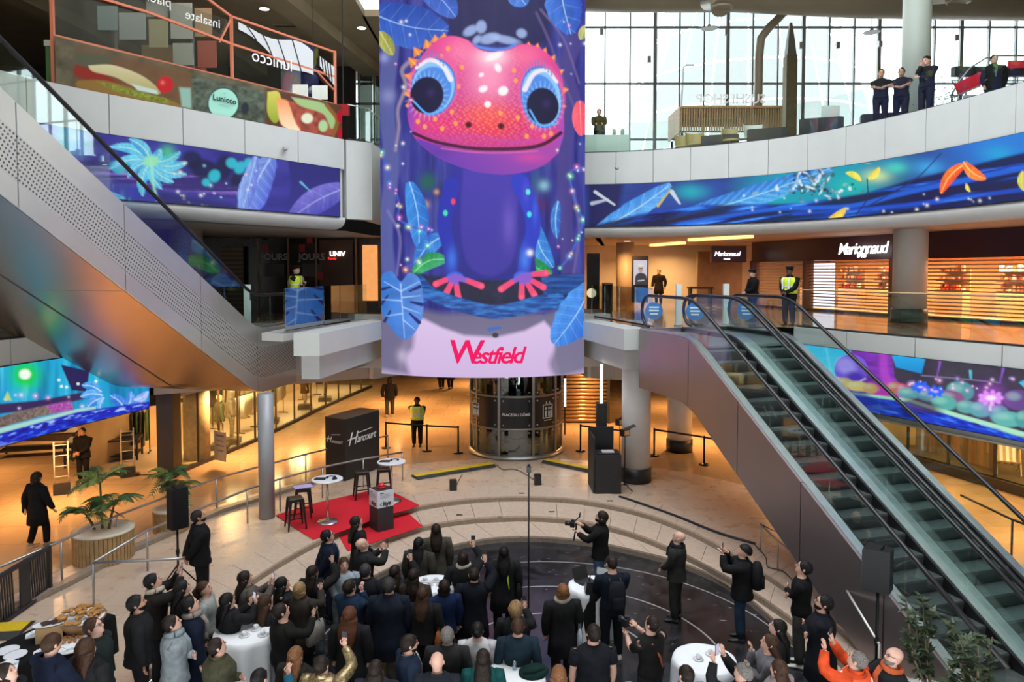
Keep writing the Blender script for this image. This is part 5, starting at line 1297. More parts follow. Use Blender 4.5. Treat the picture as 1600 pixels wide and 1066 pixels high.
# glass balustrades along the floor edges
def balustrade(label, line, z, h, n, cap=True, material=GLASS, capm=None, postm=None):
    t = thing('glass_balustrade', label, 'balustrade')
    for i in range(n):
        p = sub(line, (i + .008) / n, (i + .992) / n, 4); MB().wall(p, z + .04, z + h, .02).build('glass_pane', material, t)
    MB().wall(offset(line, .02), z, z + .05, -.06).build('shoe_rail', DARK, t)
    if cap: MB().tube([(x, y, z + h + .015) for x, y in line], .022, 6).build('top_rail', capm or RAILM, t)
    m = line[len(line) // 2]; rebase(t, (m[0], m[1], z)); return t
balustrade('curved glass balustrade on the mezzanine before the shuttered shop', offset(E1R, -.12), Z1 + .02, 1.05, 8, capm=mat('wood_rail', (.45, .30, .16), .4))
balustrade('curved glass balustrade on the mezzanine above the green orb screen', offset(E1L, -.12), Z1 + .02, 1.05, 6)
balustrade('straight glass balustrade on the balcony by the descending escalators', [(2.75, 25.3), (3.95, 20.55)], Z1 + .05, 1.1, 4, False, GLASSB)
balustrade('clear glass balustrade on the gallery above the red leaf band', offset(E2R, -.14), Z2 + .02, 1.0, 16, False, glass('gallery_glass', (.93, .98, .96), .05))
# dark backed glass balustrade that mirrors the big screen
lb = thing('glass_balustrade', 'dark glass balustrade mirroring the blue leaf of the big screen', 'balustrade')
A, B = gd(446, 521, 19.0), gd(575, 499, 25.0); da = Vector((B.x - A.x, B.y - A.y, 0))
DARKG = mat('dark_mirror_glass', (.30, .31, .33), .03, 1.0)
L2d = lambda f: Vector((A.x, A.y, 0)) + da * f
for i in range(5):
    f0, f1 = .0 + i * .2 + .004, (i + 1) * .2 - .004; a, b_ = L2d(f0), L2d(f1)
    if i < 4: MB().wall([(a.x, a.y), (b_.x, b_.y)], Z1 + .06, Z1 + 1.18, -.012).build('dark_pane', DARKG, lb)
    MB().wall([(a.x - .03, a.y), (b_.x - .03, b_.y)], Z1 + .05, Z1 + 1.18, -.015).build('glass_pane', GLASS, lb)
rebase(lb, ((A.x + B.x) / 2, (A.y + B.y) / 2, Z1))

# white anti-collision posts and blue round stickers at the escalator heads
for lab, u, v1, D in (('white post at the head of the perforated escalator', 387, 500, 20.6), ('white post beside the low dark bench at the escalator heads', 1060, 498, 21.6), ('white post between the descending escalator heads', 1134, 497, 22.0)):
    q = gd(u, v1, D); t = thing('sensor_post', lab, 'post', (q.x, D, Z1)); MB().box((0, 0, .62), (.16, .12, 1.24)).build('body', mat('post_white', (.72, .76, .72), .5), t); MB().box((.085, 0, .95), (.01, .08, .3)).build('display', BLACK, t); MB().box((0, 0, .02), (.22, .18, .04)).build('foot', GREY, t)
BLUEST = mat('blue_sticker', (.03, .17, .48), .4)
for lab, u, v, D in (('round blue sign on glass at the balcony end', 1022, 486, 20.2), ('round blue sign on the near escalator head', 1086, 487, 19.6), ('round blue sign on the middle escalator head', 1166, 486, 20.0)):
    q = gd(u, v, D); t = thing('round_sign', lab, 'sign', q, -.25); b = MB(); b.lathe([(.24, -.012), (.24, .012)], n=24); o = b.build('disc', BLUEST, t); o.rotation_euler = (PI / 2, 0, 0)
    for k in range(3): MB().box((0, -.016, .1 - k * .09), (.26 - .05 * (k == 2), .006, .04)).build('print_line', SIGNW, t)

# ================================================================== stage on the steps
cp = thing('red_carpet', 'bright red carpet laid on the plaza under the stools', 'carpet')
def carpet(pix, z, name):
    P = [gz(u, v, z) for u, v in pix]; return MB().prism([(p.x, p.y) for p in P], z + .004, z + .018).build(name, RED, cp)
carpet([(431, 806), (497, 786), (560, 772), (597, 762), (655, 790), (640, 797), (600, 807), (560, 822), (520, 836), (489, 844)], 0, 'upper_strip')
carpet([(530, 839), (560, 826), (600, 812), (637, 802), (660, 823), (620, 837), (580, 850), (543, 862)], -.16, 'lower_strip')
rebase(cp, gz(545, 800, 0))
def stool(label, u, v, rz):
    q = gz(u, v, 0); t = thing('bar_stool', label, 'stool', (q.x, q.y, .02), rz, 'black metal stools on the carpet'); M = mat('stool_black', (.025, .020, .019), .4, .4)
    b = MB(); H = .76; b.loft([[(sx * w / 2, sy * w / 2, z) for sx, sy in ((-1, -1), (1, -1), (1, 1), (-1, 1))] for w, z in ((.33, H - .09), (.34, H - .015), (.30, H))], True, False); b.build('seat', M, t)
    for sx, sy in ((-1, -1), (1, -1), (1, 1), (-1, 1)):
        b = MB(); b.loft([[(sx * c + dx * w, sy * c + dy * w, z) for dx, dy in ((-1, -1), (1, -1), (1, 1), (-1, 1))] for c, z, w in ((.145, H - .05, .035), (.215, 0, .016))], True, False); b.build('leg', M, t)
    for a, b_ in (((-1, -1), (1, -1)), ((1, -1), (1, 1)), ((1, 1), (-1, 1)), ((-1, 1), (-1, -1))): MB().beam((a[0] * .19, a[1] * .19, .27), (b_[0] * .19, b_[1] * .19, .27), .012, .025).build('footrest', M, t)
    return t
stool('black metal stool in front of the one with the lilac sheet', 462, 826, .5); s2 = stool('black metal stool with a lilac sheet on its seat', 474, 808, .2); stool('black metal stool standing alone between the high tables', 566, 779, .35); stool('black metal stool next to the table pole behind the podium', 600, 774, .2)
ls = thing('paper_sheet', 'lilac sheet lying on a black metal stool', 'paper', (s2.location.x, s2.location.y, .782), .5); MB().box((0, 0, .008), (.46, .3, .016)).build('sheet', mat('lilac_paper', (.5, .42, .75), .6), ls); MB().box((-.02, -.02, -.0), (.4, .26, .004)).build('under_sheet', DARK, ls)
def high_table(label, u, v, ub, vb, z=0):
    q = gz(ub, vb, z); t = thing('high_table', label, 'table', (q.x, q.y, z + .018)); MB().lathe([(.38, 1.07), (.39, 1.085), (.38, 1.10)], n=32).build('tabletop', mat('table_white', (.72, .74, .78), .4), t); MB().tube([(0, 0, .02), (0, 0, 1.08)], .03, 10).build('pole', STEEL, t); MB().lathe([(.27, 0), (.26, .02), (.05, .05)], n=28).build('foot', STEEL, t); return t
t1 = high_table('high round white table near the lilac sheet stool', 517, 757, 512, 817); t2 = high_table('high round white table behind the podium', 607, 730, 612, 784)
for t, labs in ((t1, ('flat black tablet on the high table near lilac sheet', 'black headset on the high table near lilac sheet', 'black clicker pouch on the high table near lilac sheet')), (t2, ('flat black tablet on the high table behind podium', 'black headset on the high table behind podium'))):
    for k, lab in enumerate(labs):
        x, y = ((-.17, -.02), (.08, .06), (.2, -.05))[k]; o = thing('tablet' if k == 0 else 'headset' if k == 1 else 'pouch', lab, 'electronics', (t.location.x + x, t.location.y + y, 1.118), .3 * k)
        if k == 0: MB().box((0, 0, .008), (.28, .19, .014)).build('body', BLACK, o); MB().box((0, 0, .016), (.25, .16, .002)).build('screen', DARK, o)
        elif k == 1:
            MB().tube([(.09 * math.cos(a), .09 * math.sin(a), .03) for a in [PI * j / 8 for j in range(9)]], .014, 6).build('band', BLACK, o)
            for sx in (-1, 1): MB().ell((sx * .09, 0, .03), (.035, .045, .03), 8, 5).build('ear_cup', BLACK, o)
        else: MB().box((0, 0, .02), (.11, .07, .04)).build('body', BLACK, o); MB().box((0, .02, .045), (.08, .03, .012)).build('flap', DARK, o)
# podium box
q = gz(593, 833, -.16); pd = thing('podium', 'square podium box, white printed top half on black base', 'podium', (q.x, q.y + .3, -.14), math.radians(38))
MB().box((0, 0, .30), (.44, .44, .60)).build('base', mat('podium_black', (.03, .03, .033), .5), pd); MB().box((0, 0, .80), (.45, .45, .42)).build('printed_box', mat('podium_white', (.72, .76, .82), .5), pd); MB().box((0, 0, 1.013), (.42, .42, .012)).build('top', DARK, pd)
TEAL = mat('teal_print', (.12, .38, .33), .5); INK = mat('ink_black', (.02, .02, .025), .5); INKG = mat('ink_grey', (.42, .44, .5), .6)
for r_, n_ in (((1, 0, 0), (0, -1, 0)), ((0, 1, 0), (1, 0, 0)), ((0, -1, 0), (-1, 0, 0))):
    r_, n_ = Vector(r_), Vector(n_); o_ = n_ * .228 + Vector((0, 0, .68))
    lettering('c', .15, o_ - r_ * .13, r_, (0, 0, 1), TEAL, pd, bold=.004); lettering('ityz', .15, o_ + r_ * .035, r_, (0, 0, 1), INK, pd, bold=.006)
    for k in range(4): b = MB(); b.beam(n_ * .227 + r_ * -.15 + Vector((0, 0, .95 - k * .04)), n_ * .227 + r_ * (-.05 if k == 0 else .13 - .03 * (k % 2)) + Vector((0, 0, .95 - k * .04)), .006, .02); b.build('print_line', INK if k == 0 else INKG, pd)
bz = thing('buzzer', 'round red push button on top of the podium', 'button', (q.x, q.y + .3, .879), 0); MB().lathe([(.10, 0), (.11, .02), (.09, .04)], n=20).build('rim', mat('buzzer_rim', (.4, .01, .02), .4), bz); MB().ell((0, 0, .06), (.085, .085, .07), 14, 8).build('dome', mat('buzzer_red', (.75, .01, .03), .25), bz)

# photo booth box
a, b_, c = gz(540, 752, 0), gz(593, 731, 0), gz(509, 746, 0)
hb = thing('booth_box', 'tall black box lettered in white behind the railing', 'box'); base = [(c.x, c.y), (a.x, a.y), (b_.x, b_.y), (b_.x + c.x - a.x, b_.y + c.y - a.y)]
HT = 1.86; MB().prism(base, 0, HT).build('body', mat('booth_black', (.016, .014, .014), .55), hb); MB().prism(base, HT, HT + .02).build('top_panel', mat('booth_top', (.10, .075, .05), .6), hb)
dr = (Vector((b_.x, b_.y, 0)) - Vector((a.x, a.y, 0))); dl = Vector((a.x, a.y, 0)) - Vector((c.x, c.y, 0)); SIL = mat('silver_letters', (.8, .78, .75), .4)
for A0, dv, sz, nm in ((a, dr, .42, 'front'), (c, dl, .2, 'side')):
    dv = dv.copy(); dn = dv.normalized(); nn = dn.cross(Vector((0, 0, 1))); o_ = Vector((A0.x, A0.y, 0)) + dv * .5 + nn * .015
    upv = Vector((0, 0, 1)); L_ = dv.length
    lettering('H', sz * 1.35, o_ + dn * (-.32 * L_) + upv * 1.2, dn, upv, SIL, hb, shear=.4); lettering('arcourt', sz * .8, o_ + dn * (.09 * L_) + upv * 1.16, dn, upv, SIL, hb, shear=.4, spacing=.92)
    for zz, ll, o0 in ((1.22, .30, -.30), (1.36, .44, .05)): MB().beam(o_ + dn * ((o0 - ll / 2) * L_) + upv * (zz - .01), o_ + dn * ((o0 + ll / 2) * L_) + upv * (zz + .03), .012, .018).build('stroke', SIL, hb)
rebase(hb, a)

# cable ramps, monitors, cables
def cable_ramp(label, p0, p1, w=.5):
    a, b_ = Vector(p0), Vector(p1); t = thing('cable_ramp', label, 'cable ramp'); d = (b_ - a).normalized(); n_ = Vector((-d.y, d.x, 0)); L = (b_ - a).length; k = max(2, round(L / .9))
    for i in range(k):
        s0, s1 = a + d * (L * i / k + .01), a + d * (L * (i + 1) / k - .01)
        MB().loft([[p + n_ * -w / 2 + Vector((0, 0, 0)), p + n_ * w / 2, p + n_ * (w * .25) + Vector((0, 0, .07)), p + n_ * (-w * .25) + Vector((0, 0, .07))] for p in (s0, s1)], True, False).build('ramp_segment', mat('ramp_black', (.03, .03, .03), .7), t)
        MB().loft([[p + n_ * (w * x) + Vector((0, 0, z)) for x, z in ((-.25, .07), (.25, .07), (.24, .082), (-.24, .082))] for p in (s0, s1)], True, False).build('yellow_lid', YELLOW, t)
    rebase(t, (a + b_) / 2)
cable_ramp('yellow topped cable ramp ending at the lift front', gz(647, 747, 0), gz(770, 727, 0)); cable_ramp('yellow topped cable ramp between lift and lighting desk', gz(852, 721, 0), gz(930, 737, 0)); cable_ramp('yellow topped cable ramp by the buffet table', gz(-60, 990, 0), gz(42, 984, 0), .7)
for lab, u, v in (('small black floor speaker near the cable ramp end', 708, 766), ('small black floor speaker beside the slim pole top', 840, 757)):
    q = gz(u, v, 0); t = thing('floor_speaker', lab, 'speaker', q, .15); MB().loft([[(-.1, -.08, z), (.1, -.08, z), (.1, .1 + .0 * z, z), (-.1, .1, z)] for z in (0, .3)], True, False).build('cabinet', BLACK, t); MB().box((0, -.083, .15), (.16, .008, .24)).build('grille', DARK, t)
def cable(label, pts, r=.012, m_=BLACK):
    t = thing('cable', label, 'cable'); MB().tube([tuple(p) for p in spline([tuple(p) for p in pts], 8 * len(pts))], r, 6).build('cord', m_, t); rebase(t, pts[0])
cable('thin black cable winding from the lift to a floor speaker', [gz(u, v, .012) for u, v in ((775, 726), (786, 734), (800, 733), (812, 736), (824, 743), (838, 752))]); cable('thin black cable from the ramp to a floor speaker', [gz(u, v, .012) for u, v in ((722, 742), (716, 752), (712, 762))])
cable('thick black cable run from the lighting desk along the steps', [gz(u, v, .02) for u, v in ((968, 776), (1010, 790), (1060, 808), (1120, 832), (1180, 850))], .035); cable('loose black cable at the stair handrail foot', [gz(u, v, .012) for u, v in ((1180, 852), (1196, 870), (1200, 886), (1222, 892), (1240, 908))])
for lab, u, v in (('small drain slot in the upper step behind the pole', 815, 771), ('small drain slot in the upper step under the desk', 953, 783), ('small drain slot in the middle step by the stools', 718, 805), ('small drain slot in the middle step by the cameraman', 862, 800)):
    z = 0.002 if v < 790 else -.158; q = gz(u, v, z); t = thing('floor_drain', lab, 'drain', q); MB().box((0, 0, .003), (.16, .07, .006)).build('plate', DARK, t); MB().box((0, 0, .006), (.12, .02, .004)).build('slot', BLACK, t)
# slim pole standing in the pit
q = gz(826, 978, ZP); sp = thing('camera_pole', 'very tall slim black pole on a foot in the pit', 'pole', q); MB().lathe([(.16, 0), (.15, .02), (.03, .04)], n=20).build('foot', BLACK, sp); MB().tube([(0, 0, .02), (0, 0, 3.0)], .016, 8).build('shaft', BLACK, sp); MB().box((0, 0, 3.03), (.09, .07, .11)).build('head', BLACK, sp); MB().tube([(0, 0, 3.08), (0, 0, 3.13)], .025, 8).build('clamp', BLACKM, sp)

# lighting desk, loudspeaker and lamps beside the white column
q = gz(946, 772, 0); dk = thing('control_desk', 'tall black control desk with screen hood before the white column', 'desk', (q.x - .03, q.y + .32, 0), .04)
MB().box((.1, 0, .55), (.74, .62, 1.10)).build('body', DARK, dk); MB().box((-.30, .25, .80), (.05, 1.05, 1.6)).build('side_panel', DARK, dk); MB().box((.05, .75, .85), (.75, .05, 1.7)).build('hood', BLACK, dk); MB().box((.12, 0, 1.12), (.66, .5, .04)).build('worktop', BLACK, dk); MB().box((.12, -.05, 1.155), (.34, .24, .03)).build('mixer', mat('mixer_grey', (.55, .5, .5), .5), dk)
sp2 = thing('loudspeaker', 'black loudspeaker topped by a glowing white tube behind the desk', 'speaker', (q.x + .1, q.y + 1.9, 0)); MB().tube([(0, 0, 0), (0, 0, 1.55)], .03, 8).build('pole', BLACKM, sp2); MB().lathe([(.22, 0), (.2, .03), (.03, .05)], n=18).build('foot', BLACKM, sp2); MB().box((0, 0, 1.9), (.3, .3, .74)).build('cabinet', BLACK, sp2); MB().box((0, -.155, 1.9), (.26, .01, .66)).build('grille', DARK, sp2)
MB().tube([(0, 0, 2.27), (0, 0, 3.45)], .04, 10).build('light_tube', TUBE, sp2)
def stage_lamp(label, u, v, ub, vb, h, rz):
    q = gz(ub, vb, 0); t = thing('stage_lamp', label, 'lamp', q, rz); MB().tube([(0, 0, .1), (0, 0, h)], .014, 8).build('stand', BLACKM, t)
    for k in range(3): a = 2 * PI * k / 3 + .4; MB().tube([(0, 0, .14), (.36 * math.cos(a), .36 * math.sin(a), .012)], .012, 6).build('leg', BLACKM, t)
    MB().box((0, 0, h + .1), (.26, .14, .2)).build('head', BLACK, t); MB().beam((-.13, -.1, h + .22), (.13, -.26, h + .34), .24, .012).build('barn_door', BLACK, t); MB().box((0, -.075, h + .1), (.2, .01, .14)).build('lens', STEEL, t)
stage_lamp('black stage lamp on a tripod leaning on the white column', 978, 680, 976, 764, 1.55, .7); stage_lamp('black stage lamp on a thin stand behind the desk', 965, 655, 968, 735, 1.45, .7)

# belt barriers
def barrier(label, px, z=0, h=.95):
    t = thing('belt_barrier', label, 'barrier'); P = [gz(u, v, z) for u, v in px]
    for p in P: MB().lathe([(.17, 0), (.16, .02), (.03, .04)], p, 20).build('foot', BLACKM, t); MB().tube([p, p + Vector((0, 0, h))], .032, 10).build('post', BLACKM, t)
    for a, b_ in zip(P[:-1], P[1:]): MB().beam(a + Vector((0, 0, h - .05)), b_ + Vector((0, 0, h - .05)), .01, .06).build('belt', BLACK, t)
    rebase(t, P[0])
barrier('black belt barrier before the guard in the yellow vest', [(603, 700), (667, 705), (716, 708)]); barrier('black belt barrier between the lift and the lighting desk', [(907, 705), (985, 716)]); barrier('black belt barrier under the descending escalator', [(1022, 712), (1100, 726), (1170, 742)])
# black slatted screen at the buffet and the waste bin cabinet
ps = thing('slatted_screen', 'black slatted screen panel standing by the buffet', 'screen panel'); A, B = gz(-8, 985, 0), gz(78, 925, 0); H = .92
for f in (0, 1): p = A.lerp(B, f); MB().box((p.x, p.y, H / 2), (.07, .07, H)).build('frame_post', BLACK, ps)
for z in (.04, H - .03): MB().beam(A + Vector((0, 0, z)), B + Vector((0, 0, z)), .07, .07).build('frame_rail', BLACK, ps)
for k in range(22):
    f = (k + .6) / 23; p = A.lerp(B, f); dz = 0
    if 7 < k < 12: continue
    MB().beam(p + Vector((0, 0, .05)), A.lerp(B, f - .035) + Vector((0, 0, H - .04)), .03, .02, (1, 0, 0)).build('slat', BLACK, ps)
MB().beam(A.lerp(B, .44) + Vector((0, 0, H / 2)), A.lerp(B, .44) + (B - A).normalized() * .28 + Vector((0, 0, H / 2)), .03, H - .1).build('centre_panel', DARK, ps); rebase(ps, (A + B) / 2)

# ================================================================== planters
def frond(b, base, d, L, droop, w, n=14):
    "arched palm frond of paired leaflets"
    d = Vector(d).normalized(); pts = []
    for k in range(n + 1): f = k / n; pts.append(Vector(base) + d * L * f + Vector((0, 0, -droop * L * f * f)))
    b.tube(pts[::1], [.012] * (n) + [.004], 4)
    side = d.cross(Vector((0, 0, 1))).normalized()
    for k in range(2, n + 1):
        p = pts[k]; f = k / n; l = w * (1.15 - .6 * f); t_ = (pts[min(k + 1, n)] - pts[k - 1]).normalized()
        for s in (-1, 1):
            tip = p + side * s * l + t_ * l * .8 + Vector((0, 0, -.06 * l / w)); m_ = p.lerp(tip, .5) + Vector((0, 0, .03)); e = t_ * .016
            b.add([p - e, p + e, m_ + e, tip, m_ - e], [(0, 1, 2, 3, 4)])
def planter(label, u, v, r, h, seed, heights):
    q = gz(u, v, 0); t = thing('potted_palm', label, 'plant', (q.x, q.y + r * .8, 0)); rd = random.Random(seed)
    n = 44
    for k in range(n):
        a = 2 * PI * k / n; MB().box(((r - .01) * math.cos(a), (r - .01) * math.sin(a), h / 2), (.035, 2 * PI * r / n * .86, h), a).build('stave', WOODB, t)
    MB().lathe([(r - .04, .02), (r - .03, h - .05)], n=32).build('liner', DARK, t); MB().lathe([(r - .10, h - .02), (r + .02, h - .02), (r + .03, h + .025), (r - .10, h + .025)], n=40).build('rim', mat('pot_rim', (.66, .58, .45), .5), t); MB().lathe([(r - .08, h - .12), (.02, h - .06)], n=32).build('soil', SOIL, t)
    for i, (hx, hy, hz) in enumerate(heights):
        MB().tube([(hx * .4, hy * .4, h - .1), (hx * .7, hy * .7, h + hz * .5), (hx, hy, h + hz)], [.035, .03, .022], 6).build('stem', mat('palm_stem', (.10, .08, .03), .7), t)
        for k in range(9):
            a = 2 * PI * k / 9 + rd.random(); b = MB(); frond(b, (hx, hy, h + hz), (math.cos(a), math.sin(a), rd.uniform(.5, 1.5)), rd.uniform(.6, .95), rd.uniform(.4, .8), .2); b.build('frond', LEAFL if (rd.random() < .3) else LEAF, t)
planter('broad palm in a large round slatted wooden planter', 143, 885, .60, .62, 1, ((-.1, .1, 1.0), (.25, 0, .55), (-.3, -.1, .35)))
planter('slim palm in a smaller round slatted wooden planter', 258, 835, .40, .52, 2, ((0, 0, .75), (.1, .1, .4)))
def shrub(label, u, v, D, h, seed, spread, pot):
    p = gd(u, v, D); t = thing('potted_shrub', label, 'plant'); z0 = 0.0; rd = random.Random(seed); base = Vector((p.x, D, z0))
    if pot: MB().lathe([(.36, 0), (.44, .6), (.46, .62), (.40, .62)], base, 28).build('pot', mat('pot_white', (.6, .58, .54), .5), t); MB().lathe([(.41, .56), (.02, .58)], base, 20).build('soil', SOIL, t)
    for s in range(5):
        a0 = rd.uniform(0, 2 * PI); top = base + Vector((math.cos(a0) * spread * .5, math.sin(a0) * spread * .5, h * rd.uniform(.75, 1.0))); st = [base + Vector((0, 0, .5)), (base + top) / 2 + Vector((rd.uniform(-.1, .1), 0, .2)), top]
        MB().tube(st, [.02, .016, .008], 5).build('stem', mat('shrub_stem', (.09, .07, .04), .8), t)
        for k in range(34):
            f = rd.uniform(.3, 1); c = st[0].lerp(st[1], f * 2) if f < .5 else st[1].lerp(st[2], f * 2 - 1); a = rd.uniform(0, 2 * PI); el = rd.uniform(-.5, .7)
            for j in range(4):
                aa = a + (j - 1.5) * .5; d = Vector((math.cos(aa) * math.cos(el), math.sin(aa) * math.cos(el), math.sin(el))); sd = d.cross(Vector((0, 0, 1))).normalized(); L = rd.uniform(.09, .17); tip = c + d * L; m_ = c + d * L * .5
                LB.add([c, m_ + sd * L * .16, tip, m_ - sd * L * .16], [(0, 1, 2, 3)]); 
    o = LB.build('foliage', mat('shrub_leaf', (.03, .06, .03), .45, noise=.6, nscale=9, col2=(.08, .10, .04)), t, kind='stuff'); rebase(t, base)
for lab, u, v, D, h, sd_, spd, pot in (('leafy shrub in a pale pot beside the man with orange scarf', 1462, 980, 9.6, 2.05, 3, .75, True), ('leafy shrub against the escalator beside the potted one', 1540, 990, 9.1, 1.95, 4, .8, True)):
    LB = MB(); shrub(lab, u, v, D, h, sd_, spd, pot)

# ================================================================== people
SKIN = {'l': mat('skin_light', (.62, .36, .27), .5), 'm': mat('skin_mid', (.45, .24, .15), .5), 'd': mat('skin_dark', (.10, .048, .03), .5)}
EYE = mat('eye_dark', (.02, .015, .012), .3); LIP = mat('lip', (.38, .13, .11), .5)
HAIRC = {'black': (.010, .008, .008), 'dark': (.022, .013, .009), 'brown': (.065, .03, .016), 'auburn': (.13, .045, .02), 'blond': (.36, .22, .10), 'grey': (.20, .18, .165), 'darkgrey': (.045, .042, .042), 'copper': (.26, .11, .045)}
def cloth(c):
    k = 'cloth_%03d_%03d_%03d' % tuple(int(x * 999) for x in c)
    return mat(k, tuple(x * .8 for x in c), .9, noise=.35, nscale=11, bump=.35, spec=.15)
def hairm(c): return mat('hair_' + c, HAIRC[c], .45, noise=.55, nscale=45, bump=.6, spec=.2)
TZ = [.44, .47, .50, .54, .60, .66, .72, .77, .805, .825, .842, .86]
TX = [.050, .088, .098, .100, .088, .092, .104, .112, .104, .074, .040, .033]
TY = [.045, .064, .072, .074, .062, .066, .074, .072, .062, .050, .038, .036]
def ring(cx, cy, cz, rx, ry, n=14):
    return [Vector((cx + rx * math.cos(2 * PI * k / n), cy + ry * math.sin(2 * PI * k / n), cz)) for k in range(n)]
def torso(b, z0, z1, off, flare=None, bulk=1.0):
    zs = sorted(set([z0, z1] + [z for z in TZ if z0 < z < z1])); rings = []
    for z in zs:
        zz = max(z, .50); rx = np.interp(zz, TZ, TX) + off; ry = np.interp(zz, TZ, TY) + off
        if z < .50: f = (.50 - z) / .3; rx += (flare or .01) * f + .006; ry += (flare or .01) * f + .008
        bk = bulk if z < .80 else 1; rings.append(ring(0, -.002, z, rx * bk, ry * bk))
    b.loft(rings, True)
def bent(p0, p1, p2, n=4):
    out = []
    for k in range(n + 1): out.append(p0.lerp(p1, k / n))
    for k in range(1, n + 1): out.append(p1.lerp(p2, k / n))
    out[n] = (out[n - 1] + out[n + 1]) * .25 + out[n] * .5
    return out
def ik(S, W, a, b_, hint):
    d = W - S; L = min(d.length, a + b_ - .003); d = d.normalized(); W = S + d * L
    x = (a * a - b_ * b_ + L * L) / (2 * L); h = math.sqrt(max(a * a - x * x, 0)); hn = hint - d * hint.dot(d); hn.normalize()
    return S + d * x + hn * h, W
POSES = {  # wrist (right, left) and finger direction for each; x is outward-positive for the own side
    'down': (((.14, .03, .49), (0, .12, -1)), ((.14, .03, .49), (0, .12, -1))),
    'walk': (((.14, .10, .50), (0, .4, -1)), ((.14, -.06, .50), (0, -.2, -1))),
    'cross': (((-.075, .108, .69), (-1, -.1, .25)), ((-.075, .128, .672), (-1, -.15, .2))),
    'phone': (((.035, .22, .82), (-.2, .25, 1)), ((.04, .21, .80), (-.2, .25, 1))),
    'one': (((.05, .22, .83), (-.1, .25, 1)), ((.13, .05, .50), (0, .2, -1))),
    'high': (((.09, .16, .985), (-.1, .15, 1)), ((.13, .05, .52), (0, .3, -1))),
    'highL': (((.13, .05, .52), (0, .3, -1)), ((.09, .16, .985), (-.1, .15, 1))),
    'high2': (((.06, .18, .96), (-.1, .15, 1)), ((.06, .18, .95), (-.1, .15, 1))),
    'chin': (((.02, .115, .845), (-.2, .2, 1)), ((-.04, .13, .67), (-1, .2, .2))),
    'front': (((.02, .135, .56), (-.8, .3, -.3)), ((.02, .14, .57), (-.8, .3, -.3))),
    'back': (((.02, -.13, .50), (-.6, -.1, -1)), ((.02, -.14, .51), (-.6, -.1, -1))),
    'camera': (((.05, .14, .885), (-.3, .5, .6)), ((.03, .17, .88), (-.3, .5, .6))),
    'laptop': (((.06, .20, .62), (-.1, 1, .1)), ((.06, .20, .62), (-.1, 1, .1))),
    'lens': (((.05, .20, .80), (-.2, .7, .5)), ((.02, .23, .72), (-.3, .7, .6))),
}
PEOPLE = {}
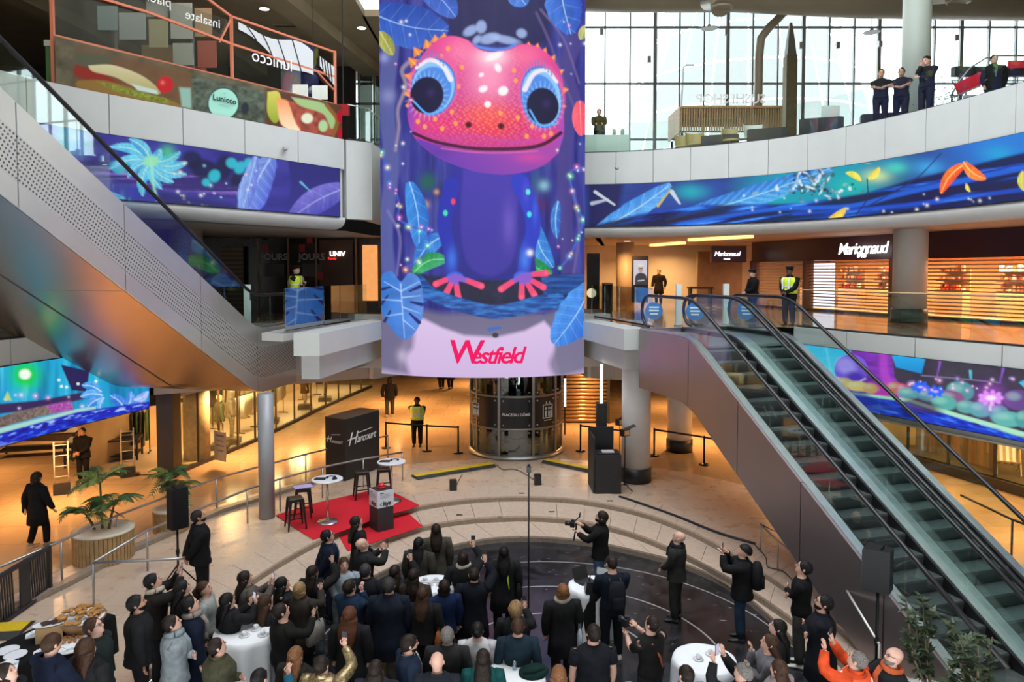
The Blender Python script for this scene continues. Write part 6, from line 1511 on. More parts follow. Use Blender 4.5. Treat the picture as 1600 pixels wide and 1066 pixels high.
def person(label, pos, H, yaw, pose='down', top='jacket', tc=(.02, .02, .022), pants=(.02, .02, .025), shoe=(.02, .02, .02), hair='short', hc='dark', skin='l', look=(18, 0), bulk=1.0, beard=None, glasses=False, scarf=None, shirt=None, vest=None, group='people watching the show', walk=0.0):
    root = thing('person', label, 'person', pos, math.radians(yaw), group); root.scale = (1.12, 1.1, 1)
    rd = random.Random(label); sk = SKIN[skin]
    P = POSES[pose]; Sx = .113
    hands = []
    body = MB(); jk = MB(); tr = MB()
    hb_ = Matrix.Rotation(math.radians(look[1]), 3, 'Z') @ Matrix.Rotation(math.radians(look[0]), 3, 'X'); piv = Vector((0, -.005, .868))
    def hd(p): return hb_ @ (Vector(p) - piv) + piv
    # ---- body: trunk, neck and head as one loft
    rings = [ring(0, 0, z, x, y) for z, x, y in zip(TZ, TX, TY)]
    for z, rx, ry, yo in ((.872, .034, .040, .006), (.880, .030, .044, .016), (.893, .037, .050, .010), (.912, .042, .055, .006), (.935, .0445, .059, .002), (.957, .0445, .059, 0), (.977, .038, .051, -.002), (.991, .025, .035, -.002), (.9985, .010, .014, -.002)):
        rings.append([hd(p) for p in ring(0, yo, z, rx, ry)])
    body.loft(rings, True)
    body.ell(hd((0, .061, .926)), (.0075, .012, .013), 6, 5, hb_)
    for s in (-1, 1): body.ell(hd((s * .046, -.004, .928)), (.006, .011, .017), 6, 5, hb_)
    body.m = 1
    for s in (-1, 1): body.ell(hd((s * .018, .0535, .941)), (.0075, .006, .0045), 6, 4, hb_); body.ell(hd((s * .018, .0545, .953)), (.012, .004, .0025), 6, 4, hb_)
    body.m = 2; body.ell(hd((0, .0555, .899)), (.014, .006, .004), 6, 4, hb_); body.m = 0
    slo = .012 if top in ('shirt', 'tee', 'dress') else .018
    for i, s in ((0, 1), (1, -1)):
        (wx, wy, wz), fd = P[i]; S = Vector((s * Sx, -.004, .795)); W = Vector((s * wx, wy, wz)); hint = Vector((s * .55, -.35, -1.0))
        E_, W = ik(S, W, .165, .148, hint); pts = bent(S, E_, W, 3)
        body.tube(pts, [.030, .029, .026, .023, .024, .021, .0155], 8)
        if top == 'tee': jk.tube(pts[:3], [.050, .046, .042], 8)
        else: jk.tube([S + Vector((-s * .03, 0, .004))] + pts[:-1] + [pts[-2].lerp(pts[-1], .85)], [.040, .037 + slo, .030 + slo, .028 + slo, .026 + slo, .025 + slo * .8, .022 + slo * .7, .019 + slo * .6], 9)
        # hand: palm, four fingers, thumb
        f = Vector((s * fd[0], fd[1], fd[2])).normalized(); side = f.cross(Vector((0, 1, .01)) if abs(f.y) < .8 else Vector((1, 0, 0))).normalized(); nrm = side.cross(f)
        pc = W + f * .024; R = Matrix((side, f, nrm)).transposed(); body.ell(pc, (.021, .030, .011), 8, 5, R)
        for k in range(4):
            o0 = W + f * .044 + side * (-.015 + .010 * k); L_ = (.030, .036, .038, .032)[k]; c1 = o0 + f * L_ * .55 + nrm * .004; body.tube([o0, c1, c1 + f * L_ * .4 + nrm * .012], [.0058, .0054, .0040], 5)
        th = W + f * .016 + side * .018; body.tube([th, th + side * .014 + f * .014, th + side * .012 + f * .032 + nrm * .006], [.0070, .0062, .0045], 5)
        hands.append((W + f * .055, f, side, nrm))
    # ---- legs, trousers, shoes
    for s in (-1, 1):
        yk = s * walk; Hp = Vector((s * .052, 0, .50)); An = Vector((s * .058, yk * .9, .048 + (abs(yk) * .12 if yk < 0 else 0))); K = (Hp + An) / 2 + Vector((s * .004, .018 + abs(yk) * .2, .0)); K.z = .275
        pts = bent(Hp, K, An, 3); body.tube(pts, [.055, .048, .042, .036, .036, .030, .021], 9)
        if top != 'bare': tr.tube([Hp + Vector((0, 0, .03))] + pts[:-1] + [An + Vector((0, 0, .006))], [.050, .062, .057, .050, .044, .043, .040, .036], 10)
        sh = MB(); c = An + Vector((0, 0, -.048 + (0 if yk >= 0 else .0))); rs = []
        for y, w_, h in ((-.036, .018, .034), (-.028, .022, .046), (.0, .023, .050), (.035, .024, .034), (.075, .026, .022), (.10, .022, .017), (.112, .012, .012)):
            rs.append([c + Vector((w_ * math.cos(a), y, max(0, h / 2 + h / 2 * math.sin(a)))) for a in [2 * PI * j / 10 for j in range(10)]])
        sh.loft(rs, True); sh.v = [tuple(Vector(v) * H) for v in sh.v]; sh.build('shoe', mat('shoe_%d' % int(shoe[0] * 100), shoe, .45), root)
    tr_hip = ring(0, 0, .44, .075, .062); tr.loft([tr_hip, ring(0, 0, .47, .098, .075), ring(0, 0, .50, .106, .080), ring(0, 0, .54, .107, .080), ring(0, 0, .575, .100, .074)], True)
    hem = {'shirt': .50, 'tee': .50, 'jacket': .465, 'puffer': .455, 'coat': .31, 'longcoat': .22, 'dress': .26, 'suit': .45, 'vest': .50}[top]
    fl = {'coat': .018, 'longcoat': .028, 'dress': .03}.get(top, .008)
    torso(jk, hem, .842, slo + (.008 if top == 'puffer' else 0), fl, bulk)
    if top in ('jacket', 'coat', 'longcoat', 'puffer', 'suit'): jk.loft([ring(0, -.006, .83, .062, .054), ring(0, -.008, .853, .050, .052), ring(0, -.008, .864, .046, .050)], False)
    def out(mb, name, m_):
        mb.v = [(v[0] * H, v[1] * H, v[2] * H) for v in mb.v]; return mb.build(name, m_, root)
    out(body, 'body', [sk, EYE, LIP])
    out(tr, 'trousers', cloth(pants)); out(jk, {'coat': 'coat', 'longcoat': 'coat', 'dress': 'dress', 'shirt': 'sweater', 'tee': 't_shirt', 'suit': 'suit_jacket', 'puffer': 'puffer_jacket'}.get(top, 'jacket'), cloth(tc) if not isinstance(tc, bpy.types.Material) else tc)
    if shirt:
        b = MB(); b.loft([[Vector((x, .062 + o + slo, z)) for x, z, o in ((-.030, .845, -.022), (.030, .845, -.022), (.022, .76, .004), (.004, .64, .008), (-.004, .64, .008), (-.022, .76, .004))], [Vector((x, .072 + o + slo, z)) for x, z, o in ((-.030, .845, -.022), (.030, .845, -.022), (.022, .76, .004), (.004, .64, .008), (-.004, .64, .008), (-.022, .76, .004))]], True, False)
        b.loft([ring(0, -.002, .842, .047, .050, 12), ring(0, 0, .862, .041, .046, 12)], False); out(b, 'shirt_front', cloth(shirt))
    if vest:
        b = MB(); torso(b, .55, .825, slo + .014, .008, bulk); v_ = out(b, 'hi_vis_vest', vest)
        b = MB(); 
        for z in (.60, .66):
            rx, ry = np.interp(z, TZ, TX) + slo + .018, np.interp(z, TZ, TY) + slo + .018; b.loft([ring(0, 0, z, rx, ry), ring(0, 0, z + .022, rx, ry)], False)
        for s in (-1, 1): b.loft([[Vector((s * .05 + dx, np.sign(y) * (abs(y) + .002), z)) for dx, in ((-.014,), (.014,))] for y, z in ((.112, .62), (.112, .72), (.104, .79), (.07, .828), (-.09, .80), (-.112, .72), (-.108, .62))], False, True, False)
        b.v = [(v[0] * H, v[1] * H, v[2] * H) for v in b.v]; sv = b.build('reflective_band', mat('reflective', (.75, .76, .74), .3), v_)
    if scarf:
        b = MB(); n = 14; b.tube([(.052 * math.cos(a), .052 * math.sin(a) - .002, .850 + .012 * math.sin(a + 1)) for a in [2 * PI * k / n for k in range(n + 1)]], .024, 7)
        b.tube([(.03, .055, .84), (.035, .092, .78), (.032, .098, .70)], [.022, .020, .024], 6); out(b, 'scarf', cloth(scarf))
    # ---- hair
    b = MB(); hcm = hairm(hc)
    def cap(k, lo_front, lo_side, lo_back, jit=0.0, zc=.938, grow=(1, 1, 1)):
        n = 18; m_ = 7; rr = []
        for i in range(m_ + 1):
            row = []
            for j in range(n):
                a = 2 * PI * j / n; fr = math.sin(a)                      # +1 front, -1 back
                lo = lo_side + (lo_front - lo_side) * max(fr, 0) ** 1.5 + (lo_back - lo_side) * max(-fr, 0)
                el = math.radians(89 + (lo - 89) * i / m_); jj = 1 + (rd.uniform(-jit, jit) if jit else 0)
                row.append(hd((.0475 * k * jj * grow[0] * math.cos(el) * math.cos(a), (.0625 * k * jj * grow[1] * math.cos(el) * math.sin(a)) - .002, zc + .0655 * k * jj * grow[2] * math.sin(el))))
            rr.append(row)
        b.loft(rr, False); b.f.append(tuple(range(len(b.v) - len(rr) * n, len(b.v) - len(rr) * n + n))); b.mi.append(b.m); b.sm.append(True)
    name = 'hair'
    if hair in ('short', 'back'): cap(1.06, 44, -26, -62, .02)
    elif hair == 'crop': cap(1.025, 46, -24, -60, .006)
    elif hair == 'fringe': cap(1.05, 8, -25, -30); hcm = hairm(hc)
    elif hair == 'curly': cap(1.28, 34, -25, -48, .09); 
    elif hair == 'afro': cap(1.22, 30, -5, -40, .04)
    elif hair in ('long', 'verylong', 'bob', 'curlylong', 'pony', 'bun'):
        cap(1.09 if hair != 'curlylong' else 1.2, 36, -30 if hair not in ('pony', 'bun') else 0, -55 if hair not in ('pony', 'bun') else -50, .04 if hair == 'curlylong' else .012)
        if hair in ('long', 'verylong', 'curlylong', 'bob'):
            lo = {'long': .70, 'verylong': .63, 'curlylong': .67, 'bob': .848}[hair]; rr = []; wv = 1.25 if hair == 'curlylong' else 1
            top_p = hd((0, -.016, .925))
            for k in range(8):
                f = k / 7; z = top_p.z + (lo - top_p.z) * f; bk = -np.interp(z, [.62, .72, .80, .85, .90, .95], [.092, .094, .084, .058, .030, .018]) if hair != 'bob' else -.016 - .006 * f
                rx = (.052 + .012 * math.sin(PI * min(f * 1.1, 1)) - .014 * f * f) * wv; ry = (.050 - .028 * min(1, f * 1.6)) * wv if hair != 'bob' else .052 - .01 * f
                w_ = max(0, 1 - f * 3); rr.append([p + Vector((top_p.x * w_ + rd.uniform(-.003, .003), 0, 0)) for p in ring(0, bk * (1 - w_) + top_p.y * w_, z, rx, max(ry, .017))])
            b.loft(rr, True)
        elif hair == 'pony': b.tube([hd((0, -.062, .955)), hd((0, -.085, .93)), hd((0, -.082, .87)), hd((0, -.075, .80))], [.014, .022, .020, .006], 8)
        else: b.ell(hd((0, -.07, .975)), (.026, .026, .024), 10, 6)
    elif hair == 'beanie': cap(1.12, 26, 6, -18); b.ell(hd((0, -.004, 1.018)), (.018, .018, .016), 8, 5) if hc == 'grey' else None; name = 'beanie'
    elif hair == 'peaked':
        cap(1.08, 24, 2, -15); rr = [[hd(p) for p in ring(0, .0, z, rx, ry, 16)] for z, rx, ry in ((.975, .050, .064), (.992, .062, .078), (1.008, .060, .076), (1.014, .03, .04))]; b.loft(rr, True); b.ell(hd((0, .07, .972)), (.034, .026, .004), 10, 4, hb_); name = 'peaked_cap'
    elif hair == 'bald': b = None
    if b is not None: out(b, name, hcm)
    if beard:
        b = MB(); rr = []
        for z, rx, ry, yo in ((.868, .020, .028, .026), (.880, .034, .046, .017), (.895, .0395, .051, .0105), (.905, .042, .053, .0085)): rr.append([hd((rx * math.cos(a), yo + ry * math.sin(a), z)) for a in [PI * k / 10 for k in range(11)]])
        b.loft(rr, False, True, False); out(b, 'beard', hairm(beard))
    if glasses:
        b = MB()
        for s in (-1, 1): b.tube([hd((s * .019 + .0125 * math.cos(a), .0635, .941 + .010 * math.sin(a))) for a in [2 * PI * k / 8 for k in range(9)]], .0018, 4); b.tube([hd((s * .031, .062, .943)), hd((s * .046, .01, .940))], .0018, 4)
        out(b, 'glasses', BLACK)
    M = Matrix.Translation(Vector(pos)) @ Matrix.Rotation(math.radians(yaw), 4, 'Z') @ Matrix.Diagonal((1.12, 1.1, 1, 1))
    PEOPLE[label] = dict(root=root, M=M, H=H, hands=hands, yaw=yaw)
    return root
def stand(u, v, H, z=None):
    "feet position of someone whose crown shows at u, v"
    zf = ZP if z is None else z
    for _ in range(4):
        p = gz(u, v, zf + H)
        if z is None: zf = floor_z(p.x, p.y)
    return (p.x, p.y, zf)
def handpos(label, i):
    d = PEOPLE[label]; W, f, s, n = d['hands'][i]; R = d['M'].to_3x3()
    return d['M'] @ (W * d['H']), R @ f, R @ s, R @ n
def oriented(t, p, x, y, z):
    M = Matrix((Vector(x).normalized(), Vector(y).normalized(), Vector(z).normalized())).transposed().to_4x4(); M.translation = p; t.matrix_world = M; t.rotation_mode = 'XYZ'
    t.location = p; t.rotation_euler = M.to_euler()
def phone(label, who, i=0, both=False):
    p, f, s, n = handpos(who, i)
    fw = PEOPLE[who]['M'].to_3x3() @ Vector((0, 1, 0))
    if both: p = (p + handpos(who, 1)[0]) / 2
    t = thing('smartphone', label, 'phone'); up = Vector((0, 0, 1)); r = fw.cross(up).normalized()
    oriented(t, p + fw * .012 + up * .02, r, fw, up)
    MB().box((0, 0, 0), (.076, .010, .155)).build('body', BLACK, t); MB().box((0, -.0055, 0), (.068, .002, .143)).build('screen', glow('phone_screen', (.45, .42, .55), .9) if both else mat('phone_glass', (.05, .05, .06), .1), t); MB().box((-.02, .0065, .055), (.028, .004, .03)).build('camera_bump', BLACKM, t)
def backpack(label, who, c, sc=1.0):
    d = PEOPLE[who]; H = d['H']; t = thing('backpack', label, 'backpack'); p = d['M'] @ Vector((0, -.135 * H, .56 * H)); t.location = p; t.rotation_euler = (0, 0, math.radians(d['yaw'])); m_ = cloth(c)
    b = MB(); b.loft([ring(0, 0, z * sc, rx * sc, ry * sc, 14) for z, rx, ry in ((0, .10, .06), (.02, .145, .095), (.2, .155, .11), (.36, .145, .095), (.45, .11, .07), (.475, .04, .03))], True); b.build('pack', m_, t)
    b = MB(); b.loft([ring(0, -.085 * sc, z * sc, rx * sc, .045 * sc, 12) for z, rx in ((.03, .08), (.05, .105), (.2, .105), (.23, .07))], True); b.build('pocket', m_, t)
    for s in (-1, 1): MB().tube([(s * .09, .08, .40), (s * .10, .14, .47), (s * .10, .25, .42), (s * .10, .27, .25), (s * .11, .16, .08)], .014, 6).build('strap', BLACK, t)
def tote(label, who, side, c, z0=.40, sz=.36, printed=None):
    d = PEOPLE[who]; H = d['H']; t = thing('tote_bag', label, 'bag'); p = d['M'] @ Vector((side * .15 * H, .0, z0 * H)); t.location = p; t.rotation_euler = (0, 0, math.radians(d['yaw'] + 80)); m_ = cloth(c)
    b = MB(); b.loft([[(sx * w / 2, sy * dd, z) for sx, sy in ((-1, -1), (-.3, -1.2), (.3, -1.2), (1, -1), (1, 1), (.3, 1.2), (-.3, 1.2), (-1, 1))] for w, dd, z in ((sz * .9, .02, 0), (sz, .045, .04), (sz * .98, .04, sz * .7), (sz * .92, .015, sz * 1.1))], True); b.build('bag', m_, t)
    if printed: MB().box((0, -side * .052, sz * .55), (sz * .4, .006, sz * .6)).build('print', printed, t)
    top = .82 * H - z0 * H
    for sy in (-1, 1): MB().tube([(-.09, sy * .015, sz), (-.03, sy * .01, top * .8), (0, 0, top), (.03, sy * .01, top * .8), (.09, sy * .015, sz)], .010, 5).build('strap', m_, t)
K, N, DG, GR = (.014, .014, .016), (.012, .018, .042), (.035, .035, .038), (.10, .10, .10)
JEAN, JEANL = (.05, .11, .22), (.25, .33, .38)
OL = (.09, .085, .05); OLG = (.085, .075, .055)
crowd = [
 # label, u, v, H, yaw, options
 ('dark haired person in black looking up beside the buffet end', 14, 1037, 1.70, -80, dict(hair='bob', hc='dark', look=(22, 0))),
 ('grey brown haired man in navy reaching over the buffet', 78, 992, 1.76, -25, dict(hair='short', hc='brown', tc=N, pose='laptop', look=(-8, 0))),
 ('person with big brown curly hair in a black coat', 138, 997, 1.72, -20, dict(hair='curlylong', hc='brown', top='coat', bulk=1.1)),
 ('pink faced man in dark green coat by the croissants', 150, 966, 1.78, -85, dict(hair='short', hc='brown', tc=(.02, .03, .028), top='coat', glasses=True, bulk=1.08)),
 ('bearded man in a black bomber jacket near the buffet', 216, 930, 1.80, -65, dict(hair='short', hc='black', skin='m', beard='black', bulk=1.1, look=(14, 0))),
 ('person in black jacket with cream fleece collar filming', 242, 896, 1.76, -60, dict(hair='short', hc='black', pose='high2', tc=(.025, .02, .018), scarf=(.6, .52, .42), bulk=1.1)),
 ('long black haired person beside the loudspeaker pole', 288, 906, 1.68, -55, dict(hair='long', hc='black')),
 ('woman in pale grey green sweater with olive backpack', 322, 909, 1.66, -82, dict(hair='pony', hc='brown', top='shirt', tc=(.42, .45, .42), look=(16, 0))),
 ('man with dark quiff in navy coat and grey scarf', 300, 932, 1.80, -60, dict(hair='short', hc='black', top='coat', tc=N, scarf=(.35, .3, .27))),
 ('man in light grey hoodie with arms crossed', 272, 961, 1.74, -62, dict(hair='short', hc='dark', top='puffer', tc=(.36, .41, .44), pose='cross', pants=N, scarf=(.30, .36, .40))),
 ('stocky man in olive jacket beside the large white table', 342, 978, 1.76, -52, dict(hair='crop', hc='dark', top='puffer', tc=OL, pose='cross', bulk=1.15)),
 ('black haired woman photographing beside the large white table', 358, 926, 1.66, -42, dict(hair='long', hc='black', pose='phone')),
 ('woman with long dark hair in taupe coat holding a phone', 386, 892, 1.66, -58, dict(hair='long', hc='dark', tc=(.13, .11, .095), pose='phone', top='coat')),
 ('woman with long loose brown hair in black', 417, 913, 1.68, -30, dict(hair='verylong', hc='brown')),
 ('dark haired woman with a mustard strap across her back', 445, 886, 1.66, -45, dict(hair='long', hc='black', look=(24, -10))),
 ('blond bobbed woman in brown hooded coat with canvas bag', 470, 909, 1.66, -22, dict(hair='bob', hc='blond', tc=(.05, .04, .033), top='coat', pose='one')),
 ('woman in black leather jacket raising her phone high', 490, 883, 1.67, -25, dict(hair='long', hc='dark', pose='high', pants=(.20, .25, .27), tc=(.022, .02, .02))),
 ('woman in pale blue sweater turned towards the crowd', 537, 872, 1.68, 205, dict(hair='long', hc='brown', top='shirt', tc=(.45, .52, .58), pants=(.33, .42, .42), pose='front', look=(2, 0))),
 ('man in navy anorak with a fist raised to his chest', 548, 905, 1.74, -30, dict(hair='short', hc='dark', tc=(.015, .035, .075), top='puffer', pose='chin')),
 ('man in dark suit and glasses on the step', 514, 815, 1.80, -65, dict(hair='short', hc='black', top='suit', tc=N, shirt=(.6, .62, .68), glasses=True, pose='back', pants=N)),
 ('slim woman with long dark hair in a black dress', 560, 806, 1.76, -60, dict(hair='long', hc='dark', top='dress', pose='front', look=(24, 0))),
 ('bald man in dark jacket holding up his phone', 569, 840, 1.76, -50, dict(hair='bald', tc=(.03, .032, .034), pose='phone', look=(24, 0))),
 ('person in black hooded puffer before the bald man', 572, 880, 1.74, -10, dict(hair='short', hc='darkgrey', top='puffer', tc=(.016, .018, .024), bulk=1.05)),
 ('broad man in long navy wool coat and beige trousers', 608, 901, 1.86, 0, dict(hair='short', hc='darkgrey', top='coat', tc=(.014, .02, .036), pants=(.26, .18, .10), bulk=1.18)),
 ('dark haired woman lifting a phone behind the navy coat', 618, 882, 1.68, -12, dict(hair='long', hc='dark', pose='high')),
 ('woman with silver hair clip and long brown hair', 647, 888, 1.66, -10, dict(hair='verylong', hc='dark', tc=(.06, .04, .03))),
 ('woman in dark olive coat standing before the grey olive one', 655, 839, 1.70, -12, dict(hair='long', hc='black', top='longcoat', tc=(.06, .055, .042))),
 ('tall woman in long grey olive coat at the pit edge', 681, 818, 1.74, 8, dict(hair='long', hc='dark', top='longcoat', tc=(.10, .09, .07))),
 ('woman in black with tan leather bag', 661, 916, 1.68, -5, dict(hair='long', hc='brown')),
 ('dark haired person in blue jacket beside the small table', 693, 905, 1.66, 20, dict(hair='bob', hc='dark', tc=(.012, .025, .085))),
 ('woman with wavy bob and white scarf over black coat', 724, 861, 1.70, 0, dict(hair='bob', hc='dark', top='coat', scarf=(.7, .66, .55), pose='high')),
 ('short haired man in black coat stretching an arm up', 741, 886, 1.74, 0, dict(hair='crop', hc='dark', top='coat', tc=(.012, .013, .02), pose='high')),
 ('woman in black coat with lime green bag strap', 787, 853, 1.72, 2, dict(hair='long', hc='black', top='coat')),
 ('person with frizzy blond hair in black holding a phone', 806, 940, 1.66, -8, dict(hair='curly', hc='blond', pose='one')),
 ('brown haired man in petrol blue sweater at the table', 809, 964, 1.76, 0, dict(hair='short', hc='brown', top='shirt', tc=(.02, .04, .06))),
 ('woman with white headband and white blouse', 746, 971, 1.66, 0, dict(hair='bun', hc='black', top='shirt', tc=(.72, .70, .72))),
 ('grey haired man in charcoal suit', 699, 978, 1.76, 0, dict(hair='short', hc='grey', top='suit', tc=(.035, .035, .037))),
 ('bearded man in blue suit looking to the side', 638, 993, 1.78, -65, dict(hair='short', hc='dark', beard='dark', top='suit', tc=(.02, .035, .07), shirt=(.65, .65, .68), look=(-4, 0))),
 ('bald man in navy jacket seen from behind', 683, 1020, 1.74, 0, dict(hair='bald', tc=(.02, .024, .034), skin='l', look=(4, 0))),
 ('long brown haired woman in teal top', 755, 1013, 1.68, 0, dict(hair='verylong', hc='dark', top='shirt', tc=(.01, .09, .09))),
 ('woman with long wavy auburn hair in black coat', 547, 948, 1.70, -5, dict(hair='curlylong', hc='auburn', top='coat')),
 ('dark haired man in black sweater checking his phone', 442, 942, 1.80, -50, dict(hair='short', hc='dark', top='shirt', tc=(.016, .016, .015), pose='one', bulk=1.1)),
 ('woman with straight long highlighted brown hair', 464, 1009, 1.68, -18, dict(hair='verylong', hc='copper', tc=(.03, .025, .02))),
 ('dark haired person in shiny gold patterned jacket filming', 504, 1023, 1.72, -12, dict(hair='short', hc='dark', tc='gold', pose='high')),
 ('person in bright teal jacket stretching a hand to the table', 408, 1043, 1.72, -20, dict(hair='short', hc='black', tc=(.02, .15, .24), pose='one')),
 ('long dark haired person in slate jacket at the crowd edge', 588, 1030, 1.68, -5, dict(hair='long', hc='dark', tc=(.03, .03, .045))),
 ('woman with copper bob in black coat and white bag', 879, 911, 1.70, 8, dict(hair='bob', hc='copper', top='coat', scarf=(.5, .46, .40), pants=(.03, .03, .03), walk=.05)),
 ('broad man in black t-shirt before the laptop table', 927, 974, 1.82, 5, dict(hair='short', hc='dark', top='tee', tc=(.016, .017, .024), bulk=1.12)),
 ('man in navy sweater with backpack at the laptops', 957, 870, 1.82, 10, dict(hair='crop', hc='dark', top='shirt', tc=(.012, .018, .03), shoe=(.62, .62, .58), pose='laptop', look=(-14, 12), pants=(.012, .014, .02))),
 ('bald man in dark green coat standing alone in the pit', 1058, 830, 1.76, 62, dict(hair='bald', top='jacket', tc=(.035, .037, .033), pants=(.035, .037, .033), pose='front', scarf=(.015, .018, .03), look=(20, 0))),
 ('photographer in black with orange camera strap', 1017, 961, 1.76, 35, dict(hair='crop', hc='dark', tc=(.018, .017, .016), pose='lens', top='tee')),
 ('man in dark beanie and jeans photographing by the steps', 1160, 851, 1.78, 68, dict(hair='beanie', hc='black', tc=(.016, .016, .018), pants=(.035, .07, .13), pose='camera', top='puffer')),
 ('dark haired man in black roll neck with crossed arms', 1253, 876, 1.84, 62, dict(hair='short', hc='black', top='shirt', tc=(.014, .014, .015), pants=(.06, .06, .058), pose='cross', shoe=(.55, .56, .52))),
 ('bearded man with glasses in dark navy coat arms folded', 1284, 930, 1.84, 68, dict(hair='short', hc='black', beard='black', glasses=True, top='coat', tc=(.016, .018, .026), pose='cross', bulk=1.15)),
 ('woman with very long black hair before the folded arms men', 1212, 968, 1.66, 72, dict(hair='verylong', hc='black')),
 ('woman in grey cardigan with hand at her chin', 1200, 992, 1.66, 78, dict(hair='long', hc='brown', top='shirt', tc=(.20, .19, .21), pose='chin', look=(14, 0))),
 ('brown haired woman with a red hair clip', 1214, 1030, 1.66, 35, dict(hair='long', hc='brown', tc=(.30, .26, .26))),
 ('person in grey bobble hat filming with a phone', 1158, 1036, 1.70, 40, dict(hair='beanie', hc='grey', pose='high2')),
 ('dark haired person in pale blue beside the coffee table', 1070, 1038, 1.70, 20, dict(hair='short', hc='dark', tc=(.30, .38, .48))),
 ('worker in orange high visibility jacket raising a phone', 1336, 1016, 1.76, 42, dict(hair='crop', hc='grey', tc=(.95, .11, .03), pose='high2', top='puffer', vest=mat('vest_orange', (.85, .09, .02), .6))),
 ('bald bearded man with glasses and orange scarf', 1394, 1013, 1.76, 96, dict(hair='bald', beard='grey', glasses=True, tc=(.02, .025, .026), scarf=(.75, .16, .06), pose='one', look=(14, 0))),
 ('copper haired person beside the green coat on the table', 873, 1038, 1.68, 0, dict(hair='bob', hc='copper', tc=(.03, .03, .035))),
]
GOLD = mat('gold_sequin', (.42, .32, .16), .3, .6, noise=.75, nscale=40)
for lab, u, v, H, yaw, kw in crowd:
    if kw.get('tc') == 'gold': kw['tc'] = GOLD
    person(lab, stand(u, v, H), H, yaw, **kw)
# standing apart
person('cameraman in black jacket and jeans with a gimbal rig', stand(938, 799, 1.80), 1.80, 75, 'lens', tc=(.015, .015, .016), pants=(.09, .17, .30), hair='bob', hc='dark', look=(16, 0), beard='dark')
person('man in tuxedo with bow tie beside the loudspeaker', stand(312, 797, 1.82, 0), 1.82, -55, 'back', 'suit', K, K, hair='crop', hc='dark', beard='dark', skin='m', look=(16, 0), shirt=None)
person('woman in long black coat walking past the palms', stand(57, 738, 1.72, 0), 1.72, -25, 'walk', 'coat', K, K, (.3, .25, .2), 'bob', 'dark', look=(0, 0), group='passers-by', walk=.07)
person('shop guard in black standing between anti-theft gates', (gz(131, 752, 0).x, gz(131, 752, 0).y, 0), 1.62, 175, 'front', 'suit', K, K, hair='crop', hc='black', skin='m', look=(0, 0), group='guards')
YV = mat('vest_yellow', (.68, .88, .03), .6)
person('guard in yellow vest behind the belt barrier', (gz(652, 697, 0).x, gz(652, 697, 0).y, 0), 1.76, 178, 'back', 'jacket', K, K, hair='afro', hc='black', skin='d', look=(0, 0), vest=YV, group='guards')
person('passer-by in black jacket walking down the arcade', (gz(609, 651, 0).x, gz(609, 651, 0).y, 0), 1.72, 5, 'walk', 'jacket', K, (.06, .06, .06), (.4, .38, .36), 'bob', 'black', look=(0, 0), group='passers-by', walk=.06)
for u, lab in ((690, 'far walker in black nearer the clothes shop'), (704, 'far walker in black nearer the lift')): q = gz(u, 608, 0); person(lab, (q.x, q.y, 0), 1.7, 20, 'walk', 'coat', K, K, look=(0, 0), group='passers-by', walk=.08)
q = gd(463, 480, 23.6); person('guard in peaked cap and yellow vest on the mezzanine', (q.x, 23.6, Z1), 1.78, -95, 'cross', 'jacket', K, K, hair='peaked', hc='black', look=(0, 0), vest=YV, group='guards')
q = gd(1233, 480, 21.9); person('tall guard in yellow vest beside the escalator heads', (q.x, 21.9, Z1), 1.74, 130, 'front', 'jacket', K, (.02, .03, .045), hair='peaked', hc='black', skin='d', look=(0, 0), vest=YV, group='guards')
q = gd(1176, 480, 23.5); person('man in cap and black jacket leaning at the mezzanine rail', (q.x, 23.5, Z1), 1.66, 95, 'front', 'jacket', K, K, hair='peaked', hc='black', look=(-5, 0), group='guards')
q = gd(1029, 480, 36); person('far passer-by in black in the mezzanine passage', (q.x, 36, Z1), 1.72, 150, 'walk', 'coat', K, K, look=(0, 0), group='passers-by')
for lab, u, v, yaw, kw in (('gallery waiter in black holding a pale sheet', 1377, 108, 158, dict(pose='cross', top='tee', skin='m')), ('gallery waiter in black t-shirt beside the green column', 1409, 106, 145, dict(pose='cross', top='tee', skin='m')), ('tall gallery waiter with bun in black long sleeves', 1449, 88, 120, dict(pose='chin', hair='bun', top='shirt', look=(-14, 0))), ('man in green sweater and jeans on the gallery', 1553, 86, 165, dict(pose='walk', tc=(.02, .02, .02), pants=(.05, .10, .18), shirt=(.12, .26, .09)))):
    p = stand(u, v, 1.76, Z2 + .01); kw.setdefault('look', (-10, 0)); kw.setdefault('hair', 'crop'); person(lab, p, 1.76, yaw, group='people on the gallery', **kw)

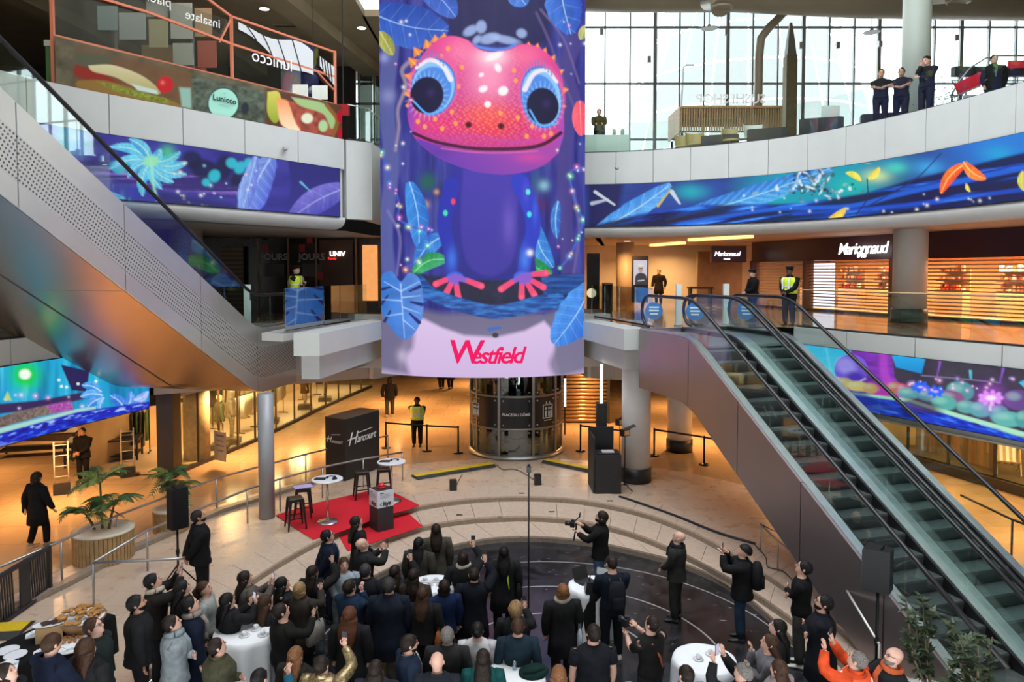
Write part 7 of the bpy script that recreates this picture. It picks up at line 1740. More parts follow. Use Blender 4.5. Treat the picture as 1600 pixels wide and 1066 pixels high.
# things people hold or wear
for lab, who, i, both in (('phone held by the bald man in dark jacket', 'bald man in dark jacket holding up his phone', 0, False), ('phone lifted by the woman in leather jacket', 'woman in black leather jacket raising her phone high', 0, False), ('phone lifted behind the navy wool coat', 'dark haired woman lifting a phone behind the navy coat', 0, False),
  ('phone raised by the woman with white scarf', 'woman with wavy bob and white scarf over black coat', 0, False), ('phone raised by the man stretching an arm', 'short haired man in black coat stretching an arm up', 0, False), ('lit phone of the woman in taupe coat', 'woman with long dark hair in taupe coat holding a phone', 0, True), ('lit phone of the blond bobbed woman', 'blond bobbed woman in brown hooded coat with canvas bag', 0, False), ('lit phone of the black haired woman by the table', 'black haired woman photographing beside the large white table', 0, True),
  ('phone of the man in black sweater', 'dark haired man in black sweater checking his phone', 0, False), ('phone held by the gold jacket wearer', 'dark haired person in shiny gold patterned jacket filming', 0, False), ('phone of the frizzy blond person', 'person with frizzy blond hair in black holding a phone', 0, False), ('phone of the bobble hat wearer', 'person in grey bobble hat filming with a phone', 0, True), ('phone raised by the orange jacket worker', 'worker in orange high visibility jacket raising a phone', 0, False), ('phone of the fleece collar wearer', 'person in black jacket with cream fleece collar filming', 0, False), ('phone of the man with orange scarf', 'bald bearded man with glasses and orange scarf', 0, False), ('phone of the man in beanie', 'man in dark beanie and jeans photographing by the steps', 0, False)):
    phone('black ' + lab, who, i, both)
backpack('black backpack of the man at the laptops', 'man in navy sweater with backpack at the laptops', (.018, .02, .028)); backpack('round black backpack of the man in beanie', 'man in dark beanie and jeans photographing by the steps', (.022, .022, .024), 1.05); backpack('small olive backpack on the grey green sweater', 'woman in pale grey green sweater with olive backpack', (.06, .065, .05), .8)
tote('white tote bag with a printed portrait', 'woman with copper bob in black coat and white bag', 1, (.52, .58, .68), .34, .34, mat('tote_print', (.12, .13, .16), .7)); tote('slouchy off white canvas shoulder bag', 'blond bobbed woman in brown hooded coat with canvas bag', 1, (.42, .38, .33), .40, .34); tote('tan leather shoulder bag', 'woman in black with tan leather bag', 1, (.42, .13, .035), .38, .32); tote('black handbag of the woman in long black coat', 'woman in long black coat walking past the palms', -1, (.012, .012, .012), .44, .3); tote('black bag with lime strap', 'woman in black coat with lime green bag strap', 1, (.02, .02, .02), .42, .3)
d = PEOPLE['woman in black coat with lime green bag strap']
t = thing('bag_strap', 'lime green strap crossing a black coat', 'strap'); t.location = d['M'].translation; t.rotation_euler = d['root'].rotation_euler; MB().tube([(.10, -.17, .95), (.07, -.185, 1.15), (.055, -.165, 1.36)], .016, 6).build('webbing', mat('lime', (.55, .75, .05), .6), t); MB().box((.1, -.17, .95), (.05, .03, .06)).build('buckle', BLACKM, t)
d = PEOPLE['dark haired woman with a mustard strap across her back']; t = thing('bag_strap', 'mustard strap across a dark jacket', 'strap'); t.location = d['M'].translation; t.rotation_euler = d['root'].rotation_euler; MB().tube([(-.17, -.12, 1.10), (-.05, -.18, 1.22), (.12, -.13, 1.37)], .018, 6).build('webbing', mat('mustard', (.5, .33, .06), .7), t); MB().box((-.17, -.12, 1.09), (.05, .04, .06)).build('buckle', BLACKM, t)
d = PEOPLE['photographer in black with orange camera strap']; t = thing('camera_strap', 'orange leather camera strap over a black back', 'strap'); t.location = d['M'].translation; t.rotation_euler = d['root'].rotation_euler; MB().tube([(.13, -.12, .98), (.02, -.17, 1.2), (-.1, -.12, 1.41)], .016, 6).build('webbing', mat('orange_leather', (.45, .10, .03), .5), t); MB().box((.13, -.12, .98), (.04, .04, .05)).build('buckle', BLACKM, t)
def camera_rig(label, who, big):
    p, f, s, n = handpos(who, 0); p2 = handpos(who, 1)[0]; fw = PEOPLE[who]['M'].to_3x3() @ Vector((0, 1, 0)); up = Vector((0, 0, 1)); r = fw.cross(up).normalized()
    t = thing('video_camera' if big else 'photo_camera', label, 'camera'); oriented(t, (p + p2) / 2 + fw * (.07 if big else .03) + up * .04, r, fw, up)
    MB().box((0, 0, 0), (.15, .09, .11)).build('body', BLACK, t); MB().tube([(0, .04, 0), (0, .16, 0)], [.042, .046], 12).build('lens', BLACK, t); MB().box((0, 0, .07), (.06, .06, .04)).build('viewfinder', BLACK, t)
    if big: MB().tube([(.09, -.05, -.02), (.13, -.05, -.12), (.05, -.04, -.2), (0, -.02, -.36)], .018, 6).build('gimbal_arm', BLACKM, t); MB().tube([(.09, 0, 0), (.17, -.1, .1)], .012, 6).build('monitor_arm', BLACKM, t); MB().box((.18, -.12, .14), (.13, .02, .09)).build('monitor', BLACK, t)
camera_rig('black video camera on a hand gimbal', 'cameraman in black jacket and jeans with a gimbal rig', True); camera_rig('black photo camera held by the strap wearing photographer', 'photographer in black with orange camera strap', False)

# ================================================================== tables of the reception
def cloth_table(label, pos, r=.40, h=1.08, seed=1):
    t = thing('cocktail_table', label, 'table', pos); MB().lathe([(r - .02, h - .03), (r - .02, h - .005)], n=28).build('tabletop', DARK, t); MB().tube([(0, 0, 0), (0, 0, h - .03)], .035, 8).build('pole', STEELD, t); MB().lathe([(.26, 0), (.24, .03), (.04, .05)], n=20).build('foot', STEELD, t)
    rd = random.Random(seed); n = 48; ph = rd.random() * 6; rr = []
    for z, rad, amp in ((h + .004, .02, 0), (h + .004, r * .9, 0), (h, r, .004), (h - .08, r + .012, .012), (h - .35, r * .97, .035), (h - .68, r * .95, .055), (.22, r * 1.0, .075)):
        rr.append([Vector(((rad + amp * math.sin(9 * a + ph) + amp * .5 * math.sin(5 * a + 2 * ph)) * math.cos(a), (rad + amp * math.sin(9 * a + ph) + amp * .5 * math.sin(5 * a + 2 * ph)) * math.sin(a), z)) for a in [2 * PI * k / n for k in range(n)]])
    b = MB(); b.loft(rr, False); b.f.append(tuple(range(n))); b.mi.append(0); b.sm.append(False)
    c = b.build('tablecloth', CLOTHW); tag(c, 'white cloth on the ' + label, 'tablecloth', 'white tablecloths'); c.location = pos
    return t
def table_at(u, v, h=1.08): p = gz(u, v, ZP + h); return (p.x, p.y, floor_z(p.x, p.y))
CUP = mat('cup_white', (.75, .76, .78), .3)
def cup(label, pos, group):
    t = thing('coffee_cup', label, 'cup', pos, 0, group); MB().lathe([(.075, 0), (.08, .012), (.03, .008)], n=18).build('saucer', CUP, t); b = MB(); b.lathe([(.026, .01), (.036, .04), (.038, .07), (.034, .07), (.03, .02)], n=16); o = b.build('cup', CUP, t); MB().tube([(.036, 0, .058), (.056, 0, .05), (.052, 0, .03), (.034, 0, .025)], .005, 5).build('handle', CUP, o)
tabs = [('table with two coffee cups beside the bobble hat', 1101, 1030, .46), ('big table crowded with cups beside the olive jacket', 388, 1000, .50), ('table with the open laptops', 926, 915, .44), ('small table amid the crowd by the blue jacket', 676, 912, .40), ('table with one glass before the petrol sweater', 806, 1053, .42)]
TB = {}
for k, (lab, u, v, r) in enumerate(tabs): TB[k] = table_at(u, v); cloth_table(lab, TB[k], r, 1.08, k + 2)
for k, (x, y) in enumerate(((-.1, -.02), (.12, .12))): cup(('white coffee cup near the cloth edge of the bobble hat table', 'white coffee cup behind its twin on the bobble hat table')[k], (TB[0][0] + x, TB[0][1] + y, TB[0][2] + 1.086), 'coffee cups')
rd = random.Random(2)
for k in range(7): a = k * 2.4; rr_ = .12 + .045 * k; cup('white used coffee cup on the big crowded table', (TB[1][0] + rr_ * math.cos(a), TB[1][1] + rr_ * math.sin(a), TB[1][2] + 1.086), 'used cups on the big table')
for k in range(4): cup('white used coffee cup on the small crowd table', (TB[3][0] - .15 + .1 * k, TB[3][1] + .08 * (-1) ** k, TB[3][2] + 1.086), 'used cups on the small table')
g_ = thing('drinking_glass', 'empty tumbler on the table before petrol sweater', 'glass', (TB[4][0] - .02, TB[4][1] + .1, TB[4][2] + 1.086)); MB().lathe([(.03, 0), (.034, .11), (.031, .11), (.027, .008)], n=16).build('tumbler', glass('tumbler_glass', (.8, .85, .87), .15), g_); MB().lathe([(.026, .009), (.028, .04)], n=14).build('water', glass('water', (.85, .9, .92), .1), g_)
for k, (lab, x, y, rz) in enumerate((('open dark laptop turned away on the cloth table', -.12, .14, .6), ('open silver laptop facing the navy sweater man', .17, .04, -.5))):
    t = thing('laptop', lab, 'laptop', (TB[2][0] + x, TB[2][1] + y, TB[2][2] + 1.087), rz); m_ = (BLACK, mat('laptop_silver', (.6, .62, .66), .35, .7))[k]; MB().box((0, 0, .008), (.33, .23, .016)).build('base', m_, t); sc_ = MB().beam((0, .115, .016), (0, .19, .22), .33, .008, (0, -1, .3)).build('lid', m_, t); MB().box((0, -.01, .0175), (.28, .12, .002)).build('keyboard', DARK, t)
t = thing('coat_pile', 'black coat and handbag heaped on the laptop table', 'coat', (TB[2][0] - .02, TB[2][1] - .36, TB[2][2] + .25), .1)
b = MB(); b.loft([ring(.03 * math.sin(z * 9), 0, z, rx, ry, 14) for z, rx, ry in ((0, .14, .05), (.25, .20, .085), (.5, .17, .09), (.72, .13, .10), (.86, .12, .14), (.90, .05, .06))], True); b.build('coat', cloth(K), t)
b = MB(); b.loft([[(sx * w, sy * .07 + .02, z) for sx, sy in ((-1, -1), (1, -1), (1, 1), (-1, 1))] for w, z in ((.15, .85), (.16, .9), (.13, 1.06))], True, False); b.build('handbag', mat('bag_leather', (.015, .014, .014), .3), t); MB().tube([(-.08, .02, 1.05), (-.05, .02, 1.2), (.05, .02, 1.2), (.08, .02, 1.05)], .01, 6).build('bag_handle', BLACK, t)
t = thing('folded_coat', 'dark green coat lying on the table beside the glass', 'coat', (TB[4][0] + .24, TB[4][1] - .02, TB[4][2] + 1.086), .2); b = MB(); b.loft([ring(.02 * k, .02 * math.sin(k), z, rx, ry, 14) for k, (z, rx, ry) in enumerate(((0, .2, .17), (.04, .22, .18), (.08, .17, .13), (.10, .06, .05)))], True); b.build('cloth', cloth((.01, .035, .028)), t); MB().tube([(-.15, -.05, .08), (0, -.1, .11), (.15, -.04, .08)], .03, 7).build('sleeve', cloth((.01, .035, .028)), t)

# ---- buffet table with black cloth, basket, plates
TBH = .78
def onb(u, v): p = gz(u, v, TBH - .16); return Vector((p.x, p.y, TBH - .16))
bt = thing('buffet_table', 'long buffet table under a black cloth', 'table'); c0_, c1_ = onb(-30, 1045), onb(150, 955); dv = (c1_ - c0_).normalized(); nv = Vector((-dv.y, dv.x, 0))
P4 = [c0_ + nv * .42, c1_ + nv * .42, c1_ - nv * .42, c0_ - nv * .42]; ZB = TBH - .16
MB().prism([(p.x, p.y) for p in P4], ZB - .03, ZB).build('tabletop', DARK, bt); b = MB(); zf_ = -.16
n = 60; rr = []
for z, am in ((ZB + .003, 0), (ZB - .05, .01), (ZB - .4, .03), (zf_ + .02, .045)):
    row = []
    for k in range(n):
        f = k / n * 4; i = int(f); p = P4[i].lerp(P4[(i + 1) % 4], f - i); o = (p - (c0_ + c1_) / 2); o.z = 0; p = p + o.normalized() * (am * (1 + math.sin(k * 2.1))); row.append(Vector((p.x, p.y, z)))
    rr.append(row)
b.loft(rr, False); b.f.append(tuple(range(n))); b.mi.append(0); b.sm.append(False); b.build('black_cloth', cloth((.012, .012, .013)), bt); rebase(bt, ((c0_ + c1_) / 2).xy.to_3d() + Vector((0, 0, zf_)))
PLATE = mat('plate_white', (.74, .75, .80), .35); CRO = mat('croissant', (.50, .24, .06), .6, noise=.45, nscale=25); WICK = mat('wicker', (.36, .19, .08), .7, noise=.4, nscale=60)
rs_ = thing('riser_box', 'brown cardboard riser under the oval plate', 'box', onb(78, 998)); MB().box((0, 0, .11), (.36, .26, .22), .5).build('box', mat('cardboard', (.40, .25, .11), .7), rs_); MB().box((0, 0, .221), (.35, .25, .006), .5).build('lid', mat('cardboard_lid', (.45, .29, .14), .7), rs_)
pl = thing('serving_plate', 'oval white plate with dark chocolate slabs on the riser', 'plate', onb(78, 998) + Vector((0, 0, .226)), .5); b = MB(); b.loft([ring(0, 0, z, rx, rx * .55, 24) for z, rx in ((0, .17), (.012, .24), (.018, .25), (.012, .21))], True); b.build('plate', PLATE, pl); 
for x in (-.05, .07): MB().box((x, 0, .028), (.11, .14, .014), .3).build('chocolate_slab', mat('chocolate', (.05, .018, .012), .5), pl)
bk = thing('bread_basket', 'round wicker basket heaped with croissants', 'basket', onb(128, 985) + Vector((.0, .0, .12)), 0); MB().lathe([(.22, -.12), (.30, .0), (.36, .10), (.34, .10), (.22, -.05)], n=28).build('wicker_bowl', WICK, bk); MB().lathe([(.05, .0), (.3, .02), (.33, .10)], n=24).build('napkin', CLOTHW, bk)
rd = random.Random(5)
for k in range(34):
    a = rd.uniform(0, 2 * PI); r_ = .30 * math.sqrt(rd.random()); z = .12 + .10 * (1 - r_ / .3) + rd.uniform(0, .05); c = Vector((bk.location.x + r_ * math.cos(a), bk.location.y + r_ * math.sin(a), bk.location.z + z)); t = thing('croissant', 'small golden croissant heaped in the wicker basket', 'croissant', c, rd.uniform(0, 6), 'croissants in the basket')
    b = MB(); b.tube([(.065 * math.cos(x) - .03, .065 * math.sin(x), 0) for x in [-1.3 + 2.6 * j / 8 for j in range(9)]], [.007, .017, .026, .031, .033, .031, .026, .017, .007], 7); b.build('pastry', CRO, t)
p2 = thing('pastry_plate', 'round white plate of small pastries on the buffet', 'plate', onb(112, 1003), .2); MB().lathe([(.12, 0), (.21, .02), (.215, .03), (.19, .02)], n=24).build('plate', PLATE, p2)
for k in range(12):
    a = k * 2.4; r_ = .045 * math.sqrt(k); t = thing('mini_pastry', 'tiny glazed pastry on the round buffet plate', 'pastry', p2.location + Vector((r_ * math.cos(a), r_ * math.sin(a), .026)), a, 'pastries on the round plate'); MB().ell((0, 0, .02), (.036, .024, .022), 8, 5).build('dough', CRO, t); MB().ell((0, 0, .036), (.018, .012, .01), 6, 4).build('glaze', mat('glaze_red', (.35, .05, .02), .3), t)
for k, (lab, u, v) in enumerate((('white plate at the buffet end overlapping its neighbour', 12, 1018), ('white plate beside the buffet end plate', 24, 1026))): t = thing('plate', lab, 'plate', onb(u, v) + Vector((0, 0, .008 * k)), 0); MB().lathe([(.09, 0), (.15, .016), (.155, .024), (.13, .014)], n=24).build('dish', PLATE, t); MB().lathe([(.02, .0135), (.09, .0135), (.09, .015)], n=20).build('well', PLATE, t)
for k, (lab, u, v, sz) in enumerate((('folded white napkin pile beside the riser box', 52, 994, .2), ('pale tray of napkins on the buffet', 105, 1018, .26), ('checked paper tray at the near buffet end', 6, 1045, .34), ('crumpled white napkin beside the grey haired guest', 62, 1022, .16))):
    t = thing('napkins', lab, 'napkins', onb(u, v), .5); MB().box((0, 0, .012), (sz, sz * .75, .024)).build('tray', CLOTHW, t)
    for j in range(3): MB().box((-.02 + .03 * j, .01 * j, .034 + .012 * j), (sz * .6, sz * .5, .012), .3 * j).build('napkin', CLOTHW, t)

# ---- loudspeakers on poles
def pa(label, u, v0, v1, zf, H_, w, dd, hh, rz, ub=None, vb=None):
    D0 = gz(ub, vb, zf); t = thing('loudspeaker', label, 'speaker', (D0.x, D0.y, zf), rz); MB().tube([(0, 0, 0.05), (0, 0, H_)], .022, 10).build('pole', BLACKM, t); MB().lathe([(.034, .75), (.034, .85)], n=12).build('collar', BLACKM, t); MB().tube([(.03, 0, .8), (.07, 0, .8)], .015, 6).build('knob', BLACKM, t)
    for k in range(3): a = 2 * PI * k / 3 + .3; MB().tube([(0, 0, .55), (.42 * math.cos(a), .42 * math.sin(a), .02)], .016, 6).build('leg', BLACKM, t)
    b = MB(); b.loft([[(-w / 2 * .7, dd / 2, z), (w / 2 * .7, dd / 2, z), (w / 2, -dd / 2, z), (-w / 2, -dd / 2, z)] for z in (H_, H_ + hh)], True, False); c = b.build('cabinet', mat('speaker_black', (.007, .007, .008), .55, spec=.25), t); MB().box((0, -dd / 2 - .006, H_ + hh / 2), (w * .92, .012, hh * .92)).build('grille', DARK, c); MB().tube([(-.06, .05, H_ + hh + .0), (-.06, .05, H_ + hh + .03), (.06, .05, H_ + hh + .03), (.06, .05, H_ + hh)], .012, 6).build('handle', BLACKM, c)
pa('black loudspeaker on a pole behind the short handrail', 278, 800, 862, 0, 1.28, .30, .30, .80, -.6 + PI, 279, 925)
pa('black loudspeaker on a tall tripod beside the escalator', 1380, 845, 918, 0, 1.60, .36, .36, .62, .9 + PI, 1368, 1085)

# ================================================================== upper gallery
wr = struct('wall_restaurant', label='dark restaurant wall behind the food stand')
DKR = mat('restaurant_dark', (.055, .045, .035), .6, noise=.5, nscale=.8)
MB().box2((-33.8, 35.2, Z2), (-7.4, 35.4, 16)).build('wall_panel', DKR, wr)
for k in range(9): MB().box2((-7.3 + k * .72, 35.2, Z2), (-7.2 + k * .72, 35.35, 16)).build('mullion', MULL, wr)
for z in (12.3, 14.2): MB().box2((-7.4, 35.2, z), (-1.5, 35.3, z + .1)).build('transom', MULL, wr)
for k in range(8):
    MB().box2((-7.19 + k * .72, 35.24, Z2), (-6.6 + k * .72, 35.27, 16)).build('pane', glass('smoked_glass', (.16, .18, .16), .1), wr)
# ---- parapet glass printed with sandwiches, and the orange frame of the food stand
fs = thing('food_stand', 'sandwich stand with orange steel frame and printed glass front', 'food stand')
FSL = [p for p in E2L if p[0] > -10.35]; FSL = offset(FSL, -.10)
def paint_food(p):
    X, Y = p.X, p.Y; al = np.arange(len(X)); n = fbm(X * .05, Y * .06, 4, 3)
    p.C[:] = srgb('#3a3a2e') * (1 - n[:, None]) + srgb('#7a7058') * n[:, None]
    base = lambda x: np.interp(x, [118, 545], [134, 218]); h = lambda x: np.interp(x, [118, 545], [62, 52]); T = lambda x, f: (x, base(x) - h(x) * (1 - f))
    p.poly([T(118, .0), T(300, .0), T(300, 1.05), T(118, 1.05)], '#6a4a30', 12, .8); p.poly([T(118, .15), T(180, .05), T(165, .45), T(118, .5)], '#4a5a48', 8, .7)
    p.poly([T(118, .45), T(160, .55), T(195, .8), T(160, .82), T(118, .75)], '#8a2a20', 4, 1, True); p.poly([T(138, .42), T(175, .28), T(215, .36), T(240, .55), T(250, .78), T(215, .75), T(180, .58), T(145, .55)], '#cfc79a', 2, 1, True, '#a89a60')
    p.poly([T(122, .85), T(165, .72), T(220, .80), T(270, .9), T(275, 1.05), T(130, 1.05)], '#8a6a34', 3, 1, True); p.poly([T(150, .78), T(200, .8), T(262, .88), T(255, 1.0), T(190, .95)], '#7c8a34', 3, .9, True, tex=.8, tsx=.3, tsy=.3)
    p.poly([T(205, .66), T(245, .7), T(247, .8), T(215, .8)], '#bcd0c4', 2); p.ell(*T(258, .5), 13, 13, '#b8222a', 0, 2); p.blob(254, T(258, .5)[1] - 3, 4, '#f08070', .7); p.poly([T(280, .5), T(298, .45), T(300, 1), T(284, 1)], '#8fb8a8', 4, .9)
    p.poly([T(300, .1), T(420, .1), T(420, 1.05), T(300, 1.05)], '#4f5a4e', 6, .9, tex=.9, tsx=.12, tsy=.16); p.ell(*T(383, .7), 6, 10, '#2a3038', 0, 3)
    p.ell(349, 162, 24.5, 25, '#20343a', 0, 1.2); p.ell(349, 162, 23, 23.5, '#9fd8c4', 0, 1.2)
    p.poly([T(415, .0), T(545, .0), T(545, 1.05), T(415, 1.05)], '#5a3a2a', 6, 1); p.poly([T(418, .1), T(436, .05), T(440, .6), T(430, .95), T(418, .7)], '#c8c458', 2, 1, True, '#8a9a30'); p.poly([T(432, .2), T(455, .3), T(470, 1.0), T(440, .95)], '#f08a50', 3, 1, True, '#ffd8b0')
    p.poly([T(450, .25), T(500, .15), T(522, .5), T(515, 1.0), T(470, 1.0)], '#9a4a38', 3, 1, True, None, (0, 1), .6, .15, .15); p.poly([T(455, .1), T(505, .08), T(524, .4), T(518, .8), T(505, .4), T(470, .3)], '#9cb878', 3, 1, True); p.ell(*T(480, .62), 9, 8, '#d8d8b8', 0, 3); p.ell(*T(505, .75), 7, 9, '#a8c890', 0, 3)
    p.line([T(510, .1), T(527, .5), T(520, 1)], (6, 6), '#8a5a2a', 1, 2); p.ell(*T(536, .35), 10, 11, '#a8142a', 0, 2); p.ell(*T(538, .85), 11, 11, '#b0182e', 0, 2)
display(fs, 'printed_glass', ribbon_P(FSL, Z2 + .03, Z2 + 1.1, .0), 420, 60, paint_food, 1, None, False, 'food_print')
MB().wall(offset(FSL, -.03), Z2, Z2 + 1.12, -.02).build('glass_backing', GLASS, fs)
LUN = mat('logo_ink', (.02, .03, .035), .5)
c = gd(349, 162, 20.3); i_ = min(range(len(FSL)), key=lambda k: abs(pr((FSL[k][0], FSL[k][1], c.z))[0] - 349)); tv = (Vector(FSL[min(i_ + 1, len(FSL) - 1)]) - Vector(FSL[i_ - 1])).normalized().to_3d(); cc = Vector((FSL[i_][0], FSL[i_][1], 10.95)) - tv.cross(Vector((0, 0, 1))) * -.03
lettering('Lunicco', .22, cc + Vector((0, 0, .03)), tv, (0, 0, 1), LUN, fs, bold=.004, spacing=1.05)
for z, w_ in ((-.12, .34), (.2, .08)): MB().beam(cc + tv * -w_ / 2 + Vector((0, 0, z)), cc + tv * w_ / 2 + Vector((0, 0, z)), .01, .014).build('print_line', mat('logo_grey', (.3, .45, .4), .5), fs)
LZ = lambda f, z: Vector((*sub(offset(FSL, -.16), f, f, 1)[0], Z2 + z))
for f, z0, z1 in ((.005, 0, 4.2), (.545, .95, 2.88), (.985, 0, 2.82)): MB().beam(LZ(f, z0), LZ(f, z1), .075, .075).build('frame_post', ORANGE, fs)
for z0, z1, z2 in ((1.15, 1.15, 1.13), (2.95 + .55, 2.85, 2.78), (2.3, 2.1, 2.0)):
    P_ = [LZ(.005, z0 + (.6 if z0 > 3 else 0)), LZ(.27, z0 + (.25 if z0 > 3 else 0)), LZ(.545, z1), LZ(.77, (z1 + z2) / 2), LZ(.985, z2)]
    for a, b_ in zip(P_[:-1], P_[1:]): MB().beam(a, b_, .06, .06).build('frame_rail', ORANGE, fs)
MB().beam(LZ(.50, 2.05), LZ(.545, 2.8), .045, .045).build('brace', ORANGE, fs); MB().beam(LZ(.9, 2.0), LZ(.985, 1.55), .045, .045).build('brace', ORANGE, fs)
for a, b_ in ((.005, .545), (.545, .985)):
    ln = sub(offset(FSL, -.2), a + .01, b_ - .01, 8); MB().wall(ln, Z2 + 1.2, Z2 + 2.75, -.015).build('upper_pane', glass('stand_glass', (.9, .93, .9), .10), fs)
# printed drawings on the upper panes: pale waves and mirrored white writing
def wave(f0, f1, zfun, name):
    b = MB(); n = 12; top, bot = [], []
    for k in range(n + 1):
        f = f0 + (f1 - f0) * k / n; zt, zb = zfun(k / n); top.append(LZ(f, zt)); bot.append(LZ(f, zb))
    o_ = Vector((.02, -.02, 0)); b.add([p + o_ for p in top + bot], [(k, k + 1, n + 2 + k, n + 1 + k) for k in range(n)]); b.build(name, mat('pale_wave', (.62, .64, .64), .6), fs)
    for j in range(4):
        b = MB(); b.tube([LZ(f0 + (f1 - f0) * (.1 + .2 * j + .12 * q), zfun(.1 + .2 * j + .12 * q)[0] * (1 - q) + zfun(.1 + .2 * j + .12 * q)[1] * q) + o_ * 1.3 for q in (0, .35, .7, 1)], .018, 5); b.build('wave_line', BLACK, fs)
wave(.57, .88, lambda q: (2.75 - .25 * q - .25 * q * math.sin(q * 6), 2.55 - 1.2 * q * (1 - .35 * q) + .1 * math.sin(q * 8)), 'wave_print'); wave(.91, .98, lambda q: (2.5 - .2 * q, 2.2 - .5 * q), 'wave_print')
d_ = (LZ(.5, 0) - LZ(.1, 0)).normalized(); dm = (LZ(.8, 0) - LZ(.6, 0)).normalized()
for wd_, f_, z_ in (('insalate', .44, 2.5), ('piadine', .28, 2.66), ('sandwich', .10, 2.84)): lettering(wd_, .34, LZ(f_, z_) + Vector((.06, -.06, 0)), -d_, (0, 0, 1), mat('print_white', (.85, .85, .82), .5), fs)
lettering('lunicco', .5, LZ(.70, 1.93) + Vector((.05, -.05, 0)), -dm, (0, 0, 1), MATS['print_white'], fs)
rebase(fs, (FSL[20][0], FSL[20][1], Z2))
# inside the stand: counters, hanging lamp, shelves
def block_thing(name, label, cat, parts):
    t = thing(name, label, cat)
    for nm, c, d, m_ in parts: MB().box(c, d).build(nm, m_, t)
    c = parts[0][1]; rebase(t, (c[0], c[1], c[2] - parts[0][2][2] / 2)); return t
WCT = mat('counter_white', (.7, .72, .68), .4); STW = mat('menu_white', (.8, .8, .76), .5, emit=(1, 1, .95), es=.5)
block_thing('serving_counter', 'white serving counter inside the sandwich stand', 'counter', [('body', (-8.0, 23.6, Z2 + .55), (2.6, .7, 1.1), WCT), ('worktop', (-8.0, 23.6, Z2 + 1.12), (2.7, .8, .05), STEEL)])
block_thing('menu_screen', 'bright white menu screens over the stand counter', 'screen', [('left_panel', (-7.0, 24.6, Z2 + 1.75), (.5, .06, .45), STW), ('right_panel', (-6.35, 24.6, Z2 + 1.72), (.5, .06, .45), STW), ('stand', (-6.7, 24.7, Z2 + .75), (.1, .1, 1.5), DARK)])
block_thing('red_sign', 'small red sign hanging in the dark restaurant', 'sign', [('panel', (-5.95, 26.2, Z2 + 1.5), (.45, .05, .4), mat('red_panel', (.55, .01, .02), .5)), ('hanger', (-5.95, 26.22, 14.1), (.03, .03, 3.9), DARK)])
t = thing('pendant_lamp', 'white dome pendant lamp in the sandwich stand', 'lamp'); q = gd(489, 140, 26); MB().lathe([(.03, .22), (.12, .18), (.20, .05), (.21, 0), (.19, .01)], (q.x, 26, q.z - .1), 20).build('shade', mat('lamp_white', (.75, .75, .72), .4), t); MB().tube([(q.x, 26, q.z + .1), (q.x, 26, 16)], .01, 5).build('cord', BLACK, t); rebase(t, (q.x, 26, q.z - .1))
# pale food display behind the stand, red and white signs, white pillar
block_thing('food_display', 'white and yellow food display behind the stand', 'display', [('case', (-11.4, 24.2, Z2 + 1.2), (2.6, .5, 2.4), mat('case_white', (.9, .88, .8), .5)), ('slatted_front', (-11.8, 23.9, Z2 + 1.75), (1.6, .06, .8), mat('slat_yellow', (.75, .6, .3), .5)), ('top_sign', (-11.2, 23.9, Z2 + 2.6), (1.3, .06, .9), mat('sign_food', (.8, .5, .25), .5)), ('red_box', (-10.1, 23.9, Z2 + 1.9), (.45, .4, .9), mat('red_stuff', (.7, .05, .04), .5)), ('blue_box', (-10.5, 23.9, Z2 + 2.3), (.22, .3, 1.4), mat('blue_stuff', (.08, .16, .5), .5))])
t = thing('green_counter', 'dark green service column beside the stand', 'counter'); q = gd(100, 110, 18.2); MB().box((q.x, 18.2, Z2 + .62), (.6, .45, 1.25)).build('body', mat('green_box', (.07, .20, .07), .4), t); MB().box((q.x, 18.2, Z2 + 1.3), (.64, .5, .14)).build('top', WCT, t); rebase(t, (q.x, 18.2, Z2))
mw = thing('menu_wall', 'patchwork of pale and orange menu boards inside the sandwich stand', 'menu board')  # added boards, their pale colours painted in place of bright window reflections
for k, (u0, v0, u1, v1, c) in enumerate(((186, 20, 228, 62, (.85, .92, .95)), (232, 30, 262, 74, (.9, .8, .5)), (265, 4, 300, 60, (.95, .92, .86)), (303, 12, 330, 56, (.95, .6, .35)), (150, 8, 182, 46, (.6, .75, .82)), (268, 66, 300, 100, (.95, .95, .9)), (306, 62, 336, 104, (.85, .2, .15)), (225, 0, 258, 24, (.8, .75, .7)))):
    a, b_ = gd(u0, v0, 22.6), gd(u1, v1, 22.6); MB().box(((a.x + b_.x) / 2, 22.6 + .02 * k, (a.z + b_.z) / 2), (b_.x - a.x, .04, a.z - b_.z)).build('menu_panel', mat('menu_%d' % k, c, .5), mw)
for u in (180, 300): q = gd(u, 50, 22.8); MB().box((q.x, 22.85, Z2 + 1.6), (.06, .06, 3.2)).build('post', GREY, mw)
rebase(mw, (gd(250, 50, 22.6).x, 22.6, Z2))
# glass end corner
balustrade('clear glass corner balustrade at the gallery end by the big screen', [(-5.25, 23.75), (-4.7, 24.35), (-4.62, 26.6)], Z2 + .02, 1.1, 3, True, GLASS)

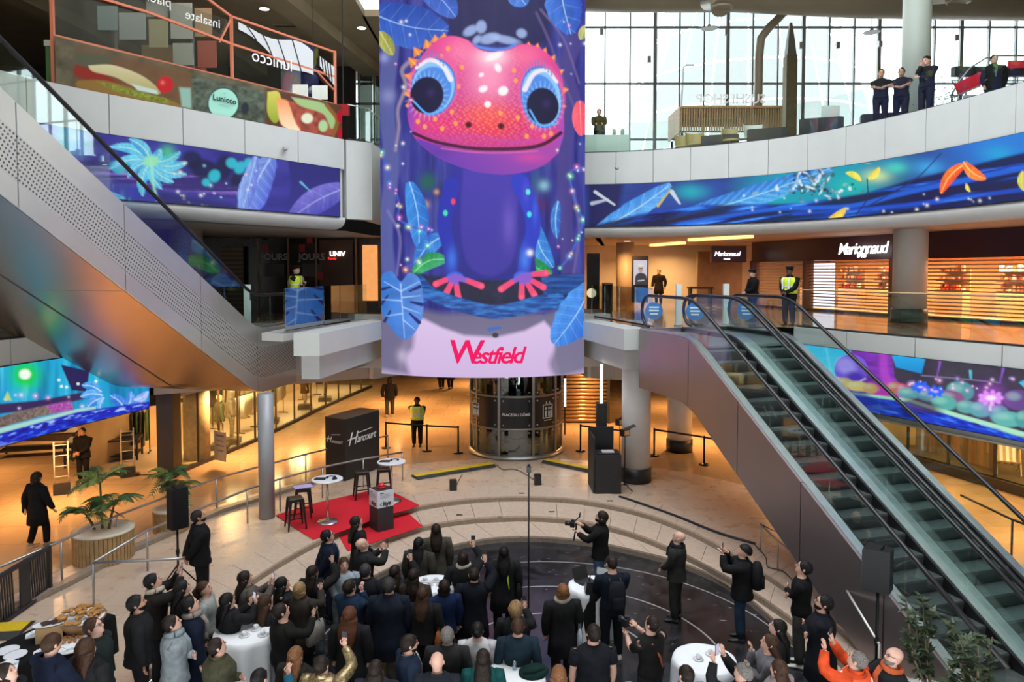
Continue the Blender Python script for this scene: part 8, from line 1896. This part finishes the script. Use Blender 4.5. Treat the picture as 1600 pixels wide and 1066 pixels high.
# ---- right side: ducts, slatted kiosk, furniture, banner
DUCT = mat('duct_beige', (.20, .16, .105), .5, .1, noise=.08, nscale=1)
t = thing('air_duct', 'huge beige round air duct running along the window top', 'duct'); ZD = 17.9
MB().tube([(2.2, 30.5, ZD), (4.5, 30.2, ZD - .15), (9, 30, ZD - .2), (14, 30, ZD - .45), (24, 30, ZD - .6)], .95, 24).build('trunk', DUCT, t)
MB().tube([(6.5, 28.9, ZD - .2), (11, 28.7, ZD - .3), (12.5, 29.5, ZD - .4)], .3, 16).build('branch_pipe', DUCT, t)
for u, v in ((1127, 14), (1497, 4)):
    q = gd(u, v, 27); b = MB(); b.tube([(q.x, 28.8, q.z + .9), (q.x, 27.4, q.z + .45), (q.x, 27, q.z + .05)], [.32, .32, .36], 18); b.build('nozzle', DUCT, t); MB().lathe([(.25, 0), (.40, 0), (.40, .08), (.25, .08)], (q.x, 26.95, q.z - .02), 24).build('nozzle_ring', DUCT, t); MB().lathe([(.01, .05), (.25, .05)], (q.x, 26.95, q.z), 20).build('nozzle_core', DARK, t)
rebase(t, (10, 30, 16.5))
t = thing('bent_pipe', 'bent beige pipe descending in front of the windows', 'pipe'); P_ = [gd(1258, -22, 31), gd(1240, 5, 31), gd(1200, 45, 31), gd(1189, 60, 31), gd(1186, 90, 31), gd(1184, 200, 31)]
P_[-1].z = Z2; MB().tube(P_, .17, 14).build('pipe', DUCT, t); q = gd(1240, 5, 31); MB().lathe([(.2, -.08), (.2, .08)], q, 14).build('collar', DUCT, t); rebase(t, (P_[-1].x, 31, Z2))
t = thing('wood_tower', 'tapering brown tower standing before the windows', 'tower'); q = gd(1233, 200, 34); zt = [gd(1233, v, 34).z for v in (36, 62, 88)]
MB().loft([[(q.x + sx * w, 34 + sy * w, z) for sx, sy in ((-1, -1), (1, -1), (1, 1), (-1, 1))] for w, z in ((.26, Z2), (.24, zt[2]))], True, False).build('shaft', mat('tower_brown', (.16, .13, .06), .7, noise=.3, nscale=4), t); MB().loft([[(q.x + sx * w, 34 + sy * w, z) for sx, sy in ((-1, -1), (1, -1), (1, 1), (-1, 1))] for w, z in ((.21, zt[2]), (.14, zt[1]), (.05, zt[0]))], True, False).build('spire', mat('tower_grey', (.14, .13, .10), .6), t); rebase(t, (q.x, 34, Z2))
ks = thing('slatted_kiosk', 'sushi kiosk with hanging wooden slat canopy and white letters', 'kiosk'); KD = 30.0; a, b_ = gd(1063, 166, KD), gd(1222, 166, KD); zb = gd(1100, 207, KD).z; a0 = gd(1046, 180, KD + 2.2)
MB().box2((a.x, KD - .1, a.z - .08), (b_.x, KD + 2.2, a.z)).build('canopy_top', WOODB, ks); MB().box2((a.x, KD - .03, zb), (b_.x, KD + .03, zb + .06)).build('lower_rail', DARK, ks)
n = 40
for k in range(n):
    x = a.x + (b_.x - a.x) * (k + .5) / n; MB().box2((x - .022, KD - .05, zb), (x + .022, KD + .05, a.z)).build('slat', WOODB, ks)
for k in range(14):
    y = KD + 2.2 * (k + .5) / 14; MB().box2((a.x - .03, y - .05, zb), (a.x + .03, y + .05, a.z)).build('slat', WOODB, ks)
for k in range(14):
    y = KD + 2.2 * (k + .5) / 14; MB().box2((b_.x - .03, y - .05, zb), (b_.x + .03, y + .05, a.z)).build('slat', WOODB, ks)
MB().box2((a.x + .1, KD + 2.0, (a.z + zb) / 2 + .1), (b_.x - .1, KD + 2.1, a.z - .1)).build('back_screen', mat('kiosk_back', (.35, .24, .12), .6, noise=.5, nscale=3), ks)
for x in (a.x + .1, b_.x - .1):
    for y in (KD + .1, KD + 2.0): MB().box((x, y, (Z2 + zb) / 2), (.09, .09, zb - Z2)).build('post', DARK, ks)
MB().box2((a.x + .4, KD + .4, Z2), (b_.x - .4, KD + 1.1, Z2 + 1.05)).build('counter', DARK, ks)
lettering('SUSHI SHOP', .52, gd(1142, 155, KD), (-1, 0, 0), (0, 0, 1), mat('kiosk_letters', (.85, .85, .8), .5), ks, bold=.006)
rebase(ks, ((a.x + b_.x) / 2, KD + 1, Z2))
def low_chair(label, u, D, m_, rz):
    q = gd(u, 200, D); t = thing('lounge_chair', label, 'chair', (q.x, D, Z2), rz); b = MB(); b.loft([[(r * math.cos(a), r * math.sin(a) * .9, z) for a in [PI * .05 + PI * .9 * k / 10 for k in range(11)]] for r, z in ((.30, .42), (.34, .62), (.36, .92))], False, True, False); b.build('shell', m_, t); MB().lathe([(.3, .40), (.3, .47), (.02, .48)], n=18).build('seat', m_, t)
    for sx, sy in ((-1, -1), (1, -1), (1, 1), (-1, 1)): MB().tube([(sx * .15, sy * .15, .4), (sx * .24, sy * .24, 0)], .015, 6).build('leg', m_, t)
OCH = mat('ochre_shell', (.45, .36, .14), .5)
low_chair('ochre shell chair under the slatted kiosk edge', 1086, 27.2, OCH, 0); low_chair('ochre shell chair between black tables', 1142, 26.3, OCH, .4); low_chair('ochre shell chair beside the kiosk counter', 1068, 27.6, OCH, -.5); low_chair('white shell chair at the kiosk end', 1178, 25.7, WCT, .2)
for lab, u, D in (('low black planter box between the ochre chairs', 1112, 26.5), ('low black planter box at the kiosk end', 1185, 25.3), ('low black planter box before the banner', 1268, 23.6), ('low black planter box behind the waiters', 1365, 22.9)):
    q = gd(u, 205, D); t = thing('planter_box', lab, 'planter', (q.x + .3, D, Z2), -.35); MB().box((0, 0, .32), (1.3, .4, .64)).build('box', DARK, t); MB().box((0, 0, .65), (1.2, .3, .03)).build('soil', SOIL, t)
t = thing('banner', 'upright white banner with a food bowl picture', 'banner'); a, b_ = gd(1284, 165, 23.6), gd(1311, 206, 23.6)
MB().box2((a.x, 23.58, b_.z), (b_.x, 23.62, a.z)).build('cloth', mat('banner_white', (.62, .66, .62), .6), t); MB().lathe([(.10, 0), (.17, .09), (.16, .1)], ((a.x + b_.x) / 2, 23.5, b_.z + .12), 18).build('bowl_print', mat('bowl_brown', (.25, .13, .08), .6), t); MB().tube([((a.x + b_.x) / 2, 23.64, Z2), ((a.x + b_.x) / 2, 23.64, a.z)], .02, 6).build('pole', GREY, t); rebase(t, ((a.x + b_.x) / 2, 23.6, Z2))
t = thing('service_counter', 'pale mint counter at the gallery edge beside the screen', 'counter'); a, b_ = gd(922, 212, 27.6), gd(982, 240, 27.6); MB().box2((a.x - .6, 27.4, Z2), (b_.x, 28.2, gd(950, 212, 27.6).z)).build('body', mat('mint', (.48, .60, .53), .5), t)
for u in (960, 973): q = gd(u, 205, 27.6); MB().lathe([(.07, 0), (.075, .22), (.05, .26)], (q.x, 27.7, gd(950, 212, 27.6).z), 14).build('canister', mat('mint_dark', (.30, .42, .36), .4), t)
rebase(t, ((a.x + b_.x) / 2, 27.8, Z2))
p = gd(936, 205, 28.6); person('seated looking clerk in olive behind the mint counter', (p.x, 28.6, Z2 + .35), 1.70, 175, 'laptop', 'shirt', (.10, .09, .03), K, look=(-15, 0), group='people on the gallery')
# red framed stand with arched rail at the far right
t = thing('snack_stand', 'red signed snack stand with arched rail on the gallery', 'food stand'); D = 20.6
REDL = mat('red_sign_board', (.7, .01, .03), .4)
pts = [gd(u, v, D) for u, v in ((1486, 150), (1498, 128), (1516, 106), (1540, 91), (1560, 87), (1600, 87))]; MB().tube(pts, .025, 6).build('arched_rail', GREY, t); MB().beam(gd(1486, 126, D), gd(1600, 126, D), .03, .03).build('rail', GREY, t)
MB().beam(gd(1494, 140, D), gd(1537, 120, D), .05, .32).build('red_sign', REDL, t); MB().beam(gd(1575, 101, D), gd(1640, 99, D), .05, .2).build('red_sign', REDL, t); MB().beam(gd(1486, 153, D - .1), gd(1532, 134, D - .1), .05, .05).build('sloping_rail', STEEL, t)
a, b_ = gd(1508, 148, D - .3), gd(1640, 200, D - .3); MB().box2((a.x, D - .3, Z2), (b_.x, D - .2, a.z)).build('front_panel', mat('panel_bluegrey', (.42, .48, .50), .5), t); MB().box2((a.x, D + .2, gd(1500, 115, D).z), (b_.x, D + .4, gd(1500, 100, D).z)).build('shelf', DARK, t)
for u, v, w_ in ((1518, 166, .3), (1530, 172, .2)): q = gd(u, v, D - .32); MB().box(q, (w_, .01, .05)).build('print_line', mat('print_dark', (.12, .13, .14), .5), t)
for u in (1510, 1545, 1590): q = gd(u, 120, D); MB().beam((q.x, D, Z2), (q.x, D, q.z), .03, .03).build('post', GREY, t)
rebase(t, ((a.x + b_.x) / 2, D, Z2))
# bush beside the waiters
p = gd(1487, 165, 20.8); t = thing('gallery_plant', 'olive bush in a planter beside the snack stand', 'plant', (p.x, 20.8, Z2)); b = MB(); rd = random.Random(3)
for k in range(420):
    c_ = Vector((rd.gauss(0, .3), rd.gauss(0, .22), .62 + rd.gauss(0, .24))); d = Vector((rd.gauss(0, 1), rd.gauss(0, 1), rd.gauss(.4, 1))).normalized(); s_ = d.orthogonal().normalized(); b.add([c_, c_ + d * .05 + s_ * .02, c_ + d * .11, c_ + d * .05 - s_ * .02], [(0, 1, 2, 3)])
b.build('foliage', mat('olive_leaf', (.13, .11, .03), .5, noise=.5, nscale=20), t, kind='stuff'); MB().box((0, 0, .2), (.7, .4, .4)).build('box', DARK, t); MB().tube([(0, 0, .3), (0, 0, .7)], .03, 6).build('stem', SOIL, t)
# lamps hanging before the window, speakers on the mullions, dome cameras on the parapets
for lab, u, v in (('flat grey lamp hanging before the window by the pipe', 1108, 45), ('flat grey lamp hanging before the window by the column', 1362, 51)):
    q = gd(u, v, 33); t = thing('hanging_lamp', lab, 'lamp', q); MB().lathe([(.05, .2), (.10, .1), (.36, .02), (.34, 0)], n=18).build('shade', GREY, t); MB().tube([(0, 0, .2), (0, 0, 1.6)], .02, 5).build('rod', GREY, t)
for k, (u, v) in enumerate(((940, 50), (1014, 93), (1135, 50), (1251, 71), (1309, 71), (1375, 69), (1494, 59))):
    q = gd(u, v, WD - .3); t = thing('window_speaker', 'tiny grey speaker box fixed to the window wall', 'speaker', q, 0, 'speaker boxes on the window wall'); MB().box((0, 0, 0), (.18, .18, .3)).build('cabinet', GREY, t); MB().box((0, .14, 0), (.04, .2, .04)).build('bracket', MULL, t)
for lab, u, v, D in (('dome camera on the gallery parapet above the red leaf band', 964, 263, 25.6), ('dome camera on the gallery parapet above the monstera band', 445, 233, 21.6)):
    q = gd(u, v, D); t = thing('dome_camera', lab, 'camera', q); MB().box((0, .08, .04), (.12, .2, .05)).build('bracket', WHITE, t); MB().ell((0, 0, 0), (.07, .07, .06), 12, 6).build('dome', GREY, t)
# pale buildings outside the window
BLD = mat('pale_facade', (.20, .215, .21), .6); BLL = mat('pale_joint', (.13, .14, .14), .6)
t = thing('office_building', 'pale curved glass building outside the window wall', 'building'); cx, cy, R = gd(1220, 100, 95).x, 110, 22
for j in range(10):
    z0 = -5 + j * 5.5; rr_ = R - .10 * (j ** 2.1)
    for k in range(9):
        a0_, a1_ = PI * (1.0 + k / 12), PI * (1.0 + (k + .94) / 12); b = MB(); b.add([(cx + r_ * math.cos(a_), cy + r_ * math.sin(a_), z) for r_, z in ((rr_, z0), (R - .10 * ((j + 1) ** 2.1), z0 + 5.2)) for a_ in (a0_, a1_)], [(0, 1, 3, 2)]); b.build('facade_panel', BLD, t)
MB().lathe([(R * .7, -8), (R * .7, 20)], (cx, cy, 0), 24).build('core', BLL, t); rebase(t, (cx, cy, -8))
t = thing('street_lamp', 'thin street lamp outside the window', 'lamp'); a = gd(1068, 104, 60); MB().tube([(a.x - 1.5, 60, -5), (a.x, 60, a.z), (a.x + .4, 60, a.z + .1)], .09, 6).build('pole', BLL, t); MB().box((a.x + .5, 60, a.z + .1), (.7, .2, .12)).build('head', BLL, t); rebase(t, (a.x - 1.5, 60, -5))

# ---- mannequins and window boxes of the clothes shop
MANN = mat('mannequin', (.68, .55, .42), .5)
SKIN['x'] = MANN
for k, (lab, x, y, yaw, tc, pc) in enumerate((('mannequin in white shirt and beige trousers', -10.15, 26.4, -70, (.55, .48, .38), (.52, .4, .26)), ('mannequin in green jacket by the travertine pillar', -10.25, 25.6, -60, (.05, .10, .06), (.55, .45, .32)), ('mannequin in cream coat between the clothes racks', -9.9, 30.0, -70, (.6, .5, .35), (.4, .3, .2)), ('mannequin in brown coat at the far end window', -9.4, 33.2, -75, (.16, .08, .04), (.5, .4, .3)), ('mannequin in white knit farther down the window', -9.0, 35.2, -75, (.7, .62, .5), (.3, .2, .12)))):
    r_ = person(lab, (x, y, .28), 1.72, yaw, 'down', ('jacket', 'jacket', 'coat', 'coat', 'shirt')[k], tc, pc, (.3, .2, .15), 'bald', skin='x', look=(0, 0), group='shop window mannequins'); r_.name = 'mannequin'; r_['category'] = 'mannequin'
    b = thing('plinth', 'dark plinth under the ' + lab, 'plinth', (x, y, .09), .2); MB().box((0, 0, .085), (.6, .6, .17)).build('box', DARK, b); MB().box((0, 0, .18), (.56, .56, .02)).build('top', FRB, b)
